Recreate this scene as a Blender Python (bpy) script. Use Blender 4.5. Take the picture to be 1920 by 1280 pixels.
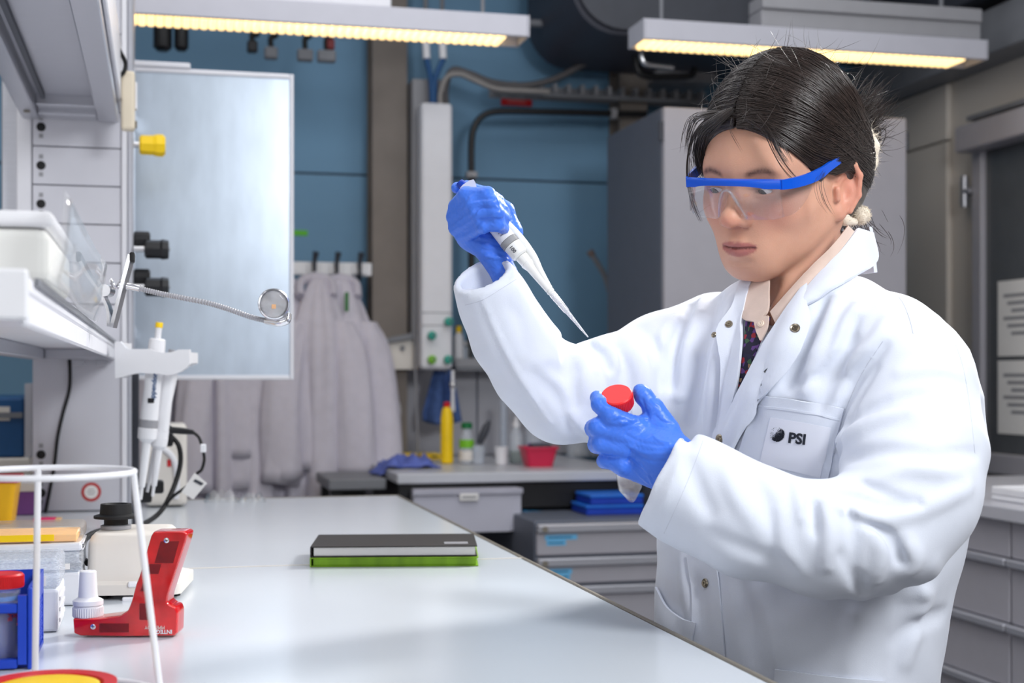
import bpy, bmesh, math, random
import numpy as np
from mathutils import Vector, Matrix, Quaternion
for _o in list(bpy.data.objects):
    bpy.data.objects.remove(_o)
SC = bpy.context.scene
COL = SC.collection
random.seed(7)
RNG = np.random.default_rng(7)

# ------------------------------------------------------------------ camera
# room axes: X along the back wall, Y into the room, Z up; the camera is turned YAW to the right
FPX = 2667.0; CX = 960.0; HZ = 705.0          # focal length in px of a 1920 wide frame, principal column, horizon row
CAMZ = 1.18
YAW = math.radians(13.9)
SA, CA = math.sin(YAW), math.cos(YAW)
_cam = bpy.data.cameras.new('camera')
_cam.sensor_width = 36.0
_cam.lens = FPX / 1920.0 * 36.0
_cam.shift_y = -(640.0 - HZ) / 1920.0
_cam.clip_start = 0.02
_cam.dof.use_dof = True
_cam.dof.focus_distance = 1.56
_cam.dof.aperture_fstop = 6.2
CAM = bpy.data.objects.new('camera', _cam)
CAM.location = (0, 0, CAMZ)
CAM.rotation_euler = (math.radians(90), 0, -YAW)
COL.objects.link(CAM)
SC.camera = CAM

# ------------------------------------------------------------------ light
SC.view_settings.view_transform = 'Standard'
SC.view_settings.look = 'None'
SC.view_settings.gamma = 1.0
SC.view_settings.use_curve_mapping = False
SC.view_settings.exposure = 0.25
_w = bpy.data.worlds.new('world'); SC.world = _w
_w.use_nodes = True
_w.node_tree.nodes['Background'].inputs[0].default_value = (0.5, 0.66, 1.0, 1)
_w.node_tree.nodes['Background'].inputs[1].default_value = 0.14

def area(name, loc, target, size, size_y, power, color=(1, 1, 1), spread=180):
    l = bpy.data.lights.new(name, 'AREA')
    l.shape = 'RECTANGLE'; l.size = size; l.size_y = size_y
    l.energy = power; l.color = color; l.spread = math.radians(spread)
    o = bpy.data.objects.new(name, l)
    o.location = loc
    d = Vector(target) - Vector(loc)
    o.rotation_euler = d.to_track_quat('-Z', 'Y').to_euler()
    COL.objects.link(o)
    return o
area('key_light', (1.15, 0.0, 2.15), (0.62, 1.6, 1.1), 0.6, 0.6, 29, (0.95, 0.975, 1.0))
area('fill_light', (-0.75, -0.35, 1.75), (0.55, 1.6, 1.0), 0.9, 0.9, 7, (0.93, 0.96, 1.0))
area('rim_light', (2.0, 2.7, 2.5), (0.75, 1.55, 1.35), 0.45, 0.45, 13, (1.0, 0.97, 0.94), 80)
area('ceiling_fill', (0.4, 2.2, 2.9), (0.4, 2.21, 0), 3.2, 2.6, 42, (0.97, 0.98, 1.0))  # broad overhead fill, added unseen to lift the whole room

# ------------------------------------------------------------------ picture helpers
def at(px, py, d):
    """world point seen at pixel (px,py) at distance d along the camera's forward axis"""
    xc = (px - CX) / FPX * d
    return Vector((xc * CA + d * SA, d * CA - xc * SA, CAMZ + (HZ - py) / FPX * d))
def onY(px, py, Y):
    return at(px, py, Y / (CA - (px - CX) / FPX * SA))
def onX(px, py, X):
    return at(px, py, X / ((px - CX) / FPX * CA + SA))
def onZ(px, py, Z):
    return at(px, py, FPX * (CAMZ - Z) / (py - HZ))
def project(P):
    P = np.asarray(P, float)
    xc = P[..., 0] * CA - P[..., 1] * SA
    d = P[..., 0] * SA + P[..., 1] * CA
    return CX + xc / d * FPX, HZ - (P[..., 2] - CAMZ) / d * FPX, d

# ------------------------------------------------------------------ materials
def lin(c):
    out = []
    for v in c[:3]:
        v = v / 255.0
        out.append(v / 12.92 if v <= 0.04045 else ((v + 0.055) / 1.055) ** 2.4)
    return (out[0], out[1], out[2], 1.0)
def mat(name, col, rough=0.5, metal=0.0, spec=0.5, var=0.06, vscale=18.0, bump=0.0, bscale=200.0, trans=0.0,
        ior=1.45, alpha=1.0, emit=None, estr=0.0, sss=0.0, coat=0.0, aniso=0.0, sheen=0.0, stretch=None):
    m = bpy.data.materials.new(name)
    m.use_nodes = True
    nt = m.node_tree; N = nt.nodes; L = nt.links
    b = N['Principled BSDF']
    base = lin(col)
    tc = N.new('ShaderNodeTexCoord')
    mp = N.new('ShaderNodeMapping')
    if stretch: mp.inputs['Scale'].default_value = stretch
    L.new(tc.outputs['Object'], mp.inputs['Vector'])
    nz = N.new('ShaderNodeTexNoise'); nz.inputs['Scale'].default_value = vscale; nz.inputs['Detail'].default_value = 4
    L.new(mp.outputs[0], nz.inputs['Vector'])
    rp = N.new('ShaderNodeValToRGB')
    rp.color_ramp.elements[0].position = 0.3; rp.color_ramp.elements[1].position = 0.7
    rp.color_ramp.elements[0].color = tuple(min(1, v * (1 - var)) for v in base[:3]) + (1,)
    rp.color_ramp.elements[1].color = tuple(min(1, v * (1 + var)) for v in base[:3]) + (1,)
    L.new(nz.outputs['Fac'], rp.inputs['Fac'])
    L.new(rp.outputs['Color'], b.inputs['Base Color'])
    b.inputs['Roughness'].default_value = rough
    b.inputs['Metallic'].default_value = metal
    b.inputs['Specular IOR Level'].default_value = spec
    b.inputs['IOR'].default_value = ior
    b.inputs['Transmission Weight'].default_value = trans
    b.inputs['Alpha'].default_value = alpha
    b.inputs['Coat Weight'].default_value = coat
    b.inputs['Anisotropic'].default_value = aniso
    b.inputs['Sheen Weight'].default_value = sheen
    if sss:
        b.inputs['Subsurface Weight'].default_value = sss
        b.inputs['Subsurface Radius'].default_value = (1.0, 0.35, 0.2)
        b.inputs['Subsurface Scale'].default_value = 0.006
    if emit:
        b.inputs['Emission Color'].default_value = lin(emit)
        b.inputs['Emission Strength'].default_value = estr
    if bump:
        n2 = N.new('ShaderNodeTexNoise'); n2.inputs['Scale'].default_value = bscale; n2.inputs['Detail'].default_value = 3
        L.new(mp.outputs[0], n2.inputs['Vector'])
        bp = N.new('ShaderNodeBump'); bp.inputs['Strength'].default_value = bump; bp.inputs['Distance'].default_value = 0.002
        L.new(n2.outputs['Fac'], bp.inputs['Height'])
        L.new(bp.outputs['Normal'], b.inputs['Normal'])
    return m
def clear_mat(name, tint=(255, 255, 255), alpha=0.15, rough=0.08, gloss=0.5, body=0.1):
    """thin clear plastic: mostly see-through sheet with a glossy face and a little milky body"""
    m = bpy.data.materials.new(name); m.use_nodes = True
    nt = m.node_tree; N = nt.nodes; L = nt.links
    out = N['Material Output']; N.remove(N['Principled BSDF'])
    t = N.new('ShaderNodeBsdfTransparent'); t.inputs[0].default_value = lin(tint)
    df = N.new('ShaderNodeBsdfDiffuse'); df.inputs[0].default_value = lin(tint)
    g = N.new('ShaderNodeBsdfGlossy'); g.inputs['Roughness'].default_value = rough
    lw = N.new('ShaderNodeLayerWeight'); lw.inputs['Blend'].default_value = 0.5
    pw = N.new('ShaderNodeMath'); pw.operation = 'POWER'; pw.inputs[1].default_value = 3.0
    L.new(lw.outputs['Facing'], pw.inputs[0])
    mu = N.new('ShaderNodeMath'); mu.operation = 'MULTIPLY_ADD'; mu.inputs[1].default_value = gloss * .8; mu.inputs[2].default_value = .05 * min(1, gloss)
    mu.use_clamp = True
    L.new(pw.outputs[0], mu.inputs[0])
    nz = N.new('ShaderNodeTexNoise'); nz.inputs['Scale'].default_value = 30
    mm = N.new('ShaderNodeMath'); mm.operation = 'MULTIPLY'; mm.inputs[1].default_value = body * 2
    L.new(nz.outputs['Fac'], mm.inputs[0])
    m1 = N.new('ShaderNodeMixShader'); L.new(mm.outputs[0], m1.inputs[0]); L.new(t.outputs[0], m1.inputs[1]); L.new(df.outputs[0], m1.inputs[2])
    m2 = N.new('ShaderNodeMixShader'); L.new(mu.outputs[0], m2.inputs[0]); L.new(m1.outputs[0], m2.inputs[1]); L.new(g.outputs[0], m2.inputs[2])
    L.new(m2.outputs[0], out.inputs[0])
    return m
M = {}
def mk(key, *a, **k): M[key] = mat(key, *a, **k)
mk('white_metal', (226, 226, 232), 0.42, var=0.02)
mk('white_plastic', (232, 232, 236), 0.35, var=0.02)
mk('cream_plastic', (226, 220, 212), 0.45, var=0.03)
mk('beige_plastic', (224, 212, 190), 0.5, var=0.03)
mk('grey_plastic', (150, 150, 155), 0.45, var=0.03)
mk('mid_grey', (120, 122, 128), 0.5, var=0.05)
mk('dark_grey', (62, 65, 74), 0.5, var=0.06)
mk('black_plastic', (22, 22, 26), 0.35, var=0.1)
mk('black_rubber', (18, 18, 20), 0.6, var=0.1)
mk('aluminium', (185, 186, 194), 0.36, metal=0.55, var=0.04, stretch=(1, 30, 30))
mk('brushed_steel', (172, 172, 178), 0.34, metal=0.8, var=0.05, stretch=(40, 40, 2))
mk('chrome', (232, 232, 236), 0.16, metal=0.85, var=0.02)
mk('steel_edge', (128, 122, 112), 0.5, metal=0.2, var=0.06)
mk('yellow', (250, 208, 10), 0.4, var=0.04)
mk('orange', (255, 206, 145), 0.5, var=0.05)
mk('red', (205, 22, 30), 0.4, var=0.05)
mk('blue_plastic', (20, 62, 180), 0.4, var=0.08)
mk('dark_blue', (22, 78, 130), 0.45, var=0.1)
mk('blue_cloth', (70, 96, 150), 0.85, var=0.2, vscale=60, bump=0.4)
mk('green', (120, 190, 40), 0.45, var=0.12, vscale=40, stretch=(4, 1, 1))
mk('teal', (30, 160, 140), 0.4, var=0.1)
mk('purple', (120, 70, 140), 0.5, var=0.1)
mk('pink', (240, 50, 120), 0.5, var=0.1)
mk('magenta', (208, 40, 78), 0.4, var=0.05)
mk('paper', (236, 234, 232), 0.8, var=0.02)
mk('wall_blue', (108, 150, 182), 0.6, var=0.05, vscale=3)
mk('wall_light', (200, 193, 185), 0.6, var=0.03, vscale=2)
mk('splash_grey', (176, 176, 184), 0.4, var=0.03, vscale=3)
mk('concrete', (132, 124, 118), 0.75, var=0.12, vscale=6, bump=0.2, bscale=60)
mk('floor_grey', (120, 122, 126), 0.5, var=0.06, vscale=10)
mk('ceiling_dark', (52, 54, 60), 0.8, var=0.1)
mk('cabinet_grey', (168, 166, 174), 0.42, var=0.02)
mk('cabinet_side', (96, 102, 116), 0.5, var=0.03)
mk('bench_top', (206, 212, 219), 0.2, spec=0.5, var=0.015, vscale=3)
mk('coat_cloth_old', (206, 202, 214), 0.9, var=0.04, vscale=30, bump=0.15, bscale=400)
M['clear'] = clear_mat('clear')
M['milky'] = clear_mat('milky', (240, 244, 250), body=0.35, rough=0.2, gloss=0.4)
M['orange_clear'] = clear_mat('orange_clear', (255, 250, 243), body=0.10, rough=0.15, gloss=0.5)
M['film'] = clear_mat('film', body=0.05, rough=0.08, gloss=0.6)

# ------------------------------------------------------------------ mesh helpers
def smooth_path(pts, n=8):
    """Catmull-Rom through pts (Vectors); n samples per span"""
    P = [Vector(p) for p in pts]
    if len(P) < 3: return P
    Q = [P[0] * 2 - P[1]] + P + [P[-1] * 2 - P[-2]]
    out = []
    for i in range(1, len(Q) - 2):
        a, b, c, d = Q[i - 1], Q[i], Q[i + 1], Q[i + 2]
        for k in range(n):
            t = k / n
            out.append(0.5 * ((2 * b) + (c - a) * t + (2 * a - 5 * b + 4 * c - d) * t * t + (3 * b - a - 3 * c + d) * t ** 3))
    out.append(P[-1])
    return out

class MB:
    """collects shapes for ONE mesh object"""
    def __init__(s): s.bm = bmesh.new()
    def _rot(s, vs, c, R):
        if R is not None:
            c = Vector(c)
            for v in vs: v.co = c + R @ (v.co - c)
    def box(s, x0, x1, y0, y1, z0, z1, bev=0.0, seg=2, R=None):
        m = Matrix.Translation(((x0 + x1) / 2, (y0 + y1) / 2, (z0 + z1) / 2)) @ Matrix.Diagonal((abs(x1 - x0), abs(y1 - y0), abs(z1 - z0), 1))
        r = bmesh.ops.create_cube(s.bm, size=1.0, matrix=m)
        vs = r['verts']
        if bev > 0:
            es = list({e for v in vs for e in v.link_edges})
            r2 = bmesh.ops.bevel(s.bm, geom=es, offset=bev, segments=seg, affect='EDGES', profile=0.5)
            vs = list({v for f in r2['faces'] for v in f.verts} | {v for v in vs if v.is_valid})
        s._rot(vs, ((x0 + x1) / 2, (y0 + y1) / 2, (z0 + z1) / 2), R)
        return s
    def cbox(s, c, size, bev=0.0, seg=2, R=None):
        c = Vector(c)
        return s.box(c.x - size[0] / 2, c.x + size[0] / 2, c.y - size[1] / 2, c.y + size[1] / 2, c.z - size[2] / 2, c.z + size[2] / 2, bev, seg, R)
    def rings(s, rings, close=True, cap0=True, cap1=True, loop=False):
        bm = s.bm
        V = [[bm.verts.new(p) for p in r] for r in rings]
        n = len(V[0])
        rng = range(len(V)) if loop else range(len(V) - 1)
        for i in rng:
            A, B = V[i], V[(i + 1) % len(V)]
            for j in range(n if close else n - 1):
                k = (j + 1) % n
                try: bm.faces.new((A[j], A[k], B[k], B[j]))
                except ValueError: pass
        if not loop and close:
            if cap0: bm.faces.new(list(reversed(V[0])))
            if cap1: bm.faces.new(V[-1])
        return s
    def tube(s, pts, r, n=10, caps=True, loop=False, flat=1.0, up=None):
        P = [Vector(p) for p in pts]
        m = len(P)
        rad = r if isinstance(r, (list, tuple)) else [r] * m
        if len(rad) != m:
            rad = [np.interp(i / (m - 1), np.linspace(0, 1, len(rad)), rad) for i in range(m)]
        T = []
        for i in range(m):
            a = P[(i - 1) % m] if (loop or i > 0) else P[i]
            b = P[(i + 1) % m] if (loop or i < m - 1) else P[i]
            T.append((b - a).normalized())
        u = Vector(up) if up is not None else Vector((0, 0, 1))
        if abs(T[0].dot(u)) > 0.9: u = Vector((0, 1, 0)) if up is None else Vector((1, 0, 0))
        u = (u - T[0] * u.dot(T[0])).normalized()
        rings = []
        for i in range(m):
            if i: u = (u - T[i] * u.dot(T[i])).normalized()
            w = T[i].cross(u)
            rings.append([P[i] + (u * math.cos(2 * math.pi * k / n) * flat + w * math.sin(2 * math.pi * k / n)) * rad[i] for k in range(n)])
        return s.rings(rings, cap0=caps, cap1=caps, loop=loop)
    def cyl(s, a, b, r0, r1=None, n=24, caps=True):
        return s.tube([a, b], [r0, r0 if r1 is None else r1], n, caps)
    def lathe(s, prof, a, b, n=28, caps=True):
        """profile [(r, t)] with t metres along the axis from a towards b"""
        a = Vector(a); ax = (Vector(b) - a).normalized()
        u = Vector((1, 0, 0)) if abs(ax.x) < 0.8 else Vector((0, 1, 0))
        u = (u - ax * u.dot(ax)).normalized(); w = ax.cross(u)
        rings = [[a + ax * t + (u * math.cos(2 * math.pi * k / n) + w * math.sin(2 * math.pi * k / n)) * max(r, 1e-5) for k in range(n)] for r, t in prof]
        return s.rings(rings, cap0=caps, cap1=caps)
    def prism(s, poly, ext):
        """polygon of world points, extruded by the vector ext"""
        e = Vector(ext)
        return s.rings([[Vector(p) for p in poly], [Vector(p) + e for p in poly]])
    def ell(s, c, r, nu=20, nv=12, R=None):
        c = Vector(c)
        rings = []
        for i in range(nv + 1):
            a = -math.pi / 2 + math.pi * i / nv
            rr = max(math.cos(a), 1e-4)
            row = []
            for k in range(nu):
                p = Vector((r[0] * rr * math.cos(2 * math.pi * k / nu), r[1] * rr * math.sin(2 * math.pi * k / nu), r[2] * math.sin(a)))
                row.append(c + (R @ p if R is not None else p))
            rings.append(row)
        return s.rings(rings)
    def grid(s, rows, thick=0.0):
        """sheet from rows of points; a thickness makes it a closed slab along the sheet's normals"""
        A = np.array([[tuple(p) for p in r] for r in rows], float)
        if thick <= 0:
            return s.rings([[Vector(p) for p in r] for r in A], close=False)
        du = np.gradient(A, axis=0); dv = np.gradient(A, axis=1)
        nn = np.cross(du, dv); nn /= np.linalg.norm(nn, axis=2, keepdims=True) + 1e-12
        B = A + nn * thick
        bm = s.bm
        va = [[bm.verts.new(p) for p in r] for r in A]; vb = [[bm.verts.new(p) for p in r] for r in B]
        n, m = A.shape[:2]
        for i in range(n - 1):
            for j in range(m - 1):
                bm.faces.new((va[i][j], va[i][j + 1], va[i + 1][j + 1], va[i + 1][j]))
                bm.faces.new((vb[i][j], vb[i + 1][j], vb[i + 1][j + 1], vb[i][j + 1]))
        for i in range(n - 1):
            bm.faces.new((va[i][0], va[i + 1][0], vb[i + 1][0], vb[i][0]))
            bm.faces.new((va[i][-1], vb[i][-1], vb[i + 1][-1], va[i + 1][-1]))
        for j in range(m - 1):
            bm.faces.new((va[0][j], vb[0][j], vb[0][j + 1], va[0][j + 1]))
            bm.faces.new((va[-1][j], va[-1][j + 1], vb[-1][j + 1], vb[-1][j]))
        return s
    def build(s, name, material, parent=None, smooth=False, angle=40):
        bm = s.bm
        bmesh.ops.recalc_face_normals(bm, faces=bm.faces)
        me = bpy.data.meshes.new(name)
        bm.to_mesh(me); bm.free()
        return link_mesh(name, me, material, parent, smooth, angle)

LOC = {}
def link_mesh(name, me, material, parent=None, smooth=False, angle=40):
    n = len(me.vertices)
    co = np.empty(n * 3, np.float32); me.vertices.foreach_get('co', co); co = co.reshape(-1, 3)
    lo, hi = co.min(0), co.max(0)
    o0 = np.array([(lo[0] + hi[0]) / 2, (lo[1] + hi[1]) / 2, lo[2]])
    me.vertices.foreach_set('co', (co - o0).astype(np.float32).ravel())
    me.update()
    o = bpy.data.objects.new(name, me)
    COL.objects.link(o)
    if isinstance(material, str): material = M[material]
    if material is not None: me.materials.append(material)
    W = Vector([float(v) for v in o0])
    if parent is not None:
        o.parent = parent
        o.location = W - LOC[parent.name]
    else:
        o.location = W
    LOC[o.name] = W
    if smooth:
        me.polygons.foreach_set('use_smooth', np.ones(len(me.polygons), bool))
        if angle < 180:
            try: me.set_sharp_from_angle(angle=math.radians(angle))
            except Exception: pass
    return o
def tag(o, label=None, cat=None, group=None, kind=None):
    if label: o['label'] = label
    if cat: o['category'] = cat
    if group: o['group'] = group
    if kind: o['kind'] = kind
    return o
def thing(name, loc, label, cat, group=None):
    o = bpy.data.objects.new(name, None)
    o.empty_display_size = 0.05
    COL.objects.link(o)
    o.location = Vector(loc); LOC[o.name] = Vector(loc)
    return tag(o, label, cat, group)
def struct(o): o['kind'] = 'structure'; return o
def copy_tree(o, offset, parent=None, label=None):
    c = o.copy(); COL.objects.link(c)
    if parent is not None: c.parent = parent
    else: c.location = o.location + Vector(offset)
    LOC[c.name] = LOC[o.name] + Vector(offset)
    if label: c['label'] = label
    for ch in list(o.children): copy_tree(ch, offset, c)
    return c
def text_mesh(s, size, ext=0.0002, bold=0.0):
    cu = bpy.data.curves.new('lettering', 'FONT')
    cu.body = s; cu.size = size; cu.extrude = ext; cu.offset = bold; cu.align_x = 'CENTER'; cu.align_y = 'CENTER'
    cu.resolution_u = 3
    o = bpy.data.objects.new('lettering', cu)
    COL.objects.link(o)
    dg = bpy.context.evaluated_depsgraph_get()
    me = bpy.data.meshes.new_from_object(o.evaluated_get(dg))
    bpy.data.objects.remove(o); bpy.data.curves.remove(cu)
    me.materials.clear()
    return me
def text(name, s, origin, xdir, ydir, size, material, parent, bold=0.0, ext=0.0002):
    me = text_mesh(s, size, ext, bold)
    x = Vector(xdir).normalized(); z = x.cross(Vector(ydir)).normalized(); y = z.cross(x)
    R = Matrix((x, y, z)).transposed().to_4x4(); R.translation = Vector(origin)
    me.transform(R)
    return link_mesh(name, me, material, parent)
# ================================================================== the room
BW = 4.6; RW = 2.45; LW = -1.9; CEIL = 3.0; FRONT = -1.6
struct(MB().box(LW - .1, RW + .1, FRONT, BW + .1, -0.06, 0).build('floor', 'floor_grey'))
struct(MB().box(LW - .1, RW + .1, FRONT, BW + .1, CEIL, CEIL + .06).build('ceiling', 'ceiling_dark'))
wl = struct(MB().box(LW - .1, LW, FRONT, BW, 0, CEIL).build('wall_left', 'wall_light'))
wf = struct(MB().box(LW, RW, FRONT - .1, FRONT, 0, CEIL).build('wall_front', 'wall_light'))
wb = struct(MB().box(LW, RW, BW, BW + .1, 0, CEIL).build('wall_back', 'dark_grey'))
zs = onY(620, 327, BW).z
cA = (onY(697, 300, BW - .12).x, onY(762, 300, BW - .12).x)
cB = (onY(1160, 300, BW - .12).x, onY(1211, 300, BW - .12).x)
xs = [LW, -0.75, cA[0] + .01, cA[1] + .005, cB[0] + .01, cB[1], RW]
for i in range(len(xs) - 1):
    for (z0, z1) in ((0.0, zs - .003), (zs + .003, 2.45), (2.456, CEIL)):
        MB().box(xs[i] + .003, xs[i + 1] - .003, BW - .012, BW - .0005, z0, z1, 0.002, 1).build('wall_panel', 'wall_blue', wb)
for k, c in enumerate((cA, cB)):
    MBc = MB()
    MBc.box(c[0], c[1], BW - .135, BW - .12, 0, CEIL).box(c[0], c[1], BW - .028, BW - .013, 0, CEIL)
    MBc.box((c[0] + c[1]) / 2 - .008, (c[0] + c[1]) / 2 + .008, BW - .12, BW - .028, 0, CEIL)
    struct(MBc.build('trim_%d' % (k + 1), 'concrete'))
# right wall with the door
wr = struct(MB().box(RW, RW + .1, FRONT, BW, 0, CEIL).build('wall_right', 'wall_light'))
ys = onX(1787, 500, RW).y
ztop = onX(1787, 265, RW).z
MB().box(RW - .02, RW - .0005, ys + .004, BW - .02, 0.1, ztop, .003, 1).build('wall_panel', 'wall_light', wr)
MB().box(RW - .02, RW - .0005, ys + .004, BW - .02, ztop + .006, onX(1750, 170, RW).z, .003, 1).build('wall_panel', 'wall_light', wr)
b0 = onX(1760, 165, RW)
struct(MB().box(RW - .12, RW - .001, 0.0, BW - .02, b0.z, b0.z + .13, .004).build('trim_3', 'mid_grey'))
struct(MB().box(RW - .16, RW - .001, 0.0, BW - .02, b0.z + .16, b0.z + .30, .004).build('trim_4', 'dark_grey'))
# door
dy1 = onX(1838, 400, RW).y; dzt = onX(1850, 285, RW).z
dr = thing('door_1', (RW, dy1 - .45, 0), 'grey glazed door with a pale frame on the right wall', 'door'); dr['kind'] = 'structure'
F = .05
MB().box(RW - .03, RW - .0005, dy1 - F, dy1, 0, dzt + F, .004).build('frame_post', 'cabinet_grey', dr)
MB().box(RW - .03, RW - .0005, dy1 - 1.0, dy1 - 1.0 + F, 0, dzt + F, .004).build('frame_post', 'cabinet_grey', dr)
MB().box(RW - .03, RW - .0005, dy1 - .95, dy1 - F, dzt, dzt + F, .004).build('frame_head', 'cabinet_grey', dr)
zb = onX(1880, 850, RW).z
MB().box(RW - .02, RW - .0005, dy1 - .95, dy1 - F, 0, zb, .004).build('door_leaf', 'wall_light', dr)
MB().box(RW - .035, RW - .0205, dy1 - .95, dy1 - F, zb - .06, zb, .004).build('glazing_bead', 'cabinet_grey', dr)
MB().box(RW - .012, RW - .0005, dy1 - .95, dy1 - F, zb, dzt).build('glass_pane', mat('dark_glass', (92, 94, 98), 0.12, var=.04), dr)
ch = onX(1850, 262, RW)
MB().box(RW - .09, RW - .031, dy1 - .42, dy1 - .0, ch.z - .04, ch.z + .04, .008).build('door_closer', 'cabinet_grey', dr)
MB().box(RW - .08, RW - .05, dy1 - .75, dy1 - .05, ch.z + .05, ch.z + .065, .003).build('closer_arm', 'mid_grey', dr)
h0 = onX(1808, 330, RW - .04); h1 = onX(1808, 388, RW - .04)
hm = MB(); hm.cyl(h0, h1, .012, n=12); hm.cyl((h0 + h1) / 2, (h0 + h1) / 2 + Vector((.038, 0, 0)), .012, n=12)
hm.cyl((h0 + h1) / 2 + Vector((.0, 0, 0)), (h0 + h1) / 2 + Vector((0, -.03, 0)), .009, n=10)
hm.build('hinge', 'brushed_steel', dr, True)
for k, (ya, yb_) in enumerate(((528, 668), (676, 812))):
    p0 = onX(1872, ya, RW - .013); p1 = onX(1872, yb_, RW - .013)
    pm = thing('paper_notice', (RW - .013, p0.y - .12, p1.z), ('upper' if k == 0 else 'lower') + ' printed paper sheet taped inside the door window', 'paper', 'notices on the door window')
    MB().box(RW - .015, RW - .0125, p0.y - .24, p0.y, p1.z, p0.z).build('sheet', 'paper', pm)
    for j in range(6):
        zz = p0.z - (p0.z - p1.z) * (0.2 + .1 * j)
        MB().box(RW - .0155, RW - .0151, p0.y - .22, p0.y - .03 - .02 * (j % 3), zz - .005, zz + .005).build('print_line', 'grey_plastic', pm)

# ---------------------------------------------------------------- lights hanging in a row
led_mat = mat('led_lens', (255, 236, 190), 0.3, emit=(255, 216, 150), estr=1.5)
LY = 3.5
z1 = onY(990, 67, LY).z
def pendant(xa, xb, label, ledx0, ledx1, mtl, dz):
    zb_ = z1 + dz
    t = thing('pendant_luminaire', ((xa + xb) / 2, LY + .05, zb_), label, 'lamp', 'luminaires in the row over the benches')
    MB().box(xa, xb, LY, LY + .012, zb_ - .002, zb_ + .052, .002, 1).box(xa, xb, LY + .114, LY + .126, zb_ - .002, zb_ + .052, .002, 1) \
        .box(xa, xb, LY + .012, LY + .114, zb_ + .016, zb_ + .052).build('housing', mtl, t)
    MB().box(xa - .004, xa - .0005, LY, LY + .126, zb_ - .002, zb_ + .052).build('end_cap', mtl, t)
    MB().box(xb + .0005, xb + .004, LY, LY + .126, zb_ - .002, zb_ + .052).build('end_cap', mtl, t)
    first = None; pitch = .0212
    n = int((ledx1 - ledx0) / pitch)
    for i in range(n):
        x = ledx0 + pitch * (i + .5)
        if first is None:
            first = MB().box(x - .0078, x + .0078, LY + .016, LY + .112, zb_ - .006, zb_ + .0155, .004, 2).build('led_lens', led_mat, t, True)
        else:
            o = first.copy(); COL.objects.link(o); o.location.x = first.location.x + pitch * i
    return t
xR = onY(990, 60, LY).x
pendant(-1.1, xR, 'long white LED luminaire hanging at the upper left before the blue wall', -1.05, xR - .045, mat('lamp_housing_left', (196, 196, 206), .45, var=.02), 0)
M['lamp_housing'] = mat('lamp_housing', (186, 186, 196), .45, var=.02)
xL2 = onY(1210, 60, LY).x; xR2 = onY(1850, 60, LY).x
pendant(xL2, xR2, 'grey LED luminaire hanging above the woman at the upper right', xL2 + .01, xR2 - .04, 'lamp_housing', .012)
for nm, xa, xb, hh, off, mt, lb in (('light_trunking', -1.1, onY(735, 10, LY).x, .16, .0, 'white_metal', 'pale metal trunking fixed on top of the left luminaire'),
                            ('light_trunking', onY(1432, 10, LY).x, xR2 - .01, .085, .012, 'grey_plastic', 'grey ribbed cable trunking above the right luminaire')):
    zt = z1 + off + .053
    t = thing(nm, ((xa + xb) / 2, LY + .05, zt), lb, 'trunking')
    MB().box(xa, xb, LY + .012, LY + .1, zt, zt + hh * .55, .003, 1).build('channel', mt, t)
    MB().box(xa, xb, LY + .004, LY + .1, zt + hh * .56, zt + hh, .003, 1).build('cover', mt, t)
    for k, x in enumerate((xa + .1, xb - .1)):
        MB().cyl((x, LY + .05, zt + hh), (x, LY + .05, CEIL), .006, n=8).build('hanger_rod', 'mid_grey', t)
    # screws
p = onY(905, 22, LY + .05)
tag(MB().cyl((p.x, p.y, z1 + .053), (p.x, p.y, CEIL), .005, n=8).build('hanger_rod', 'mid_grey'), 'thin grey rod carrying the free end of the left luminaire', 'rod')
p = onY(1240, 22, LY + .05)
tag(MB().cyl((p.x, p.y, z1 + .065), (p.x, p.y, CEIL), .005, n=8).build('hanger_rod', 'mid_grey'), 'thin grey rod carrying the left end of the right luminaire', 'rod')

# ---------------------------------------------------------------- overhead services
x0 = onY(1062, 30, 4.0).x; x1 = onY(1600, 30, 4.0).x; zb = onY(1250, 78, 4.0).z
r = .14; poly = []
for k in range(9):
    a = math.pi + math.pi / 2 * k / 8
    poly.append((x0 + r + r * math.cos(a), 3.95, zb + r + r * math.sin(a)))
for k in range(9):
    a = -math.pi / 2 + math.pi / 2 * k / 8
    poly.append((x1 - r + r * math.cos(a), 3.95, zb + r + r * math.sin(a)))
poly += [(x1, 3.95, CEIL - .01), (x0, 3.95, CEIL - .01)]
t = thing('air_duct', ((x0 + x1) / 2, 4.2, zb), 'big dark grey ventilation duct with rounded lower edges under the ceiling', 'duct')
MB().prism(poly, (0, .5, 0)).build('duct_body', mat('duct', (58, 60, 72), .5, var=.05), t, True, 30)
MB().prism([(q[0] + (.01 if q[0] < (x0 + x1) / 2 else -.01), 3.93, q[2] + .012) for q in poly], (0, .019, 0)).build('end_flange', 'dark_grey', t, True, 30)
p0 = onY(980, 42, 4.3); p1 = onY(1090, 48, 4.3)
tag(MB().tube([p0 - Vector((.5, 0, 0)), p0, p1, p1 + Vector((.25, 0, 0))], .012, 10).build('conduit', 'mid_grey', None, True), 'straight grey conduit running from the duct behind the left luminaire', 'conduit')
for k, px in enumerate((305, 340)):
    a = onY(px, 96, 4.1); b = onY(px, 40, 4.1); r = .026 if k == 0 else .02
    tag(MB().lathe([(r * .6, 0), (r, .01), (r, (b - a).length), (.008, (b - a).length + .01), (.008, .5)], a, b, 20).build('hanging_socket', 'black_plastic', None, True, 30),
        ('wider' if k == 0 else 'narrower') + ' black round socket hanging beside the shelf tower top', 'socket')
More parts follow.
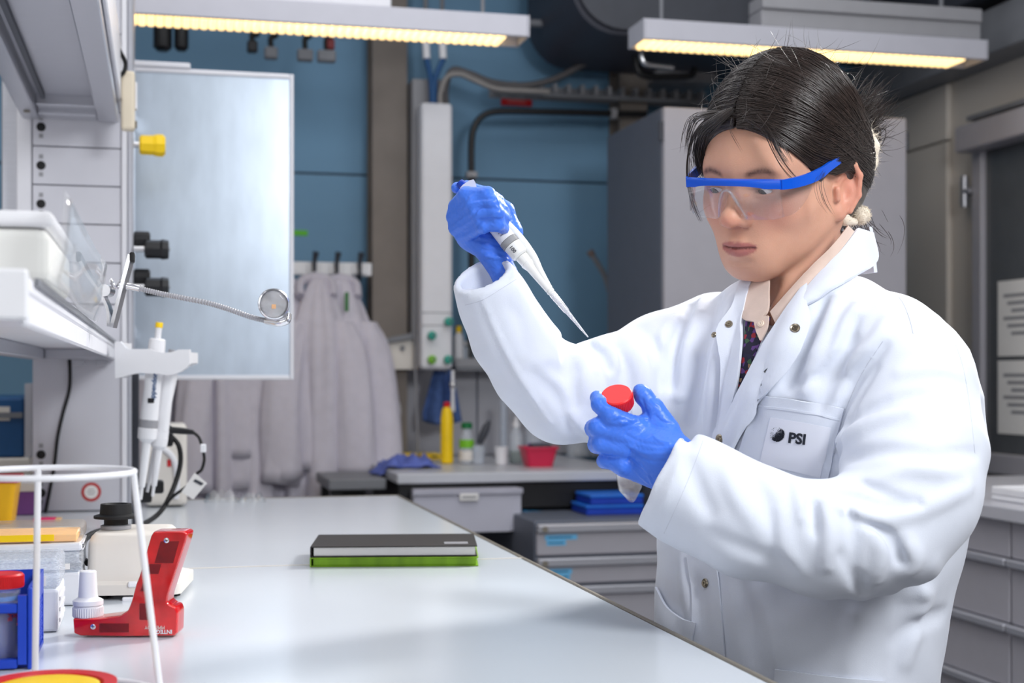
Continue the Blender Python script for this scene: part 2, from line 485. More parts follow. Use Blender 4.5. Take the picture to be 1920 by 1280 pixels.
for k, (px, py, cc) in enumerate(((473, 88, 'black_plastic'), (508, 100, 'mid_grey'), (572, 104, 'mid_grey'), (612, 106, 'mid_grey'))):
    q = onY(px, py, 4.15); top = onY(px + 14, 40, 4.15)
    t = thing('hanging_cable', q, ['black cable end hanging furthest left under the white luminaire', 'grey plug on a thin cable, second from left under the luminaire',
              'pale plug on a thin cable, third from left under the luminaire', 'pale plug with a red collar hanging under the luminaire'][k], 'cable', 'cables hanging behind the left luminaire')
    MB().tube(smooth_path([q + Vector((0, 0, .02)), (q + top) / 2 + Vector((-.01, 0, .0)), top, top + Vector((.02, .05, .4))], 5), .008, 8).build('cable', 'black_rubber', t, True)
    MB().cbox(q, (.03 + .008 * k, .03, .035), .006).build('plug', cc, t)
    if k == 3: MB().cbox(q + Vector((.012, -.002, .035)), (.022, .022, .03), .004).build('collar', mat('dark_red', (110, 20, 24), .5), t)

# riser panel on the wall
RY = 4.32
x0 = onY(790, 400, RY).x; x1 = onY(849, 400, RY).x; zt = onY(820, 192, RY).z; zb = onY(820, 692, RY).z
t = thing('media_panel', ((x0 + x1) / 2, RY, zb), 'tall white media riser panel with green valves beside the steel column', 'panel')
MB().box(x0, x1, RY, RY + .08, zb, zt, .012, 3).build('cover', 'white_metal', t)
MB().box(x0 - .012, x1 + .002, RY + .09, BW - .014, zb + .1, onY(800, 148, RY + .09).z, .003, 1).build('back_channel', 'grey_plastic', t)
for yy in (586, 610):
    q = onY(820, yy, RY)
    MB().box(x0 + .002, x1 - .002, RY - .0012, RY - .0002, q.z - .0015, q.z + .0015).build('seam', 'grey_plastic', t)
for px, py, c in ((839, 603, 'teal'), (808, 629, 'teal'), (808, 674, 'green'), (838, 674, 'teal')):
    q = onY(px, py, RY)
    v = MB().lathe([(.007, 0), (.007, .012), (.013, .013), (.014, .02), (.012, .03), (.004, .033)], q, q + Vector((0, -1, 0)), 16).build('valve', c, t, True, 30)
    MB().cyl(q + Vector((0, -.028, 0)), q + Vector((.004, -.036, 0)), .004, n=10).build('spout', 'mid_grey', v)
for k, px in enumerate((798, 829)):
    a = onY(px, 72, RY + .04); b = onY(px + 2, 110, RY + .04); c = onY(808 + 8 * k, 150, RY + .04); e = onY(811 + 5 * k, 200, RY + .04)
    t = thing('supply_hose', e, ('left' if k == 0 else 'right') + ' blue hose with a white coupling feeding the riser panel', 'hose', 'blue hoses above the riser panel')
    MB().tube(smooth_path([b, c, e], 6), .009, 10).build('hose', 'dark_blue', t, True)
    MB().cyl(a + Vector((0, 0, .0)), b, .012, n=14).build('coupling', 'white_plastic', t, True)
    MB().tube([a + Vector((0, 0, .5)), a], .007, 8).build('drop_pipe', 'mid_grey', t, True)
DK = 4.28
def path(px, d): return [at(x, y, d) for x, y in px]
tag(MB().tube(smooth_path([onY(*q, RY + .05) for q in ((836, 196), (835, 165), (848, 132), (880, 138), (925, 155), (985, 160), (1040, 148), (1090, 122), (1140, 96), (1175, 88))], 6), .011, 10)
    .build('cable_bundle', mat('cable_grey', (88, 86, 88), .5), None, True), 'dark grey cable bundle sagging from the riser to the second column', 'cable')
tag(MB().tube(smooth_path([onY(*q, RY + .02) for q in ((826, 196), (826, 175), (838, 145), (862, 139), (890, 150), (930, 166), (985, 170), (1030, 172))], 6), .009, 10)
    .build('cable_bundle', mat('cable_light', (140, 136, 134), .5), None, True), 'pale grey cable curving from the riser into the cable tray', 'cable')
ta = onY(925, 168, 4.42); tb = onY(1330, 182, 4.42)
t = thing('cable_tray', (ta.x, 4.42, ta.z), 'horizontal grey wire cable tray across the blue wall', 'tray')
MB().box(ta.x, tb.x, 4.42, 4.426, ta.z - .014, ta.z).box(ta.x, tb.x, 4.48, 4.486, ta.z - .014, ta.z + .03).build('side_rail', 'mid_grey', t)
n = 16; first = None
for i in range(n):
    x = ta.x + (tb.x - ta.x) * (i + .5) / n
    MB().box(x - .005, x + .005, 4.4195, 4.466, ta.z + .001, ta.z + .03).build('rung', 'grey_plastic', t)
PY_ = 4.40
pp = smooth_path([onY(*q, PY_) for q in ((884, 640), (884, 500), (884, 400), (884, 340), (884, 270), (889, 240), (903, 219), (930, 209), (990, 209), (1080, 211), (1150, 213), (1212, 214))], 6)
t = thing('wall_pipe', pp[0], 'black pipe rising beside the riser and bending right along the wall', 'pipe')
MB().tube(pp, .0105, 14).build('pipe', 'black_plastic', t, True)
for q in ((884, 328), (1150, 213)):
    c = onY(*q, PY_)
    MB().cbox(c, (.034, .03, .02) if q[0] < 1000 else (.02, .03, .034), .003).cyl(c + Vector((.0, -.016, 0)), c + Vector((.0, -.024, 0)), .008, n=12).build('pipe_clamp', 'grey_plastic', t)
s0 = onY(939, 174, BW - .014); s1 = onY(997, 200, BW - .014)
t = thing('red_sign', ((s0.x + s1.x) / 2, BW - .014, s1.z), 'small red warning plate with faint lettering below the cable tray', 'sign')
MB().box(s0.x, s1.x, BW - .019, BW - .0125, s1.z, s0.z, .002, 1).build('plate', 'red', t)
for k in range(3):
    zz = s1.z + (s0.z - s1.z) * (.72 - .22 * k); w = (.05, .065, .07)[k]; xm = (s0.x + s1.x) / 2
    MB().box(xm - w / 2 * .9, xm + w / 2 * .9, BW - .0196, BW - .0191, zz - .0025, zz + .0025).build('print_line', mat('faded_print', (205, 110, 110), .6), t)
g0 = onY(548, 431, BW - .014); g1 = onY(577, 442, BW - .014)
tag(MB().box(g0.x, g1.x, BW - .0145, BW - .0122, g1.z, g0.z, .0005, 1).build('sticker', mat('sticker_green', (96, 190, 50), .6)), 'small green sticker on the blue wall beside the metal board', 'sticker')
# taps and brackets by the second column
hp = smooth_path([onY(*q, 4.2) for q in ((1196, 60), (1192, 100), (1196, 132), (1215, 143), (1262, 144), (1295, 142), (1303, 128))], 6)
tag(MB().tube(hp, .011, 12).build('bent_pipe', 'black_plastic', None, True), 'dark bent pipe with an upturned end below the right luminaire', 'pipe')
hp = smooth_path([onY(*q, 4.16) for q in ((1204, 70), (1203, 105), (1212, 120), (1235, 124), (1262, 127))], 6)
tag(MB().tube(hp, .009, 12).build('bent_pipe', 'chrome', None, True), 'shiny short bent pipe in front of the dark pipe', 'pipe')
a = onY(1230, 112, 4.38); b = onY(1345, 155, 4.38)
tag(MB().box(a.x, b.x, 4.38, BW - .014, b.z, a.z, .006).build('junction_box', 'grey_plastic'), 'grey junction box behind the bent pipes', 'box')
lv = smooth_path([onY(*q, 4.3) for q in ((1105, 470), (1120, 493), (1135, 520), (1146, 560), (1153, 600), (1158, 650), (1160, 690), (1160, 880))], 5)
t = thing('bent_rod', lv[-1], 'thin grey bent rod standing left of the tall cabinet', 'rod')
MB().tube(lv, .009, 10).build('rod', 'mid_grey', t, True)
MB().tube([lv[0], lv[2]], .0115, 10).build('grip', mat('brownish', (110, 96, 92), .5), t, True)
# ceiling clutter at the upper right
t = thing('service_pipe', onX(1920, 0, RW - .35), 'teal pipe running along the right wall below the ceiling', 'pipe')
MB().tube([(RW - .5, 4.4, 2.55), (RW - .5, .2, 2.55)], .02, 12).build('pipe', 'teal', t, True)
t = thing('service_pipe', (RW - .7, 3.4, 2.5), 'dark pipe bend hanging above the right luminaire', 'pipe')
MB().tube(smooth_path([onY(*q, 3.9) for q in ((1560, 5), (1640, 18), (1700, 34), (1745, 30), (1775, 0), (1785, -60))], 6), .02, 12).build('pipe', 'mid_grey', t, True)
a = onY(1690, 20, 4.1); b = onY(1800, 52, 4.1)
tag(MB().box(a.x, b.x, 4.1, 4.3, b.z, CEIL - .01, .01).build('ceiling_box', 'dark_grey'), 'dark grey box hung under the ceiling behind the luminaire', 'box')
# ================================================================== sink counter and things around it
CT = .92
# splash back
a = onY(690, 690, BW - .02); xE = onY(1243, 690, 3.6).x - .003
t = thing('splash_back', (a.x + .5, BW - .03, CT), 'pale grey splash panels behind the sink counter', 'panel')
xx = [a.x - .1, a.x + .36, a.x + .95, xE + .2]
for i in range(3):
    MB().box(xx[i] + .002, xx[i + 1] - .002, BW - .03, BW - .0125, CT + .001, a.z, .003, 1).build('splash_panel', 'splash_grey', t)
cx0 = onY(745, 900, 3.75).x
t = thing('sink_counter', (cx0 + .5, 4.1, 0), 'pale grey sink counter against the blue back wall', 'counter')
MB().box(cx0, xE - .015, 3.75, BW - .031, CT - .028, CT, .004).build('worktop', mat('counter_top', (196, 198, 206), .35, var=.02), t)
MB().box(cx0 + .01, xE - .015, 3.78, BW - .031, CT - .10, CT - .0285).build('apron', 'black_plastic', t)
MB().box(cx0 + .02, cx0 + .06, 3.80, 3.84, 0, CT - .1005).build('leg', 'dark_grey', t)
MB().box(cx0 + .02, cx0 + .06, 4.46, 4.50, 0, CT - .1005).build('leg', 'dark_grey', t)
MB().box(cx0 + .0, xE - .015, 4.50, 4.52, 0, CT - .1005).build('back_board', 'black_plastic', t)
# lower side table left of it, with the crumpled gloves
sx0 = onY(690, 890, 4.0).x
t = thing('side_table', (cx0 - .1, 4.1, 0), 'low dark side table at the left end of the sink counter', 'table')
MB().box(cx0 - .17, cx0 - .012, 3.86, 4.18, CT - .05, CT - .02, .004).build('table_top', 'mid_grey', t)
for yy in (3.9, 4.12): MB().box(cx0 - .16, cx0 - .13, yy, yy + .03, 0, CT - .0505).build('leg', 'black_plastic', t)
MB().box(cx0 - .16, cx0 - .03, 4.14, 4.16, .1, CT - .0505).build('back_panel', 'black_plastic', t)
# crumpled cloth draped over the corner
def crumple(px0, px1, y, Y, amp, seed):
    rows = []
    r = np.random.default_rng(seed)
    ph = r.uniform(0, 6, 8)
    A = onY(px0, y, Y); B = onY(px1, y, Y)
    for i in range(12):
        v = i / 11
        row = []
        for j in range(26):
            u = j / 25
            x = A.x + (B.x - A.x) * u + .01 * math.sin(9 * v + ph[0])
            yy = Y - .05 + .16 * v + .012 * math.sin(14 * u + ph[1])
            e = min(1, 6 * u, 6 * (1 - u), 5 * v + .2, 5 * (1 - v) + .2)
            h = amp * e * (.55 + .25 * math.sin(13 * u + 5 * v + ph[2]) + .22 * math.sin(23 * u - 11 * v + ph[3]) + .15 * math.sin(31 * v + 9 * u + ph[4]))
            row.append((x, yy, CT + .004 + max(0, h)))
        rows.append(row)
    return rows
rows = crumple(702, 818, 880, 3.98, .034, 3)
rows = [[(x, y, z if x > cx0 - .004 else z - .018) for (x, y, z) in r] for r in rows]
tag(MB().grid(rows, .003).build('crumpled_glove', mat('violet_cloth', (96, 112, 190), .7, var=.1), None, True, 180), 'crumpled violet blue gloves lying on the corner of the sink counter', 'gloves')

def bottle(name, px, py_top, py_bot, Y, prof, m, label, cat, grp=None):
    a = onY(px, py_bot, Y); zb = CT + .0005
    h = onY(px, py_top, Y).z - zb
    t = thing(name, (a.x, Y, zb), label, cat, grp)
    return t, Vector((a.x, Y, zb)), h
UP = Vector((0, 0, 1))
# yellow bottle with red cap
t, b, h = bottle('yellow_bottle', 838, 763, 868, 4.15, None, None, 'tall slim yellow bottle with a red cap on the counter', 'bottle')
MB().lathe([(.015, 0), (.019, .004), (.019, h * .8), (.015, h * .95), (.01, h)], b, b + UP, 20).build('body', 'yellow', t, True, 30)
MB().lathe([(.010, h), (.010, h + .012), (.004, h + .016)], b, b + UP, 16).build('cap', 'red', t, True, 30)
# green-labelled clear bottle
t, b, h = bottle('reagent_bottle', 875, 803, 868, 4.12, None, None, 'clear bottle with green cap and green label beside the yellow bottle', 'bottle')
MB().lathe([(.018, 0), (.022, .003), (.022, h * .7), (.015, h * .85), (.015, h)], b, b + UP, 20).build('body', 'milky', t, True, 30)
MB().lathe([(.0222, h * .45), (.0224, h * .46), (.0224, h * .68), (.0222, h * .69)], b, b + UP, 20, caps=False).build('label', 'green', t, True)
MB().lathe([(.017, h), (.017, h + .014), (.012, h + .018)], b, b + UP, 16).build('cap', mat('cap_green', (20, 110, 60), .4), t, True, 30)
MB().lathe([(.0222, h * .1), (.0224, h * .11), (.0224, h * .36), (.0222, h * .37)], b, b + UP, 20, caps=False).build('label', 'cream_plastic', t, True)
# wash brush in a cup
t, b, h = bottle('wash_brush', 897, 785, 868, 4.1, None, None, 'dark bottle brush leaning in a clear cup', 'brush')
MB().lathe([(.016, 0), (.018, .002), (.02, .055), (.018, .055), (.016, .004)], b, b + UP, 18).build('cup', 'milky', t, True, 30)
MB().tube([b + Vector((0, 0, .01)), b + Vector((.012, 0, .08)), b + Vector((.03, 0, .12))], .004, 8).build('handle', 'mid_grey', t, True)
MB().tube([b + Vector((.004, 0, .06)), b + Vector((.014, 0, .085)), b + Vector((.024, 0, .11)), b + Vector((.034, 0, .128))], [.008, .012, .011, .004], 10).build('bristles', 'dark_grey', t, True)
# spray bottle silhouette behind, white cup, detergent bottle
t, b, h = bottle('squeeze_bottle', 940, 838, 872, 4.05, None, None, 'small white plastic cup near the red tub', 'cup')
MB().lathe([(.014, 0), (.017, .003), (.019, h), (.017, h), (.014, .005)], b, b + UP, 20).build('body', 'white_plastic', t, True, 30)
MB().lathe([(.0195, h - .004), (.0205, h - .003), (.0205, h), (.019, h + .001)], b, b + UP, 20).build('rim', 'white_plastic', t, True, 30)
t, b, h = bottle('detergent_bottle', 968, 800, 870, 4.1, None, None, 'clear detergent bottle with green contents and white top', 'bottle')
MB().lathe([(.017, 0), (.021, .004), (.021, h * .75), (.014, h * .9), (.010, h)], b, b + UP, 20).build('body', 'milky', t, True, 30)
MB().lathe([(.0195, .004), (.0205, .006), (.0205, h * .35), (.001, h * .352)], b, b + UP, 20).build('contents', mat('green_liquid', (40, 110, 80), .2), t, True, 30)
MB().lathe([(.011, h), (.011, h + .012), (.005, h + .014), (.005, h + .03)], b, b + UP, 14).build('nozzle', 'white_plastic', t, True, 30)
# red tub with dark contents
a = onY(1014, 876, 3.93); zb = CT + .0005; zt = onY(1014, 840, 3.93).z
def rrect(cx, cy, z, w, d, r=.012, n=4):
    out = []
    for sx, sy, a0 in ((1, 1, 0), (-1, 1, 90), (-1, -1, 180), (1, -1, 270)):
        for k in range(n + 1):
            an = math.radians(a0 + 90 * k / n)
            out.append(Vector((cx + sx * (w / 2 - r) + r * math.cos(an), cy + sy * (d / 2 - r) + r * math.sin(an), z)))
    return out
t = thing('red_tub', (a.x, 3.95, zb), 'crimson square tub flaring at the top on the counter front', 'tub')
MB().rings([rrect(a.x, 3.96, zb, .072, .07), rrect(a.x, 3.96, zt, .096, .09), rrect(a.x, 3.96, zt, .09, .084), rrect(a.x, 3.96, zb + .004, .066, .064)]).build('tub_wall', 'magenta', t, True, 40)
MB().rings([rrect(a.x, 3.96, zt - .002, .104, .098), rrect(a.x, 3.96, zt + .004, .104, .098), rrect(a.x, 3.96, zt + .004, .092, .086), rrect(a.x, 3.96, zt - .002, .092, .086)], loop=True).build('rim', 'magenta', t, True, 40)
t2 = thing('sponge', (a.x + .01, 3.97, zb + .005), 'dark scrubbing sponge sticking out of the crimson tub', 'sponge')
MB().box(a.x - .022, a.x + .038, 3.945, 3.985, zb + .005, zt + .012, .006).build('pad', 'dark_grey', t2)
MB().box(a.x - .022, a.x + .038, 3.986, 3.998, zb + .005, zt + .012, .003).build('scour_layer', 'purple', t2)
# yellow boxes at the back
for k, (pa, pb) in enumerate(((734, 782), (789, 826))):
    A = onY(pa, 868, 4.35); B = onY(pb, 850, 4.35)
    t = thing('yellow_box', ((A.x + B.x) / 2, 4.38, CT + .0005), ('left' if k == 0 else 'right') + ' flat yellow box with an open front behind the gloves', 'box', 'yellow boxes on the counter')
    MB().box(A.x, B.x, 4.35, 4.43, CT + .0005, B.z, .003).build('carton', 'yellow', t)
    MB().box(B.x - .028, B.x - .008, 4.3485, 4.3495, CT + .008, B.z - .006).build('opening', 'dark_grey', t)
# tap / glass column items behind, against the splash back
t = thing('glass_cylinder', (onY(1036, 870, 4.35).x, 4.35, CT), 'grey measuring cylinder standing by the splash panel behind the red tub', 'cylinder')
b = Vector((onY(944, 870, 4.4).x, 4.4, CT + .0005))
MB().lathe([(.03, 0), (.03, .006), (.012, .01), (.012, .18), (.014, .185), (.011, .185), (.010, .012)], b, b + UP, 18).build('glass', 'milky', t, True, 30)
MB().lathe([(.0305, .0), (.032, .001), (.032, .008), (.0305, .009)], b, b + UP, 18, caps=False).build('foot_ring', 'grey_plastic', t, True)
t = thing('wash_bottle', (onY(998, 870, 4.42).x, 4.42, CT), 'translucent wash bottle with a bent spout behind the red tub', 'bottle')
b = Vector((onY(1000, 870, 4.42).x, 4.42, CT + .0005))
MB().lathe([(.025, 0), (.028, .004), (.028, .09), (.012, .115), (.012, .125)], b, b + UP, 18).build('body', 'milky', t, True, 30)
MB().tube(smooth_path([b + Vector((0, 0, .125)), b + Vector((0, 0, .15)), b + Vector((-.02, 0, .165)), b + Vector((-.05, 0, .15))], 5), .003, 8).build('spout', 'white_plastic', t, True)
MB().lathe([(.014, .122), (.014, .138), (.006, .142)], b, b + UP, 16).build('cap', 'white_plastic', t, True, 30)
for k, (px, w, hh) in enumerate(((1085, .04, .14), (1112, .03, .1))):
    b = Vector((onY(px, 870, 4.4).x, 4.4, CT + .0005))
    t = thing('glass_bottle', b, ('larger' if k == 0 else 'smaller') + ' clear glass bottle on the counter behind the raised sleeve', 'bottle', 'glass bottles at the counter back')
    MB().lathe([(w * .9, 0), (w, .004), (w, hh * .7), (w * .45, hh * .88), (w * .45, hh)], b, b + UP, 20).build('body', 'milky', t, True, 30)
    MB().lathe([(w * .5, hh), (w * .5, hh + .02), (w * .4, hh + .024)], b, b + UP, 16).build('cap', 'cream_plastic' if k == 0 else 'pink', t, True, 30)
# hanging blue cloth below the riser
rows = []
A = onY(803, 695, 4.46); 
for i in range(14):
    v = i / 13
    row = []
    for j in range(22):
        u = j / 21
        x0 = onY(815 - 20 * min(1, v * 1.2), 700, 4.4).x; x1 = onY(850 + 14 * v, 700, 4.4).x
        zz = onY(820, 694 + (95 + 8 * math.sin(3 * u)) * v, 4.4).z
        row.append((x0 + (x1 - x0) * u, 4.42 + .018 * math.sin(u * 11 + .5) * (.3 + v), zz))
    rows.append(row)
t = thing('blue_towel', (A.x, 4.42, rows[-1][0][2]), 'folded blue cloth hanging from a hook under the riser panel', 'towel')
MB().grid(rows, .006).build('cloth', 'blue_cloth', t, True, 180)
MB().tube([(A.x + .05, 4.42, rows[0][0][2] - .01), (A.x + .05, 4.42, rows[0][0][2] + .012), (A.x + .05, BW - .031, rows[0][0][2] + .012)], .004, 8).build('hook', 'dark_grey', t, True)
# chrome tap hanging down from riser
t = thing('sink_tap', onY(850, 790, 4.3), 'thin white spray tap hanging below the right edge of the riser', 'tap')
p = [onY(849, y, 4.3) for y in (694, 718, 722, 735, 768, 772)]
MB().tube(p, [.005, .005, .0085, .005, .0075, .006], 14).build('spray_tube', 'white_plastic', t, True, 30)
MB().ell(onY(849, 721, 4.296), (.011, .011, .011)).build('knob', 'chrome', t, True)
# towel dispenser and soap dispenser
a = onY(692, 655, 4.42); b = onY(787, 692, 4.42)
t = thing('towel_dispenser', ((a.x + b.x) / 2, 4.45, b.z), 'cream paper towel dispenser with a slanted grey lid', 'dispenser')
pl = [onY(692, 692, 4.42), onY(785, 692, 4.42), onY(783, 635, 4.42), onY(692, 650, 4.42)]
MB().prism(pl, (0, .12, 0)).build('body', 'cream_plastic', t)
MB().prism([onY(684, 650, 4.40), onY(684, 642, 4.40), onY(782, 622, 4.40), onY(784, 633, 4.40)], (0, .15, 0)).build('lid', 'mid_grey', t)
MB().tube([onY(779, 624, 4.39), onY(779, 700, 4.39), onY(784, 860, 4.39)], .004, 8).build('side_rod', 'grey_plastic', t, True)
MB().cyl(onY(755, 652, 4.418), onY(755, 652, 4.41), .008, n=14).build('lock', 'mid_grey', t, True)
a = onY(702, 697, 4.47); b = onY(756, 797, 4.47)
t = thing('soap_dispenser', ((a.x + b.x) / 2, 4.5, b.z), 'blue wall soap dispenser with a white lever cover', 'dispenser')
MB().prism([onY(700, 697, 4.47), onY(756, 697, 4.47), onY(757, 795, 4.47), onY(722, 797, 4.47)], (0, .098, 0)).build('tank', 'dark_blue', t)
q = onY(737, 772, 4.45)
MB().ell(q, (.026, .02, .052)).build('lever_cover', 'white_plastic', t, True)
MB().ell(onY(733, 763, 4.428), (.010, .008, .02)).build('window', mat('wine', (90, 30, 50), .2), t, True)
MB().ell(onY(731, 783, 4.425), (.008, .008, .012)).build('nozzle', 'white_plastic', t, True)
# wall shelf with bottles seen between the riser and the sleeve
a = onY(850, 692, 4.46); b = onY(960, 692, 4.46)
t = thing('wall_shelf', ((a.x + b.x) / 2, 4.5, a.z), 'small grey wall shelf right of the riser panel', 'shelf')
MB().box(a.x + .005, b.x, 4.44, BW - .0135, a.z - .004, a.z + .008).build('board', 'mid_grey', t)
MB().box(a.x + .005, b.x, 4.44, 4.446, a.z + .009, a.z + .035).build('lip', 'grey_plastic', t)
MB().box(onY(881, 600, 4.45).x, onY(888, 600, 4.45).x, 4.45, 4.5, a.z + .009, a.z + .22).build('upright', 'black_plastic', t)
for k, (px, yt, m, c) in enumerate(((860, 612, 'white_plastic', 'yellow'), (873, 640, 'milky', 'white_plastic'), (900, 650, 'white_plastic', 'green'), (925, 640, 'milky', 'teal'))):
    p = onY(px, 690, 4.48); p.z = a.z + .0085; h = onY(px, yt, 4.48).z - p.z
    tt = thing('shelf_bottle', p, ['white bottle with a yellow cap next to the riser', 'small clear bottle second from the riser', 'white bottle with a green cap on the wall shelf', 'clear bottle with a teal cap on the wall shelf'][k], 'bottle', 'bottles on the wall shelf')
    MB().lathe([(.015, 0), (.017, .003), (.017, h * .75), (.008, h * .85)], p, p + UP, 16).build('body', m, tt, True, 30)
    MB().lathe([(.009, h * .85), (.009, h), (.006, h + .002)], p, p + UP, 14).build('cap', c, tt, True, 30)

# ---------------------------------------------------------------- under the counter
a = onY(776, 918, 3.73); b = onY(977, 995, 3.73)
t = thing('pull_out_bin', ((a.x + b.x) / 2, 3.9, b.z), 'pale grey plastic bin hanging under the sink counter', 'bin')
def fr(y, z0, z1, xa, xb, r=.03):
    out = []
    for cx_, cz_, a0 in ((xb - r, z0 + r, -90), (xb - .004, z1 - .004, 0), (xa + .004, z1 - .004, 90), (xa + r, z0 + r, 180)):
        rr = r if cz_ < (z0 + z1) / 2 else .004
        for k in range(5):
            an = math.radians(a0 + 90 * k / 4)
            out.append(Vector((cx_ + rr * math.cos(an), y, cz_ + rr * math.sin(an))))
    return out
z_t = a.z
MB().rings([fr(3.73, b.z, z_t, a.x, b.x), fr(4.3, b.z, z_t, a.x, b.x)]).build('tub', mat('bin_grey', (190, 190, 204), .4, var=.02), t, True, 30)
MB().box(a.x - .004, b.x + .004, 3.722, 3.7295, z_t - .016, z_t, .002, 1).build('front_lip', mat('bin_lip', (176, 176, 190), .4), t)
q0 = onY(862, 925, 3.7215); q1 = onY(897, 938, 3.7215)
MB().box(q0.x, q1.x, 3.7195, 3.7215, q1.z, q0.z, .001, 1).build('label', 'paper', t)
MB().box(q0.x + .006, q1.x - .006, 3.7188, 3.7194, (q0.z + q1.z) / 2 - .003, (q0.z + q1.z) / 2 + .003).build('print_line', 'grey_plastic', t)
# drawer cabinet
DY = 3.5
xa = onY(1004, 1000, DY).x; xb = xE - .012; ztop = onY(1010, 978, DY).z
t = thing('drawer_cabinet', ((xa + xb) / 2, DY + .2, 0), 'grey metal drawer cabinet with blue labels under the counter', 'cabinet')
MB().box(xa, xb, DY + .012, 4.2, .06, ztop, .003, 1).build('carcass', 'cabinet_side', t)
MB().box(xa + .03, xb - .03, DY + .06, 4.1, 0, .06).build('plinth', 'black_plastic', t)
rows_y = [(983, 1042), (1047, 1096), (1101, 1175), (1180, 1260)]
for k, (y0, y1) in enumerate(rows_y):
    zt = onY(1010, y0, DY).z; zb = onY(1010, y1, DY).z
    d = MB().box(xa + .004, xb - .004, DY, DY + .0115, zb, zt - .022, .003, 1).build('drawer', 'cabinet_grey', t)
    MB().box(xa + .004, xb - .004, DY - .012, DY + .0115, zt - .0215, zt, .003, 1).build('handle', 'aluminium', d)
    for xx_ in (xa + .022, xb - .03): MB().cyl((xx_, DY - .0122, zt - .012), (xx_, DY - .016, zt - .012), .008, n=12).build('lock', 'steel_edge', d)
    if k < 2:
        l0 = onY(1022 if k == 0 else 1030, y0 + 20, DY - .0005)
        lm = mat('label_blue', (110, 190, 235), .6) if k == 0 else bpy.data.materials['label_blue']
        MB().box(l0.x, l0.x + .085 - .025 * k, DY - .0015, DY - .0002, l0.z - .013, l0.z).build('label', lm, d)
        MB().box(l0.x + .004, l0.x + .055, DY - .0015, DY - .0002, l0.z - .027, l0.z - .0135).build('label', lm, d)
        for r_ in range(2):
            MB().box(l0.x + .008, l0.x + .05 + .02 * (1 - r_) * (1 - k), DY - .002, DY - .0016, l0.z - .008 - .014 * r_, l0.z - .005 - .014 * r_).build('print_line', 'dark_blue', d)
for k, (y0, y1) in enumerate(((932, 949), (951, 968))):
    A = onY(1108 if k == 0 else 1100, y1, 3.62); B = onY(1206, y0, 3.62)
    h = (B.z - A.z)
    z0 = ztop + .001 + (1 - k) * .0275
    bt = thing('blue_box', ((A.x + B.x) / 2, 3.68, z0), ('upper' if k == 0 else 'lower') + ' bright blue box on the drawer cabinet', 'box', 'blue boxes on the drawer cabinet')
    MB().box(A.x, B.x, 3.62, 3.76, z0, z0 + .018, .002, 1).build('tray', 'blue_plastic', bt)
    MB().box(A.x - .002, B.x + .002, 3.618, 3.762, z0 + .0185, z0 + .026, .002, 1).build('lid', mat('lid_blue_%d' % k, (28, 110, 215), .4), bt)
p = onY(994, 962, 3.78)
rows = [[(p.x - .03 + .06 * u / 7 + .004 * math.sin(v * 2 + u), 3.78 + .012 * math.sin(u * 1.7 + v), CT - .11 - .13 * v / 6) for u in range(8)] for v in range(7)]
tag(MB().grid(rows, .006).build('blue_bag', mat('bag_blue', (40, 130, 180), .35, var=.15), None, True, 180), 'shiny blue plastic bag hanging beside the pull out bin', 'bag')

# ---------------------------------------------------------------- tall cabinet
TY = 3.6
xa = onY(1245, 400, TY).x; xb = onY(1700, 400, TY).x; zt = onY(1245, 199, TY).z
t = thing('tall_cabinet', ((xa + xb) / 2, TY + .2, 0), 'tall grey metal cabinet behind the woman', 'cabinet')
MB().box(xa, xb, TY + .022, onY(1166, 400, 4.1).y, .08, zt, .003, 1).build('carcass', 'cabinet_side', t)
MB().box(xa + .03, xb - .03, TY + .06, 3.95, 0, .08).build('plinth', 'dark_grey', t)
xm = (xa + xb) / 2
for k, (u0, u1) in enumerate(((xa, xm - .002), (xm + .002, xb))):
    d = MB().box(u0 + .001, u1 - .001, TY, TY + .0205, .085, zt - .002, .002, 1).build('door', 'cabinet_grey', t)
    hx = u1 - .03 if k == 0 else u0 + .02
    MB().box(hx, hx + .012, TY - .02, TY - .0005, .95, 1.09, .003, 1).build('handle', 'aluminium', d)
    for zz in (zt - .09, .3):
        MB().cyl((u0 - .004 if k == 0 else u1 + .004, TY + .01, zz), (u0 - .004 if k == 0 else u1 + .004, TY + .01, zz + .05), .007, n=10).build('hinge', 'dark_grey', d)

# ---------------------------------------------------------------- right counter with drawers
RX = onZ(1839, 940, CT).x
RYe = 3.3
t = thing('side_counter', (RX + .3, 1.9, 0), 'grey side counter with long drawers along the right wall', 'counter')
MB().box(RX - .02, RW - .001, .2, RYe, CT - .03, CT, .004).build('worktop', mat('side_top', (190, 190, 198), .35, var=.02), t)
MB().box(RX + .03, RW - .001, .2, RYe, CT - .065, CT - .031).build('shadow_gap', 'black_plastic', t)
MB().box(RX + .012, RW - .001, .2, RYe, .08, CT - .066).build('carcass', 'cabinet_side', t)
zz = [onX(1860, y, RX).z for y in (968, 1052, 1172, 1290)] + [.1]
for cidx in range(4):
    ya = .2 + (RYe - .2) / 4 * cidx; yb_ = ya + (RYe - .2) / 4
    for k in range(4):
        d = MB().box(RX, RX + .0115, ya + .003, yb_ - .003, zz[k + 1] + .014, zz[k] - .004, .003, 1).build('drawer', 'cabinet_grey', t)
        MB().box(RX - .014, RX + .0115, ya + .003, yb_ - .003, zz[k + 1] - .003, zz[k + 1] + .013, .003, 1).build('handle', 'aluminium', d)
ta = onX(1850, 912, RX + .03)
t = thing('white_tray', (RX + .22, ta.y - .3, CT), 'flat white tray lying on the side counter by the right edge', 'tray')
MB().box(RX + .04, RX + .42, ta.y - .75, ta.y, CT + .0005, CT + .012, .004).build('base', 'white_plastic', t)
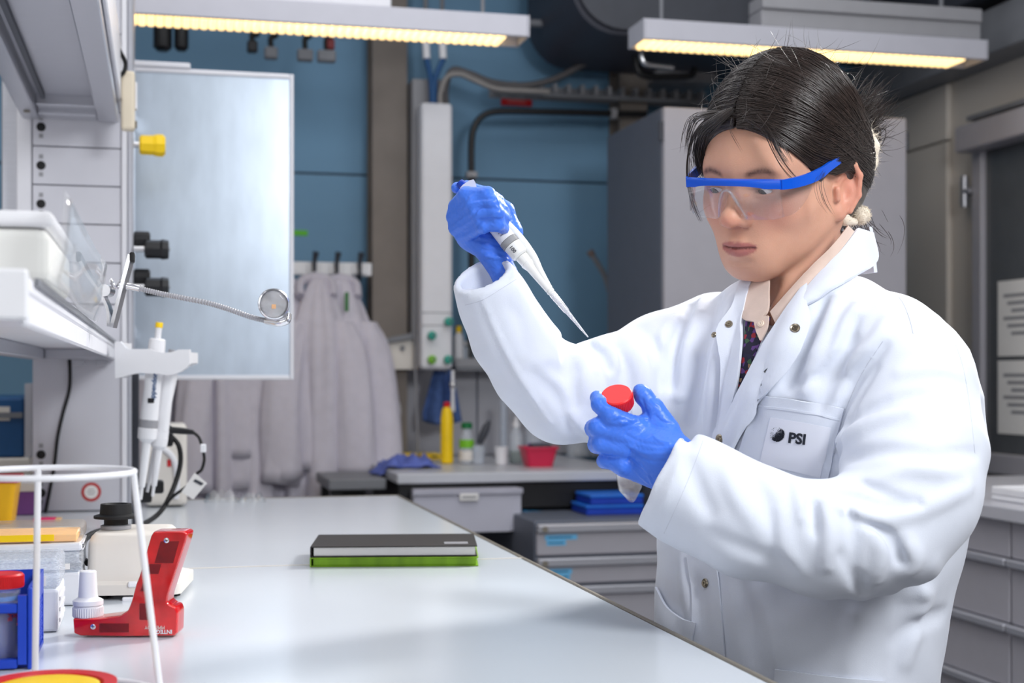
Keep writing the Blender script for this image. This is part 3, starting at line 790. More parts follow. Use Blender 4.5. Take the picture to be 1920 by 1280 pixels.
for (x0_, x1_, y0_, y1_) in ((RX + .04, RX + .05, ta.y - .75, ta.y), (RX + .41, RX + .42, ta.y - .75, ta.y), (RX + .0505, RX + .4095, ta.y - .01, ta.y), (RX + .0505, RX + .4095, ta.y - .75, ta.y - .74)):
    MB().box(x0_, x1_, y0_, y1_, CT + .0125, CT + .03, .003, 1).build('rim', 'white_plastic', t)

# ================================================================== lab coats on the rail
HY = 4.42
ra = onY(300, 503, HY); rb = onY(700, 503, HY); rz = ra.z * 0 + onY(620, 503, HY).z
t = thing('coat_rail', ((ra.x + rb.x) / 2, HY, rz), 'white coat rail on the blue wall left of the steel column', 'rail')
MB().box(ra.x, rb.x, HY + .03, HY + .05, rz - .02, rz + .022, .004).build('board', 'white_plastic', t)
for x in (ra.x + .05, rb.x - .05): MB().box(x - .02, x + .02, HY + .0505, BW - .0125, rz - .012, rz + .012).build('bracket', 'grey_plastic', t)
hooks = [onY(px, 490, HY).x for px in (360, 430, 505, 590, 632, 675)]
for x in hooks:
    MB().tube(smooth_path([(x, HY + .029, rz - .022), (x, HY + .012, rz - .03), (x, HY - .002, rz - .012), (x, HY + .004, rz + .02), (x + .004, HY - .004, rz + .05)], 5), [.006, .006, .006, .007, .010], 8).build('hook', 'dark_grey', t, True)
    MB().box(x - .022, x + .022, HY + .024, HY + .0295, rz - .016, rz + .016, .003, 1).build('hook_plate', 'white_plastic', t)
def hanging_coat(px, ytop, dY, w, label, seed, slv):
    r = np.random.default_rng(seed)
    Y = HY - .055 + dY
    top = onY(px, ytop, Y)
    X, Z = top.x, top.z
    t = thing('hanging_lab_coat', (X, Y, Z - 1.02), label, 'lab coat', 'lab coats on the rail')
    ph = r.uniform(0, 6.28, 8)
    def ring(v):
        # v 0 top .. 1 hem
        ww = w * (.18 + .62 * min(1, v / .16) ** .7 + .2 * v) * .5
        dd = (.022 + .05 * min(1, v / .2) + .035 * v)
        out = []
        n = 56
        for k in range(n):
            a = 2 * math.pi * k / n
            f = 1 + (.10 + .24 * v) * math.sin(5 * a + ph[0] + 1.2 * v) + (.05 + .13 * v) * math.sin(9 * a + ph[1] - 2 * v) + .04 * math.sin(14 * a + ph[2] + 3 * v)
            g = 1 + .25 * (f - 1)
            out.append(Vector((X + ww * g * math.cos(a) + .01 * math.sin(3 * v + ph[3]), Y + dd * f * math.sin(a), Z - 1.02 * v)))
        return out
    MB().rings([ring(v) for v in [0, .02, .05, .09, .14, .2, .28, .36, .44, .52, .6, .68, .76, .84, .92, 1]]).build('coat_body', 'coat_cloth_old', t, True, 180)
    for s, ln in ((-1, slv[0]), (1, slv[1])):
        if ln <= 0: continue
        P = smooth_path([(X + s * w * .30, Y - .03, Z - .13), (X + s * w * .42, Y - .055, Z - .22), (X + s * w * .5, Y - .075, Z - .13 - ln * .55), (X + s * w * (.5 + .06 * s * math.sin(ph[4])), Y - .08, Z - .13 - ln)], 6)
        m = len(P); rings = []
        for i, c in enumerate(P):
            v = i / (m - 1); rr = .038 + .022 * v
            rings.append([Vector((c.x + rr * (1 + .13 * math.sin(3 * a + ph[5] + 4 * v) + .06 * math.sin(7 * a + ph[6])) * math.cos(a), c.y + .65 * rr * (1 + .1 * math.sin(4 * a + 7 * v)) * math.sin(a), c.z + .008 * math.sin(a + ph[7]) * v)) for a in [2 * math.pi * k / 28 for k in range(28)]])
        # cuff turned in so that the opening is a hollow
        last = rings[-1]; cc = sum(last, Vector()) / len(last)
        rings.append([cc + (p - cc) * .86 for p in last]); rings.append([cc + (p - cc) * .82 + Vector((0, 0, .05)) for p in last])
        MB().rings(rings).build('sleeve', 'coat_cloth_old', t, True, 180)
    # collar and loop
    MB().tube(smooth_path([(X - .05, Y - .02, Z - .055), (X - .045, Y + .0, Z - .012), (X, Y + .012, Z + .002), (X + .045, Y + .0, Z - .012), (X + .05, Y - .02, Z - .055)], 5), .014, 10, flat=1.6).build('collar', 'coat_cloth_old', t, True)
    MB().tube(smooth_path([(X - .012, Y + .012, Z - .002), (X, Y + .02, Z + .022), (X + .012, Y + .012, Z - .002)], 5), .0025, 6).build('hanger_loop', 'coat_cloth_old', t, True)
    return t
hanging_coat(638, 524, .0, .23, 'rightmost pale lab coat on the rail, with a green name tag', 11, (.44, .52))
hanging_coat(592, 522, -.035, .22, 'second lab coat from the right on the rail', 12, (.47, .46))
hanging_coat(520, 522, .0, .25, 'third lab coat from the right, half behind the metal board', 13, (.40, .44))
hanging_coat(445, 522, -.03, .25, 'fourth lab coat from the right, below the metal board', 14, (.5, .48))
hanging_coat(368, 522, .0, .25, 'leftmost lab coat on the rail beside the pipette stand', 15, (.44, .5))
p = onY(650, 565, HY - .13)
tag(MB().box(p.x - .006, p.x + .006, HY - .135, HY - .128, p.z - .03, p.z + .028, .002, 1).build('name_tag', mat('tag_green', (50, 120, 60), .5)), 'dark green strip tag on the rightmost hanging lab coat', 'tag')
# ================================================================== the bench
BZ = .92
BX = .507; BY0 = .6; BY1 = onZ(730, 929, BZ).y; SEAM = onZ(970, 1046, BZ).y; BL = -1.3
bench = thing('lab_bench', (-.4, 1.9, 0), 'long white glass topped lab bench in the foreground', 'bench')
for (y0, y1) in ((BY0, SEAM - .0025), (SEAM + .0025, BY1)):
    MB().box(BL, BX - .006, y0, y1, BZ - .03, BZ, .0015, 1).build('worktop', 'bench_top', bench)
    MB().box(BX - .0055, BX, y0, y1, BZ - .034, BZ + .0012, .001, 1).build('edge_strip', 'steel_edge', bench)
MB().box(BL, BX, SEAM - .0022, SEAM + .0022, BZ - .03, BZ + .0005).build('joint_strip', 'cream_plastic', bench)
MB().box(BL, BX, BY1 + .0005, BY1 + .006, BZ - .034, BZ + .001, .001, 1).build('edge_strip', 'steel_edge', bench)
MB().box(BL, BX - .05, BY0 + .03, BY1 - .03, BZ - .09, BZ - .0305).build('frame', 'mid_grey', bench)
for x in (BL + .05, BX - .11):
    for y in (BY0 + .06, SEAM, BY1 - .12):
        MB().box(x, x + .05, y, y + .05, 0, BZ - .0905, .003, 1).build('leg', 'mid_grey', bench)

# ---------------------------------------------------------------- notebooks
a = onZ(603, 1063, BZ); b = onZ(917, 1061, BZ)
def book(z0, h, x0, x1, y0, dep, cover, pages, name, label, ang, tape=False):
    t = thing(name, ((x0 + x1) / 2, y0 + dep / 2, z0), label, 'notebook')
    c = Vector(((x0 + x1) / 2, y0 + dep / 2, z0 + h / 2)); R = Matrix.Rotation(ang, 3, 'Z')
    hw = (x1 - x0) / 2
    def bx(u0, u1, v0, v1, w0, w1, bev, nm, m, par=t):
        mb = MB(); cc = c + R @ Vector(((u0 + u1) / 2, (v0 + v1) / 2, 0)); cc.z = z0 + (w0 + w1) / 2
        mb.cbox(cc, (u1 - u0, v1 - v0, w1 - w0), bev, 2, R)
        return mb.build(nm, m, par)
    bx(-hw, hw, -dep / 2, dep / 2, 0, .0012, .0004, 'back_cover', cover)
    bx(-hw + .003, hw - .003, -dep / 2 + .003, dep / 2 - .003, .0014, h - .0016, .0006, 'pages', pages)
    cv = bx(-hw, hw, -dep / 2, dep / 2, h - .0014, h, .0004, 'front_cover', cover)
    bx(-hw - .0015, -hw + .0005, -dep / 2, dep / 2, 0.0, h, .0006, 'spine', cover)
    if tape: bx(hw - .045, hw - .012, -dep / 2 + .02, -dep / 2 + .045, h + .0001, h + .0004, 0, 'title_label', 'grey_plastic', cv)
    return t
mk('book_black', (44, 40, 40), .6, var=.08)
mk('green_edge', (132, 178, 36), .5, var=.25, vscale=14, stretch=(3, 1, 1))
rot = math.radians(-12)
yb = (a.y + b.y) / 2
cxm = (a.x + b.x) / 2; L_ = (b - a).length
ang = math.atan2(b.y - a.y, b.x - a.x)
book(BZ + .0005, .0125, cxm - L_ / 2, cxm + L_ / 2, yb, .15, 'green_edge', 'green_edge', 'green_notebook', 'thick green notebook lying under the black one', ang)
book(BZ + .0135, .0145, cxm - L_ / 2 + .0, cxm + L_ / 2 - .002, yb + .002, .15, 'book_black', 'paper', 'black_notebook', 'black covered notebook with white page edges lying on top', ang + .012, True)

# ---------------------------------------------------------------- red pipetting aid
D = 1.43
def P(px, py, d=D): return at(px, py, d)
zshift = BZ + .001 - P(240, 1197).z
def Q(px, py, d=D): return P(px, py, d) + Vector((0, 0, zshift))
mk('red_clear', (214, 10, 16), .10, spec=.6, var=.25, vscale=40, coat=.5)
b_ = M['red_clear'].node_tree.nodes['Principled BSDF']; b_.inputs['Transmission Weight'].default_value = .2
mk('dark_inner', (118, 12, 16), .4, var=.3, vscale=60)
out = [(145, 1163), (190, 1163), (232, 1158), (247, 1148), (254, 1130), (262, 1100), (268, 1085), (290, 1010), (295, 1002), (352, 1001), (358, 1006), (355, 1020), (322, 1120), (320, 1133), (327, 1139), (336, 1142), (340, 1152), (339, 1190), (334, 1196), (240, 1197), (160, 1196), (147, 1191)]
_sm = []
for i in range(len(out)):                       # round every corner of the outline a little
    p0, p1, p2 = Vector(out[i - 1]), Vector(out[i]), Vector(out[(i + 1) % len(out)])
    a_ = p1 + (p0 - p1) * min(.30, 3 / max((p0 - p1).length, 1e-6)); c_ = p1 + (p2 - p1) * min(.30, 3 / max((p2 - p1).length, 1e-6))
    for k_ in (0, .33, .67, 1): _sm.append(tuple(a_ * (1 - k_) ** 2 + p1 * 2 * k_ * (1 - k_) + c_ * k_ ** 2))
out = _sm
fw = Vector((SA, CA, 0))
t = thing('pipetting_aid', Q(240, 1197), 'translucent red pipetting aid with white nozzle standing on the bench', 'pipette')
pol = [Q(x, y) for x, y in out]
cen = sum(pol, Vector()) / len(pol)
def inset(k, off): return [Vector(p) + (cen - p).normalized() * k * 0 + fw * off for p in pol]
def shrink(px, off):
    res = []
    n = len(out)
    for i in range(n):
        p0 = Vector(out[i - 1]); p1 = Vector(out[i]); p2 = Vector(out[(i + 1) % n])
        t1 = (p1 - p0).normalized(); t2 = (p2 - p1).normalized()
        nn = Vector((-(t1.y + t2.y), t1.x + t2.x)); nn = nn.normalized() if nn.length > 1e-6 else Vector((0, 0))
        q = p1 + nn * px
        res.append(Q(q.x, q.y) + fw * off)
    return res
shell = MB().rings([shrink(2.6, -.0166), shrink(1.7, -.0160), shrink(.9, -.0148), shrink(.3, -.0132), shrink(0, -.011), shrink(0, .011), shrink(.3, .0132), shrink(.9, .0148), shrink(1.7, .0160), shrink(2.6, .0166)]).build('shell', 'red_clear', t, True, 50)
bmesh_fix = shell
for (x0, y0, x1, y1) in ((298, 1020, 332, 1060), (283, 1062, 305, 1080), (272, 1098, 286, 1112), (196, 1172, 250, 1188), (270, 1135, 290, 1165)):
    MB().prism([Q(x0, y1) - fw * .0172, Q(x1, y1) - fw * .0172, Q(x1 + (y1 - y0) * .28 * (y0 < 1120), y0) - fw * .0172, Q(x0 + (y1 - y0) * .28 * (y0 < 1120), y0) - fw * .0172], fw * .0006).build('inner_part', 'dark_inner', t)
for px, py in ((320, 1018), (292, 1155), (184, 1178)):
    q = Q(px, py) - fw * .0166
    sc_ = MB().lathe([(.0027, 0), (.0027, .0008), (.0018, .0012)], q, q - fw, 14).build('screw', 'chrome', t, True, 30)
    rt = Vector((CA, -SA, 0))
    for k_ in range(2):
        u_ = rt if k_ == 0 else Vector((0, 0, 1))
        MB().tube([q - fw * .0013 - u_ * .0014, q - fw * .0013 + u_ * .0014], .0003, 4).build('slot', 'dark_grey', sc_)
right = Vector((CA, -SA, 0))
pA = Q(165, 1166)
MB().lathe([(.0135, 0), (.0145, .001), (.0145, .0115), (.0135, .0125)], pA, pA + UP, 40).build('collar', 'white_plastic', t, True, 30)
MB().lathe([(.0150, .0130), (.0150, .0175), (.0105, .020), (.0096, .021), (.0082, .046), (.0072, .047)], pA, pA + UP, 32).build('nozzle', 'white_plastic', t, True, 30)
for k in range(40):
    a = 2 * math.pi * k / 40; c = pA + Vector((math.cos(a), math.sin(a), 0)) * .0147
    if c.y < pA.y + .004 : MB().cyl(c + UP * .002, c + UP * .0105, .0006, n=5).build('rib', 'white_plastic', t)
tq = Q(304, 1186) - fw * .0172
text('lettering', 'INTEGRA', Q(309, 1187) - fw * .0170, -right, -UP, .0056, 'white_plastic', t, .00012)
text('lettering', 'PIPETBOY', Q(298, 1179) - fw * .0170, -right, -UP, .0046, 'cream_plastic', t)

# ---------------------------------------------------------------- vortex mixer behind it
v0 = onZ(160, 1128, BZ); v1 = onZ(298, 1130, BZ)
t = thing('vortex_mixer', ((v0.x + v1.x) / 2, v0.y + .06, BZ), 'cream vortex mixer with a black rubber cup behind the red pipetting aid', 'mixer')
def rr(cx, cy, z, w, d, ang=0, r=.012):
    R = Matrix.Rotation(ang, 3, 'Z'); c = Vector((cx, cy, 0))
    return [c + R @ (p - c) for p in rrect(cx, cy, z, w, d, r)]
cx_, cy_ = (v0.x + v1.x) / 2 + .018, v0.y + .065
Wd = (v1 - v0).length
ztop = at(230, 1000, 1.66).z
an = -YAW * .6
MB().rings([rr(cx_, cy_, BZ + .006, Wd * 1.32, .135, an), rr(cx_, cy_, BZ + .018, Wd * 1.32, .135, an), rr(cx_ - .004, cy_, BZ + .022, Wd * 1.1, .12, an), rr(cx_ - .005, cy_, ztop - .012, Wd * 1.05, .115, an), rr(cx_ - .005, cy_, ztop - .004, Wd * .98, .11, an), rr(cx_ - .005, cy_, ztop, Wd * .9, .10, an)]).build('housing', 'cream_plastic', t, True, 40)
for dx in (-.04, .04):
    for dy in (-.04, .04): MB().cyl((cx_ + dx, cy_ + dy, BZ + .0003), (cx_ + dx, cy_ + dy, BZ + .0058), .008, n=12).build('foot', 'black_rubber', t)
cu = Vector((at(215, 990, 1.66).x, cy_, ztop + .0004))
MB().lathe([(.018, 0), (.018, .004), (.016, .005)], cu, cu + UP, 24).build('collar_ring', 'grey_plastic', t, True, 30)
MB().lathe([(.014, .005), (.014, .012), (.026, .013), (.026, .016), (.019, .018), (.018, .03), (.014, .03), (.006, .02)], cu, cu + UP, 26).build('rubber_cup', 'black_rubber', t, True, 30)
for px, py, ln in ((240, 1095, 18), (229, 1124, 26)):
    q = onZ(px, py, BZ); fr_y = cy_ - .062
    p = onY(px + ln / 2, py, fr_y - .004)
    MB().cbox(p, (ln * .0006, .008, .0068), .002).build('switch', 'white_plastic', t)
# its cable
tag(MB().tube(smooth_path([at(165, 1055, 1.72), at(155, 1045, 1.76), at(160, 1010, 1.85), at(200, 992, 1.95), at(260, 985, 2.2), at(300, 960, 2.35), at(325, 915, 2.4), at(338, 870, 2.42), at(335, 835, 2.42), at(318, 815, 2.42)], 8), .0042, 10).build('power_cable', 'black_rubber', None, True), 'thick black power cable looping from the pipette stand to the mixer', 'cable')

# ---------------------------------------------------------------- shelving tower
TYf = 2.85
x0 = onY(60, 700, TYf).x; x1 = onY(240, 700, TYf).x; zb = onY(150, 962, TYf).z
TB = BY1 - .03
t = thing('shelf_tower', ((x0 + x1) / 2, TYf + .07, BZ), 'tall white metal shelf tower standing on the bench', 'shelving')
MB().box(x0 + .002, x1 - .002, TYf + .02, TB, BZ + .012, 2.3).build('core', 'white_metal', t)
zl = [onY(150, y, TYf).z for y in (958, 570, 492, 420, 348, 276, 204, 132, 60, -12)]
mk('tower_panel', (206, 206, 214), .38, metal=.15, var=.015)
for i in range(len(zl) - 1):
    if zl[i + 1] > 2.3: break
    pn = MB().box(x0 + .001, x1 - .013, TYf, TYf + .0195, zl[i] + .001, zl[i + 1] - .001, .0012, 1).build('front_panel', 'tower_panel', t)
for py in (238, 310, 382, 852, 924):
    q = onY(77, py, TYf)
    h = MB().lathe([(.0085, 0), (.0085, .0012), (.007, .0018)], q + Vector((0, -.0001, 0)), q + Vector((0, -1, 0)), 18).build('plug', 'black_rubber', t, True, 30)
    for s in (-1, 1): MB().cbox(q + Vector((0, -.0006, s * .017)), (.0075, .001, .008)).build('slot', 'grey_plastic', t)
MB().box(x1 - .0125, x1 - .002, TYf - .006, TYf + .06, BZ + .001, 2.3, .002, 1).build('corner_profile', 'white_metal', t)
MB().box(x1 - .0015, x1 + .010, TYf + .006, TB, BZ + .001, 2.3, .002, 1).build('side_profile', 'aluminium', t)
MB().box(x0 - .028, x0 - .001, TYf + .0, TB, BZ + .3, 2.3, .002, 1).build('side_profile', 'white_metal', t)
MB().box(x0 - .06, x0 - .03, TYf + .05, TB, BZ + .35, 2.3, .002, 1).build('rear_profile', 'aluminium', t)
MB().box(x0, x1, TYf + .005, TB, BZ + .0005, BZ + .0115).build('foot_gap', 'black_plastic', t)
# round red inspection sticker
q = onY(171, 922, TYf - .0003)
st = thing('round_sticker', q, 'round white sticker with a red toothed border on the tower', 'sticker')
MB().lathe([(.0185, 0), (.0185, .0004)], q, q + Vector((0, -1, 0)), 36).build('disc', mat('sticker_red', (190, 70, 70), .6), st)
MB().lathe([(.0128, .00045), (.0128, .0007)], q, q + Vector((0, -1, 0)), 30).build('centre', 'paper', st)
for k in range(3): MB().cbox(q + Vector((0, -.0008, .005 - .0045 * k)), (.012 + .004 * (k == 1), .0002, .0014)).build('print_line', 'grey_plastic', st)
# knobs on the tower's side
def knob(py, big, small, m, label, y=TYf + .03, grp=None):
    z = onY(280, py, y).z
    X = x1 + .0105
    t = thing('tap_knob', (X + .02, y, z - .02), label, 'valve', grp)
    if m == 'yellow':
        MB().lathe([(.006, 0), (.006, .010)], (X, y, z), (X + 1, y, z), 14).build('stem', 'chrome', t, True)
        prof = [(.016, .0105), (.019, .014), (.0195, .036), (.022, .044), (.022, .055), (.017, .060)]
        MB().lathe(prof, (X, y, z), (X + 1, y, z), 8).build('grip', 'yellow', t)
    else:
        MB().lathe([(.014, 0.0), (.0175, .002), (.0175, .028), (.014, .031)], (X, y, z + .012), (X + 1, y, z + .012), 10).build('collar_grip', m, t)
        MB().lathe([(.006, .0), (.006, .022)], (X, y - .03, z - .008), (X + 1, y - .03, z - .008), 12).build('stem', 'chrome', t, True)
        MB().lathe([(.013, .020), (.018, .024), (.018, .050), (.020, .054), (.018, .066), (.012, .067)], (X, y - .03, z - .008), (X + 1, y - .03, z - .008), 8).build('grip', m, t)
        MB().lathe([(.003, .0672), (.003, .069)], (X, y - .03, z - .008), (X + 1, y - .03, z - .008), 10).build('end_mark', 'grey_plastic', t)
knob(272, 0, 0, 'yellow', 'yellow gas tap handle on the tower side')
knob(462, 0, 0, 'black_plastic', 'upper pair of black tap handles on the tower side', grp='black taps on the tower')
knob(532, 0, 0, 'black_plastic', 'lower pair of black tap handles on the tower side behind the clip lamp', grp='black taps on the tower')
# metal board behind the tower
WY = 3.16
wx0 = onY(200, 400, WY).x; wx1 = onY(551, 400, WY).x; wz1 = onY(551, 139, WY).z; wz0 = onY(551, 712, WY).z
t = thing('metal_board', ((wx0 + wx1) / 2, WY, wz0), 'brushed metal magnetic board with a white frame beside the tower', 'board')
MB().box(wx0 + .008, wx1 - .008, WY + .006, WY + .012, wz0 + .008, wz1 - .008).build('sheet', mat('galvanised', (186, 197, 210), .33, metal=.9, var=.07, vscale=26, stretch=(1, 1, .35)), t)
MB().box(wx1 - .0085, wx1, WY, WY + .018, wz0, wz1, .002, 1).build('frame_side', 'white_metal', t)
MB().box(wx0, wx0 + .0085, WY, WY + .018, wz0, wz1, .002, 1).build('frame_side', 'white_metal', t)
MB().box(wx0 + .009, wx1 - .009, WY, WY + .018, wz1 - .0105, wz1, .002, 1).build('frame_top', 'white_metal', t)
MB().box(wx0 + .009, wx1 - .009, WY, WY + .018, wz0, wz0 + .0105, .002, 1).build('frame_bottom', 'white_metal', t)
q = onY(405, 125, WY)
MB().box(wx0 + .0, onY(357, 125, WY).x, WY - .004, WY + .018, wz1 + .0005, wz1 + .012, .002, 1).build('hanger_rail', 'white_metal', t)
for zz_ in (wz1 - .12, wz0 + .1):
    MB().box(x1 + .0105, wx0 + .06, WY + .0185, WY + .028, zz_ - .015, zz_ + .015).build('bracket', 'aluminium', t)
    MB().box(x1 - .03, x1 + .0103, TB + .0005, WY + .028, zz_ - .015, zz_ + .015).build('bracket', 'aluminium', t)
# upper shelf tray
sx0 = onY(41, 215, TYf - .02).x; sx1 = onY(222, 228, TYf - .02).x; sz = onY(222, 228, TYf - .02).z
Y0 = .7; Y1 = TYf - .008
t = thing('upper_shelf', ((sx0 + sx1) / 2, 1.8, sz), 'aluminium framed upper shelf running from the tower to the camera', 'shelf')
MB().box(sx1 - .038, sx1, Y0, Y1, sz, sz + .045, .002, 1).build('side_beam', 'aluminium', t)
MB().box(sx0, sx0 + .03, Y0, Y1, sz, sz + .045, .002, 1).build('side_beam', 'aluminium', t)
MB().box(sx0 + .0305, sx1 - .0385, Y1 - .05, Y1, sz + .002, sz + .03, .002, 1).build('end_beam', 'aluminium', t)
MB().box(sx0 + .0305, sx1 - .0385, Y1 - .09, Y1 - .051, sz + .012, sz + .035, .002, 1).build('cross_bar', 'aluminium', t)
MB().box(sx0 + .0305, sx1 - .0385, Y0, Y1 - .091, sz + .032, sz + .042).build('shelf_plate', 'aluminium', t)
MB().box(sx0 + .04, sx0 + .048, Y0, Y1 - .1, sz + .022, sz + .0315).build('inner_rib', 'dark_grey', t)
q = onY(50, 200, Y1 - .02)
MB().cyl((sx0 + .016, Y1 - .09, sz - .0003), (sx0 + .016, Y1 - .09, sz - .003), .006, n=12).build('bolt', 'steel_edge', t)
MB().box(sx1 + .0005, sx1 + .008, Y0, Y1, sz + .02, sz + .12, .002, 1).build('upstand', 'white_metal', t)
# switch box and cable at the shelf end
t = thing('switch_box', (sx1 + .02, Y1 - .12, sz), 'beige cable switch box clipped to the upper shelf end', 'switch')
c0 = at(240, 190, 2.62)
MB().cbox(c0, (.025, .03, .108), .005).build('case', 'beige_plastic', t)
MB().cbox(c0 + Vector((.0145, 0, .01)), (.004, .018, .05), .0015).build('rocker', 'white_plastic', t)
MB().cbox(c0 + Vector((.0145, 0, -.042)), (.004, .010, .012), .001).build('clip', 'steel_edge', t)
tag(MB().tube(smooth_path([at(195, -30, 2.5), at(197, 15, 2.52), at(199, 50, 2.54), at(210, 68, 2.56), at(226, 98, 2.58), at(235, 118, 2.6), at(232, 135, 2.6), at(219, 147, 2.6)], 7), .0038, 10).build('switch_cable', 'black_rubber', None, True), 'black cable curving down into the beige switch box', 'cable')
# lower shelf
lx1 = -.082; lx0 = -.50; lz1 = 1.245; lz0 = 1.212
Y0 = .96; Y1 = TYf - .008
t = thing('lower_shelf', (-.29, 1.9, lz0), 'white lower shelf with an aluminium underside beside the camera', 'shelf')
MB().box(lx0, lx1, Y0 + .006, Y1, lz1 - .012, lz1, .002, 1).build('shelf_plate', 'white_metal', t)
MB().box(lx1 - .006, lx1 + .0, Y0 + .006, Y1, lz0, lz1 - .0125, .002, 1).build('side_beam', 'white_metal', t)
MB().box(lx1 - .16, lx1 - .13, Y0 + .03, Y1, lz0, lz1 - .0125, .002, 1).build('under_rail', 'aluminium', t)
MB().box(lx0, lx0 + .03, Y0 + .03, Y1, lz0, lz1 - .0125, .002, 1).build('under_rail', 'aluminium', t)
MB().box(lx1 - .1295, lx1 - .0065, Y1 - .03, Y1, lz0, lz1 - .0125, .002, 1).build('cross_bar', 'aluminium', t)
MB().box(lx0, lx1, Y0, Y0 + .0055, lz0 + .004, lz1 + .004, .002, 1).build('end_cap', 'white_plastic', t)
MB().box(lx1 + .0005, lx1 + .0035, 1.0, Y1, lz1 - .004, lz1 + .0005).build('edge_line', 'mid_grey', t)
for px in (146, 191):
    q = onY(px, 697, TYf - .03); MB().cbox((q.x, TYf - .02, lz0 - .006), (.022, .02, .011), .001).build('bracket_foot', 'aluminium', t)
# white box on the lower shelf
t = thing('white_box', (-.2, 1.12, lz1), 'blurred white storage box at the near end of the lower shelf', 'box')
bx1 = at(98, 460, 1.04).x; ztop_ = at(98, 404, 1.04).z
MB().box(bx1 - .30, bx1, 1.06, 1.30, lz1 + .0005, ztop_ - .012, .008, 3).build('tub', mat('box_white', (226, 226, 222), .6, var=.01), t)
MB().box(bx1 - .303, bx1 + .003, 1.057, 1.303, ztop_ - .0115, ztop_, .005, 3).build('lid', 'white_plastic', t)
# clear guard along the edge
rows = []
for i in range(10):
    v = i / 9
    row = []
    for j in range(8):
        u = j / 7
        y = 1.02 + (1.78 - 1.02) * v
        zt = .012 + (.062 - .012 * v + .004 * math.sin(9 * v)) * u
        row.append((lx1 + .006 + .018 * u * (.4 + .6 * math.sin(2.2 * v + .4)) + .003 * math.sin(7 * v + 3 * u), y, lz1 - .012 + zt))
    rows.append(row)
tag(MB().grid(rows, .0012).build('clear_guard', 'film', None, True, 180), 'crumpled clear plastic strip along the lower shelf edge', 'plastic strip')
# ================================================================== clip lamp on the shelf edge
D = 1.72
t = thing('clip_lamp', at(212, 600, D), 'chrome clip-on lamp with a flexible gooseneck arm', 'lamp')
def strip(pts, w, th, nm, m):
    P = smooth_path([at(x, y, D) for x, y in pts], 5)
    mb = MB(); rings = []
    fw_ = Vector((SA, CA, 0))
    for i, p in enumerate(P):
        a = P[max(0, i - 1)]; b = P[min(len(P) - 1, i + 1)]
        tt = (b - a).normalized(); nn = tt.cross(fw_).normalized()
        rings.append([p + fw_ * w + nn * th, p - fw_ * w + nn * th, p - fw_ * w - nn * th, p + fw_ * w - nn * th])
    return mb.rings(rings).build(nm, m, t, False)
strip([(247, 478), (240, 505), (232, 535), (222, 575), (212, 614)], .009, .0022, 'clip_jaw', 'chrome')
strip([(147, 476), (155, 492), (168, 516), (190, 548), (205, 580), (207, 612)], .009, .0018, 'clip_jaw', 'chrome')
for px, py in ((248, 483), (148, 482)):
    q = at(px, py, D); MB().cbox(q, (.006, .024, .012), .002).build('jaw_cap', 'black_rubber', t)
q = at(200, 545, D)
MB().tube([q - Vector((SA, CA, 0)) * .011, q + Vector((SA, CA, 0)) * .011], .0075, 16).build('hinge_barrel', 'chrome', t, True, 40)
MB().tube([at(217, 532, D) + Vector((SA, CA, 0)) * .01 * math.sin(a) + Vector((CA, -SA, 0)) * .0055 * math.cos(a) + UP * .0055 * math.sin(a * 2) for a in [2 * math.pi * k / 20 for k in range(20)]], .0012, 6, loop=True).build('spring', 'chrome', t, True)
MB().tube([at(238, 536, D), at(262, 541, D)], .0042, 12).build('socket', 'chrome', t, True, 40)
neck = smooth_path([at(262, 541, D), at(300, 550, D), at(340, 558, D), at(390, 568, D), at(430, 580, D), at(470, 594, D), at(500, 601, D), at(520, 603, D - .01)], 12)
neck2 = [neck[0]]
for p in neck[1:]:
    if (p - neck2[-1]).length > .0008: neck2.append(p)
dense = []
for i in range(len(neck2) - 1):
    for k in range(3): dense.append(neck2[i].lerp(neck2[i + 1], k / 3))
MB().tube(dense, [.0034 if (i % 4) < 2 else .0028 for i in range(len(dense))], 10).build('gooseneck', 'brushed_steel', t, True, 20)
MB().tube(smooth_path([at(498, 601, D - .004), at(522, 604, D - .01), at(537, 600, D - .01), at(540, 588, D - .008)], 5), [.0042, .0052, .0052, .0045], 12).build('neck_end', 'chrome', t, True)
hd = at(513, 570, D - .012); hdir = (Vector((0, 0, CAMZ)) - hd).normalized(); hdir = (hdir + Vector((.1, 0, .05))).normalized()
MB().lathe([(.006, -.022), (.013, -.020), (.018, -.008), (.0190, .002), (.0185, .0045), (.0170, .005), (.0166, .002), (.0155, .0005)], hd, hd + hdir, 36).build('lamp_head', 'chrome', t, True, 40)
MB().lathe([(.0150, .0008), (.0150, .0012)], hd, hd + hdir, 32).build('reflector', mat('reflector', (215, 216, 222), .25, metal=.6), t)
MB().cbox(hd + hdir * .0022 + Vector((0, 0, -.003)), (.0052, .001, .0052), .0003).build('led_chip', mat('led_chip', (245, 170, 60), .5), t)
MB().lathe([(.0163, .0034), (.012, .0046), (.0002, .0052)], hd, hd + hdir, 32).build('lens', 'clear', t, True, 180)

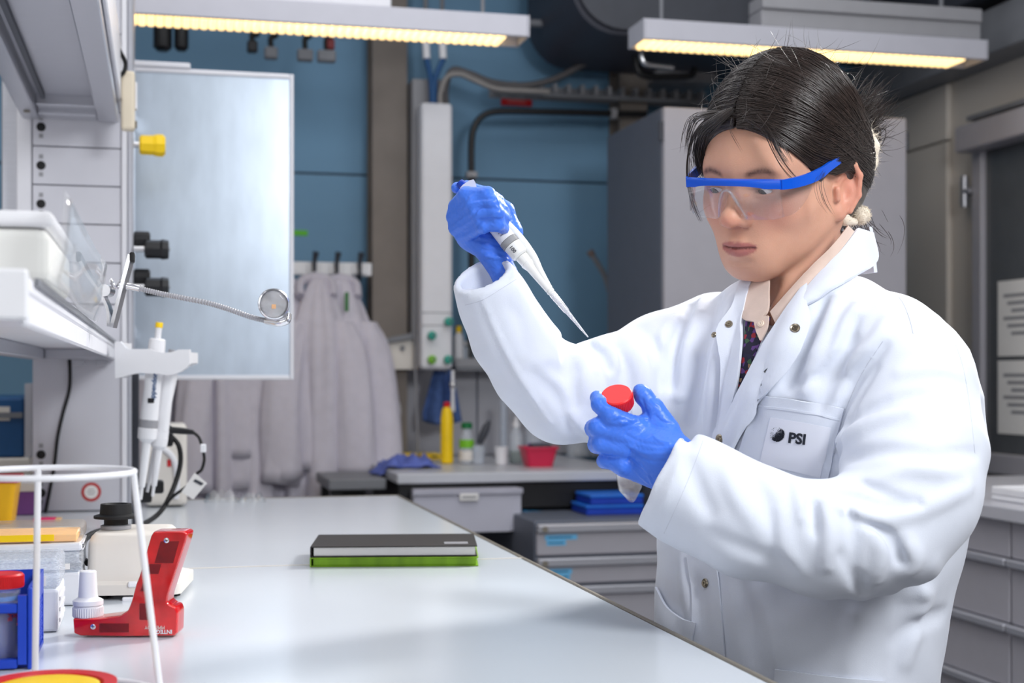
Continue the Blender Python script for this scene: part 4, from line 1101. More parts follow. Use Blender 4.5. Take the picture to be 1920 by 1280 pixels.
# ================================================================== pipette stand with pipettes
D = 2.3
arm = [(215, 640), (225, 640), (236, 652), (240, 654), (280, 654), (292, 658), (305, 661), (322, 660), (335, 655), (355, 655), (355, 682), (349, 690), (338, 697), (325, 702), (312, 703), (295, 700), (280, 700), (262, 699), (248, 701), (232, 706), (216, 709)]
fwv = Vector((SA, CA, 0)); rgt = Vector((CA, -SA, 0))
t = thing('pipette_hanger', at(280, 705, D), 'curved white pipette holder arm at the end of the lower shelf', 'holder')
MB().prism([at(x, y, D - .03) for x, y in arm], fwv * .012).build('front_bracket', 'white_plastic', t)
MB().prism([at(x, y, D + .05) for x, y in arm], fwv * .012).build('rear_bracket', 'white_plastic', t)
MB().prism([at(x, y, D - .0175) for x, y in [(216, 642), (226, 642), (226, 706), (216, 708)]], fwv * .067).build('mount', 'white_plastic', t)
MB().prism([at(x, y, D - .0175) for x, y in [(342, 660), (354, 660), (354, 680), (342, 686)]], fwv * .067).build('front_rail', 'white_plastic', t)
def hung_pipette(top, bot, d, label, cap, cuff, tx=False, w=1.0):
    a = at(*top, d); b = at(*bot, d); L = (b - a).length
    t = thing('hanging_pipette', b, label, 'pipette', 'pipettes hanging in the holder')
    pr = lambda l: [(r * w, s * L) for r, s in l]
    MB().lathe(pr([(.0055, 0), (.006, .006), (.006, .03)]), a, b, 18).build('plunger_button', cap, t, True, 30)
    MB().lathe(pr([(.005, .031), (.005, .09)]), a, b, 14).build('plunger', 'white_plastic', t, True, 30)
    MB().lathe(pr([(.010, .091), (.013, .10), (.014, .20), (.0135, .36), (.0145, .52), (.0145, .55)]), a, b, 20).build('body', 'white_plastic', t, True, 30)
    MB().lathe(pr([(.0150, .551), (.0150, .595)]), a, b, 20).build('band', cuff, t, True, 30)
    MB().lathe(pr([(.0148, .596), (.0155, .60), (.0148, .655), (.0075, .68)]), a, b, 20).build('collar', 'white_plastic', t, True, 30)
    MB().lathe(pr([(.0072, .681), (.0068, .80), (.0052, .93), (.0032, .932), (.0030, 1.0)]), a, b, 16).build('cone', 'white_plastic', t, True, 30)
    return t, a, b, L
t, a, b, L = hung_pipette((299, 604), (263, 936), D - .0, 'front hanging pipette with yellow button and blue lettering', 'yellow', 'grey_plastic')
ax = (b - a).normalized()
off = (Vector((0, 0, CAMZ)) - a); off = (off - ax * off.dot(ax)).normalized()
text('lettering', 'eppendorf', a + ax * L * .36 + off * .0142 + rgt * .002, -ax, off.cross(-ax), .0115, 'dark_blue', t, .0002)
MB().cbox(a + ax * L * .44 + off * .0143, (.010, .002, .008), .001).build('display', 'black_plastic', t)
hung_pipette((322, 655), (286, 930), D + .03, 'second hanging pipette with a yellow ring behind the front one', 'grey_plastic', 'white_plastic', w=.85)
hung_pipette((328, 664), (276, 922), D + .055, 'third hanging pipette at the back of the holder', 'yellow', 'white_plastic', w=.8)
# charger arm, connector, cable with paper flag
c0 = at(325, 803, 2.36)
t = thing('charger_plug', c0, 'black charger plug on a thin cable with a paper flag', 'cable')
MB().tube([at(305, 800, 2.36), at(322, 806, 2.36), at(345, 808, 2.36), at(362, 810, 2.36)], [.010, .0058, .0055, .004], 12).build('plug', 'black_plastic', t, True, 30)
MB().tube(smooth_path([at(362, 810, 2.36), at(373, 820, 2.36), at(379, 838, 2.36), at(383, 860, 2.36), at(378, 880, 2.36), at(369, 888, 2.36), at(352, 910, 2.36), at(325, 930, 2.36), at(312, 945, 2.38)], 6), .0026, 8).build('wire', 'black_rubber', t, True)
q = at(381, 840, 2.357); MB().cbox(q, (.010, .008, .014), .002).build('clip', 'white_plastic', t)
fl = [(365, 886), (388, 906), (362, 936), (340, 922)]
MB().prism([at(x, y, 2.352) for x, y in fl], fwv * .001).build('paper_flag', 'paper', t)
MB().prism([at(x, y, 2.3505) for x, y in [(366, 898), (382, 906), (377, 910), (362, 902)]], fwv * .0008).build('print_line', 'dark_grey', t)
# stand post with black clamps behind the pipettes
p0 = at(252, 945, 2.45); 
t = thing('stand_post', (p0.x, p0.y, BZ), 'dark stand post with black clamps behind the hanging pipettes', 'stand')
q = at(254, 900, 2.45); q.z = BZ + .0005
MB().box(q.x - .006, q.x + .006, q.y - .01, q.y + .01, BZ + .0005, at(254, 700, 2.45).z, .002, 1).build('post', 'dark_grey', t)
for (px, py, w, h) in ((311, 820, .016, .03), (297, 912, .012, .022), (268, 925, .02, .03)):
    c = at(px, py, 2.42); MB().cbox(c, (w * 1.5, .03, h), .004).build('clamp', 'black_plastic', t)
    MB().tube([c, Vector((q.x, q.y, c.z))], .004, 8).build('clamp_arm', 'dark_grey', t, True)
# cream instrument behind
i0 = onZ(272, 952, BZ); i1 = onZ(351, 950, BZ)
t = thing('cream_instrument', ((i0.x + i1.x) / 2, i0.y + .06, BZ), 'cream instrument housing behind the hanging pipettes', 'instrument')
zt_ = onY(320, 795, i0.y).z
MB().box(i0.x, i1.x, i0.y, min(i0.y + .12, BY1 - .01), BZ + .003, zt_, .010, 3).build('housing', 'cream_plastic', t)
MB().tube(smooth_path([onY(x, y, i0.y - .004) for x, y in ((300, 838), (316, 848), (326, 862), (331, 885), (332, 915), (330, 935))], 5), .006, 8).build('white_hose', 'white_plastic', t, True)
MB().cbox(onY(317, 868, i0.y - .001), (.007, .0015, .014)).build('red_mark', 'red', t)
for dx in (.01,): MB().box(i0.x + .01, i1.x - .01, i0.y + .02, i0.y + .1, BZ + .0003, BZ + .0028).build('foot', 'black_rubber', t)
# thin cable on the tower front
tag(MB().tube(smooth_path([onY(x, y, TYf - .006) for x, y in ((128, 655), (131, 690), (130, 730), (118, 775), (108, 820), (102, 870), (94, 915), (86, 955), (82, 975))], 6), .0032, 8).build('thin_cable', 'black_rubber', None, True), 'thin black cable running down the front of the tower', 'cable')
# clear wrappers at the far bench end
for k, (px, s) in enumerate(((415, 1.0), (472, .8))):
    c = onZ(px, 940, BZ); r = np.random.default_rng(20 + k); ph = r.uniform(0, 6, 6)
    rows = [[(c.x + (.055 * (u / 11 - .5)) * s * 1.3, c.y + .05 * (v / 7 - .5), BZ + .001 + max(0, .010 * s * (1 + math.sin(1.3 * u + ph[0] + v) + .6 * math.sin(2.4 * v + ph[1])) * min(1, u / 2, (11 - u) / 2, v / 1.5, (7 - v) / 1.5))) for u in range(12)] for v in range(8)]
    tag(MB().grid(rows, .0006).build('clear_wrapper', 'film', None, True, 60), ('left' if k == 0 else 'right') + ' crumpled clear wrapper at the far end of the bench', 'wrapper', 'wrappers at the bench end')

# ================================================================== boxes of tips at the left
def tip_box(x0, x1, y0, y1, z0, z1, zl, name, label, lidm, tips=None):
    t = thing(name, ((x0 + x1) / 2, (y0 + y1) / 2, z0), label, 'box')
    MB().box(x0, x1, y0, y1, z0, z1, .003, 2).build('base', mat('rack_white', (226, 228, 234), .35, var=.02) if 'rack_white' not in bpy.data.materials else bpy.data.materials['rack_white'], t)
    for k in range(3):
        zz = z0 + (z1 - z0) * (.25 + .25 * k)
        MB().box(x1 - .0003, x1 + .0012, y0 + .008, y1 - .008, zz - .002, zz + .002).build('side_rib', 'white_plastic', t)
    MB().box(x0 - .001, x1 + .001, y0 - .001, y1 + .001, z1 + .0003, zl, .006, 3).build('lid', lidm, t)
    if tips:
        MB().box(x0 + .006, x1 - .006, y0 + .006, y1 - .006, z1 + .0008, z1 + (zl - z1) * .5, .001, 1).build('tip_tray', tips, t)
        MB().box(x0 + .006, x1 - .03, y0 - .0028, y0 - .0015, z1 + .003, z1 + (zl - z1) * .55).build('label', 'yellow', t)
    else:
        MB().box(x0 + .01, x1 - .012, y0 - .0028, y0 - .0015, z1 + .004, z1 + (zl - z1) * .45).build('label', 'paper', t)
    return t
pR = onZ(152, 1135, BZ)
y0 = pR.y
tip_box(pR.x - .13, pR.x, y0, y0 + .09, BZ + .0005, at(150, 1062, 1.66).z, at(150, 1024, 1.66).z, 'tip_box', 'translucent tip box under the orange one', 'milky')
zs_ = at(150, 1024, 1.66).z + .0005
tip_box(pR.x - .13, pR.x + .001, y0, y0 + .09, zs_, zs_ + .0015 + .008, at(150, 978, 1.66).z, 'tip_box', 'tip box with orange tips under a clear lid, top of its stack', 'orange_clear', 'orange')
pR = onZ(110, 1185, BZ)
tip_box(pR.x - .12, pR.x, pR.y, pR.y + .09, BZ + .0005, at(110, 1100, 1.46).z, at(110, 1043, 1.46).z, 'tip_box', 'tall translucent tip box standing behind the blue tube rack', 'milky')

# ================================================================== blue tube rack with the red capped tube
D = 1.26
t = thing('tube_rack', at(40, 1255, D), 'bright blue tube rack with perforated side at the lower left', 'rack')
xr = at(60, 1100, D).x; yr = at(60, 1100, D).y; xb = at(78, 1100, D + .14).x
RZ0 = BZ + .0005; RZ1 = at(60, 1102, D).z
rk = 'blue_plastic'
xl = xr - .15; yb_ = yr + .13
MB().box(xr - .004, xr, yr, yr + .008, RZ0, RZ1, .001, 1).build('post', rk, t)
for zz in (RZ0 + .001, RZ0 + .050):
    mb = MB()
    mb.box(xl, xr - .0125, yr, yr + .010, zz, zz + .008, .001, 1).build('front_bar', rk, t)
MB().box(xl, xr - .0045, yr + .0105, yb_, RZ0, RZ0 + .004).build('floor_plate', rk, t)
MB().box(xr - .012, xr - .0045, yr, yr + .008, RZ0 + .0045, RZ1 - .0065).build('front_post', rk, t)
MB().box(xl, xr - .0045, yb_ - .004, yb_, RZ0 + .0045, RZ1).build('back_plate', rk, t)
# perforated side: frame strips and a lattice of rounded rings
mb = MB()
mb.box(xr - .004, xr, yr + .0085, yr + .014, RZ0, RZ1).box(xr - .004, xr, yb_ - .006, yb_, RZ0, RZ1).box(xr - .004, xr, yr + .0145, yb_ - .0065, RZ1 - .022, RZ1).box(xr - .004, xr, yr + .0145, yb_ - .0065, RZ0, RZ0 + .004)
nz_ = 11; ny_ = 9
for i in range(nz_):
    for j in range(ny_):
        cy = yr + .0145 + (yb_ - .0065 - yr - .0145) * (j + (.25 if i % 2 else .75)) / ny_; cz = RZ0 + .008 + (RZ1 - .030 - RZ0) * (i + .5) / nz_
        mb.tube([(xr - .002, cy + .0062 * math.cos(a), cz + .0036 * math.sin(a)) for a in [2 * math.pi * k / 8 for k in range(8)]], .0016, 4, loop=True)
ps = mb.build('perforated_side', rk, t); ps['kind'] = 'stuff'
c = at(11, 1160, D - .005); c = Vector((xr - .030, yr - .0005 + .03, RZ0 + .004))
tb = at(47, 1090, D)
tube_r = .0145
c = Vector((at(9, 1160, D + .03).x, yr + .027, RZ0 + .0045))
zt_ = at(10, 1096, D + .03).z; zb_ = RZ0 + .0045
t = thing('tube_with_blue_liquid', c, 'red capped centrifuge tube with blue liquid standing in the blue rack', 'tube')
H = zt_ - zb_
MB().lathe([(.012, 0), (tube_r, .003), (tube_r, H), (tube_r - .0012, H), (tube_r - .0012, .004)], c, c + UP, 32, caps=False).build('wall', 'clear', t, True, 40)
MB().lathe([(.0115, .0012), (tube_r - .0016, .004), (tube_r - .0016, .047), (.0002, .0472)], c, c + UP, 28).build('liquid', mat('blue_liquid', (34, 66, 160), .2), t, True, 40)
lab = []
MB().rings([[c + Vector((math.cos(a), math.sin(a), 0)) * (tube_r + .0003) + UP * z for a in [math.radians(170 + 190 * k / 24) for k in range(25)]] for z in (.048, H * .8)], close=False).build('label', mat('frost', (238, 238, 246), .6), t, True)
for k in range(3):
    an = math.radians(300 + 17 * k - 4); rad = Vector((math.cos(an), math.sin(an), 0)); tg = Vector((-math.sin(an), math.cos(an), 0))
    text('lettering', ['NAME', 'PEX', 'PHATE'][k], c + rad * (tube_r + .0006) + UP * (H * .66 + .004 * (k == 2) * -1), -UP, tg, .0052, 'red', t)
MB().rings([[c + Vector((math.cos(a), math.sin(a), 0)) * (tube_r - .0014) + UP * z for a in [2 * math.pi * k / 24 for k in range(24)]] for z in (H * .82, H * .88)], close=False).build('fill_band', mat('band_blue', (30, 130, 215), .4), t, True)
cap = c + UP * (H - .001)
MB().lathe([(tube_r - .0005, 0), (.0172, .0006), (.0172, .0115), (.0160, .0130), (.0150, .0125), (.0002, .0124)], cap, cap + UP, 48).build('cap', 'red', t, True, 35)
for k in range(60):
    a = 2 * math.pi * k / 60
    if math.sin(a) > .45: continue
    q = cap + Vector((math.cos(a), math.sin(a), 0)) * .0173
    if k == 0 or 'ribm' not in globals():
        ribo = MB().cyl(q + UP * .0015, q + UP * .0108, .0005, n=5).build('rib', 'red', t); ribm = ribo.data; rib0 = Vector(ribo.location) - (q - LOC[t.name])
    else:
        o = bpy.data.objects.new('rib', ribm); COL.objects.link(o); o.parent = t; o.location = q - LOC[t.name] + rib0

# ================================================================== white wire stand and the red/yellow tray
t = thing('wire_stand', onZ(60, 1300, BZ), 'white wire stand with a ring top in the left foreground', 'stand')
D0 = 1.12
rc = at(90, 886, D0)
Rr = .066; Rb = .088
def circ(c, r, n=48): return [c + Vector((math.cos(2 * math.pi * k / n), math.sin(2 * math.pi * k / n), 0)) * r for k in range(n)]
MB().tube(circ(rc, Rr), .0024, 10, loop=True).build('top_ring', 'white_plastic', t, True)
bc = Vector((rc.x + .0, rc.y + .0, BZ + .003))
MB().tube(circ(bc, Rb), .0024, 10, loop=True).build('base_ring', 'white_plastic', t, True)
for ang in (-10, 101, 226):
    a = math.radians(ang); d = Vector((math.cos(a), math.sin(a), 0))
    MB().tube([rc + d * Rr, bc + d * Rb], .0028, 10).build('leg', 'white_plastic', t, True)
tc_ = at(100, 1300, 1.12); tc_ = Vector((bc.x + .0, bc.y - .010, BZ + .0005))
t = thing('sharps_tray', tc_, 'round red tray with a yellow insert under the wire stand', 'tray')
zt_ = .014
MB().lathe([(.045, 0), (.049, .004), (.051, zt_), (.053, zt_ + .003), (.053, zt_ + .006), (.043, zt_ + .005), (.0405, zt_ - .003), (.038, .006)], tc_, tc_ + UP, 48).build('bowl', 'red', t, True, 40)
MB().lathe([(.0400, zt_ - .003), (.0398, zt_ + .0042), (.035, zt_ + .0055), (.024, zt_ + .003), (.0002, zt_ + .003)], tc_, tc_ + UP, 40).build('insert', 'yellow', t, True, 40)

# ================================================================== things left of the tower
q = onZ(8, 984, BZ)
t = thing('sharps_bin', q, 'yellow sharps bin with a red lid at the far left edge', 'bin')
zt_ = at(10, 906, 2.48).z
MB().rings([rrect(q.x - .05, q.y + .06, BZ + .0005, .12, .10), rrect(q.x - .05, q.y + .06, zt_, .138, .115)]).build('tub', mat('sharps_yellow', (245, 185, 20), .45), t, True, 40)
MB().rings([rrect(q.x - .05, q.y + .06, zt_ + .0005, .146, .122), rrect(q.x - .05, q.y + .06, zt_ + .010, .146, .122)]).build('lid', 'red', t, True, 40)
q = onZ(45, 966, BZ)
t = thing('purple_box', q, 'purple carton standing between the sharps bin and the tower', 'box')
MB().box(q.x - .02, q.x + .026, q.y, q.y + .06, BZ + .0005, at(45, 922, 2.66).z, .002, 1).build('carton', 'purple', t)
MB().box(q.x - .02, q.x + .026, q.y, q.y + .06, at(45, 922, 2.66).z + .0003, at(45, 905, 2.66).z, .002, 1).build('lid', 'cream_plastic', t)
q = onZ(88, 974, BZ)
t = thing('pink_pad', q, 'bright pink note pad lying at the foot of the tower', 'note pad')
MB().box(q.x - .02, q.x + .016, q.y - .04, q.y, BZ + .0005, BZ + .005, .0005, 1).build('pad', 'pink', t)
MB().box(q.x + .0165, q.x + .026, q.y - .04, q.y, BZ + .0005, BZ + .004, .0005, 1).build('tab', 'orange', t)
# dark blue freezer and cream ledge beyond
fy = 3.25
a = onY(-60, 745, fy); b = onY(46, 856, fy)
t = thing('counter_freezer', ((a.x + b.x) / 2, fy, 0), 'dark blue appliance seen in the gap left of the tower', 'appliance')
MB().box(a.x - .3, b.x, fy, fy + .5, b.z - .001, a.z, .006).build('case', 'dark_blue', t)
MB().box(a.x - .3, b.x - .004, fy - .008, fy - .0005, (a.z + b.z) / 2 + .02, (a.z + b.z) / 2 + .032).build('front_rail', 'mid_grey', t)
MB().box(b.x - .055, b.x - .03, fy - .004, fy - .0005, a.z - .05, a.z - .02).build('label', 'cream_plastic', t)
MB().box(a.x - .3, b.x + .012, fy - .02, fy + .5, .1, b.z - .002, .004).build('base_cabinet', 'cream_plastic', t)
MB().box(a.x - .3, b.x, fy + .02, fy + .5, 0, .0995).build('plinth', 'black_plastic', t)
MB().box(b.x + .0005, b.x + .014, fy - .004, fy + .5, b.z - .0015, a.z + .03).build('side_trim', 'aluminium', t)
# ================================================================== implicit surface tools
def V3(v): return np.array([v[0], v[1], v[2]], np.float32)
def rcone(P, a, b, ra, rb):
    a = V3(a); b = V3(b); ba = b - a
    t = np.clip(((P - a) @ ba) / (ba @ ba), 0, 1)
    return np.linalg.norm(P - a - t[:, None] * ba, axis=1) - (ra + (rb - ra) * t)
def ellip(P, c, r, R=None):
    q = P - V3(c)
    if R is not None: q = q @ R          # columns of R are the ellipsoid's axes
    r = V3(r)
    k0 = np.linalg.norm(q / r, axis=1); k1 = np.linalg.norm(q / (r * r), axis=1)
    return k0 * (k0 - 1) / np.maximum(k1, 1e-9)
def smin(a, b, k):
    h = np.clip(0.5 + 0.5 * (b - a) / k, 0, 1)
    return b + (a - b) * h - k * h * (1 - h)
def smax(a, b, k): return -smin(-a, -b, k)
def chain(P, pts, rad, k=None):
    d = None
    for i in range(len(pts) - 1):
        e = rcone(P, pts[i], pts[i + 1], rad[i], rad[i + 1])
        d = e if d is None else (np.minimum(d, e) if k is None else smin(d, e, k))
    return d
def polydist(P, pts):
    d = None; pts = [V3(p) for p in pts]
    for i in range(len(pts) - 1):
        a, b = pts[i], pts[i + 1]; ba = b - a
        t = np.clip(((P - a) @ ba) / max(ba @ ba, 1e-12), 0, 1)
        e = np.linalg.norm(P - a - t[:, None] * ba, axis=1)
        d = e if d is None else np.minimum(d, e)
    return d
def evalc(f, P, n=40000):
    out = np.empty(len(P), np.float32); P = P.astype(np.float32)
    for i in range(0, len(P), n): out[i:i + n] = f(P[i:i + n])
    return out
def surfnet(f, lo, hi, h, s=4, refine=1, fcoarse=None):
    lo = V3(lo); hi = V3(hi)
    nc = np.ceil((hi - lo) / (h * s)).astype(int)
    ax = [lo[i] + np.arange(nc[i] + 1) * h * s for i in range(3)]
    G = np.stack(np.meshgrid(*ax, indexing='ij'), -1).reshape(-1, 3)
    C = evalc(fcoarse or f, G).reshape(nc + 1)
    m = np.abs(C) < h * s * 1.1 + .003
    for a in range(3):
        m2 = m.copy()
        sl = [slice(None)] * 3; sr = [slice(None)] * 3
        sl[a] = slice(1, None); sr[a] = slice(None, -1)
        m2[tuple(sl)] |= m[tuple(sr)]; m2[tuple(sr)] |= m[tuple(sl)]
        m = m2
    n = nc * s + 1
    idx = [np.minimum((np.arange(n[i]) + s // 2) // s, nc[i]) for i in range(3)]
    F = np.where(C < 0, -1.0, 1.0)[np.ix_(*idx)].astype(np.float32)
    fm = m[np.ix_(*idx)]
    I = np.argwhere(fm)
    F[fm] = evalc(f, lo + I * h)
    S = F < 0
    cn = n - 1
    cnt = np.zeros(cn, np.int8)
    for dx in (0, 1):
        for dy in (0, 1):
            for dz in (0, 1):
                cnt += S[dx:dx + cn[0], dy:dy + cn[1], dz:dz + cn[2]]
    act = np.argwhere((cnt > 0) & (cnt < 8))
    vid = -np.ones(cn, np.int64)
    vid[tuple(act.T)] = np.arange(len(act))
    off = np.array([(a, b, c) for a in (0, 1) for b in (0, 1) for c in (0, 1)])
    vals = np.stack([F[tuple((act + o).T)] for o in off], 1).astype(float)
    acc = np.zeros((len(act), 3)); w = np.zeros(len(act))
    for i in range(8):
        for j in range(i + 1, 8):
            if np.abs(off[i] - off[j]).sum() != 1: continue
            a = vals[:, i]; b = vals[:, j]
            c = (a < 0) != (b < 0)
            t = np.where(c, a / np.where(c, a - b, 1), 0)
            acc += np.where(c[:, None], off[i] + t[:, None] * (off[j] - off[i]), 0); w += c
    V = lo + (act + acc / w[:, None]) * h
    quads = []
    for a in range(3):
        b, c = (a + 1) % 3, (a + 2) % 3
        sl0 = [slice(None)] * 3; sl1 = [slice(None)] * 3
        sl0[a] = slice(None, -1); sl1[a] = slice(1, None)
        X = np.argwhere(S[tuple(sl0)] != S[tuple(sl1)])
        ok = (X[:, b] > 0) & (X[:, c] > 0) & (X[:, b] < cn[b]) & (X[:, c] < cn[c]) & (X[:, a] < cn[a])
        X = X[ok]
        inside = S[tuple(X.T)]
        eb = np.zeros(3, int); eb[b] = 1; ec = np.zeros(3, int); ec[c] = 1
        q = np.stack([vid[tuple((X - eb - ec).T)], vid[tuple((X - ec).T)], vid[tuple(X.T)], vid[tuple((X - eb).T)]], 1)
        q[~inside] = q[~inside][:, ::-1]
        quads.append(q)
    Q = np.concatenate(quads)
    Q = Q[(Q >= 0).all(1)]
    for _ in range(refine):
        g = grad(f, V); d = evalc(f, V)
        gn = np.linalg.norm(g, axis=1)
        V = V - g * np.clip(d / np.maximum(gn, .3) ** 2, -h, h)[:, None] * .8
    return V, Q
def grad(f, V, e=1e-3):
    g = np.empty_like(V)
    for i in range(3):
        d = np.zeros(3); d[i] = e
        g[:, i] = (evalc(f, V + d) - evalc(f, V - d)) / (2 * e)
    return g
def np_mesh(name, V, Q, cols=None):
    me = bpy.data.meshes.new(name)
    me.vertices.add(len(V)); me.vertices.foreach_set('co', V.astype(np.float32).ravel())
    k = Q.shape[1]
    me.loops.add(len(Q) * k); me.loops.foreach_set('vertex_index', Q.astype(np.int32).ravel())
    me.polygons.add(len(Q)); me.polygons.foreach_set('loop_start', (np.arange(len(Q)) * k).astype(np.int32))
    me.update(calc_edges=True); me.validate()
    if cols is not None:
        at_ = me.color_attributes.new('tint', 'FLOAT_COLOR', 'POINT')
        at_.data.foreach_set('color', np.concatenate([cols, np.ones((len(cols), 1))], 1).astype(np.float32).ravel())
    return me
def sdf_obj(name, f, lo, hi, h, material, parent, refine=1, cols=None):
    V, Q = surfnet(f, lo, hi, h, refine=refine)
    me = np_mesh(name, V, Q, cols(V) if cols else None)
    return link_mesh(name, me, material, parent, True, 180)
CAMP = np.array([0, 0, CAMZ])
def rays(px, py):
    px = np.asarray(px, float); py = np.asarray(py, float)
    xc = (px - CX) / FPX; zc = (HZ - py) / FPX
    D = np.stack([xc * CA + SA, CA - xc * SA, zc], -1)
    return D                                            # unit forward depth
def raycast(f, px, py, d0, d1, n=38):
    """first surface along the line of sight between depths d0..d1 -> points, depth"""
    D = rays(px, py); sh = D.shape[:-1]; D = D.reshape(-1, 3)
    t = np.full(len(D), float(d0)); 
    for _ in range(n):
        d = f((CAMP + D * t[:, None]).astype(np.float32))
        t = np.minimum(t + np.clip(d * .75, -.02, .05), d1)
    return (CAMP + D * t[:, None]).reshape(sh + (3,)), t.reshape(sh)
def lerp_poly(pl, n):
    pl = np.asarray(pl, float)
    s = np.r_[0, np.cumsum(np.linalg.norm(np.diff(pl, axis=0), axis=1))]
    u = np.linspace(0, s[-1], n)
    return np.stack([np.interp(u, s, pl[:, i]) for i in range(pl.shape[1])], 1)
def patch(f, A, B, nu, nv, d0, d1, off, thick, name, material, parent, curve=True, puff=0.0):
    """slab of cloth lying on the surface f: ruled between the two traced edges A and B"""
    def sm(pl):
        return [(p.x, p.y) for p in smooth_path([Vector((x, y, 0)) for x, y in pl], 6)] if curve and len(pl) > 2 else pl
    a = lerp_poly(sm(A), nu); b = lerp_poly(sm(B), nu)
    w = np.linspace(0, 1, nv)[None, :, None]
    g = a[:, None] * (1 - w) + b[:, None] * w
    P, t = raycast(f, g[..., 0], g[..., 1], d0, d1)
    n = grad(f, P.reshape(-1, 3)); n /= np.linalg.norm(n, axis=1, keepdims=True) + 1e-9
    n = n.reshape(P.shape)
    ww = np.linspace(0, 1, nv)[None, :]; uu = np.linspace(0, 1, nu)[:, None]
    bump = puff * np.sin(np.pi * ww) * np.sin(np.pi * uu) ** .5
    lo = P + n * off; hi = P + n * (off + thick + bump)[..., None]
    mb = MB(); bm = mb.bm
    va = [[bm.verts.new(p) for p in r] for r in lo]; vb = [[bm.verts.new(p) for p in r] for r in hi]
    for i in range(nu - 1):
        for j in range(nv - 1):
            bm.faces.new((va[i][j], va[i][j + 1], va[i + 1][j + 1], va[i + 1][j])); bm.faces.new((vb[i][j], vb[i + 1][j], vb[i + 1][j + 1], vb[i][j + 1]))
    for i in range(nu - 1):
        bm.faces.new((va[i][0], va[i + 1][0], vb[i + 1][0], vb[i][0])); bm.faces.new((va[i][-1], vb[i][-1], vb[i + 1][-1], va[i + 1][-1]))
    for j in range(nv - 1):
        bm.faces.new((va[0][j], vb[0][j], vb[0][j + 1], va[0][j + 1])); bm.faces.new((va[-1][j], va[-1][j + 1], vb[-1][j + 1], vb[-1][j]))
    return mb.build(name, material, parent, True, 60)
# ================================================================== the woman
RT = Vector((CA, -SA, 0)); FW = Vector((SA, CA, 0)); UPV = Vector((0, 0, 1))
def J(px, py, d): return V3(at(px, py, d))
def RP(r, d): return r * d / FPX                       # radius given in pixels at depth d
pbase = at(1520, 705, 1.62); pbase.z = 0
person = thing('person', pbase, 'woman in a white lab coat and blue gloves holding a pipette over a tube', 'person')

# ---------------------------------------------------------------- head
TH, PT, RL = math.radians(42.5), math.radians(15), math.radians(6.5)
hh = -math.sin(TH) * RT - math.cos(TH) * FW
HF = math.cos(PT) * hh - math.sin(PT) * UPV
HU = math.sin(PT) * hh + math.cos(PT) * UPV
HL = UPV.cross(hh)
HL, HU = HL * math.cos(RL) - HU * math.sin(RL), HU * math.cos(RL) + HL * math.sin(RL)
HC = V3(at(1462, 325, 1.60))
HM = np.stack([V3(HL), V3(HF), V3(HU)], 1)             # columns: left, forward, up
def h2w(p): return HC + HM @ V3(p)
def hloc(P): return (P - HC) @ HM
NB = V3(at(1512, 640, 1.63))
neck_top = h2w((0, -.030, -.055))
def rx(a):
    c, s = math.cos(a), math.sin(a); return np.array([[1, 0, 0], [0, c, -s], [0, s, c]])
def rz(a):
    c, s = math.cos(a), math.sin(a); return np.array([[c, -s, 0], [s, c, 0], [0, 0, 1]])
EARR = rz(math.radians(30)) @ rx(math.radians(14))
EARP = [np.array([.0735, -.012, -.018]) + EARR @ np.array([.0055, .0160 * math.cos(t), .0285 * math.sin(t)]) for t in (0.35, 1.05, 1.75, 2.5, 3.3, 4.1)]
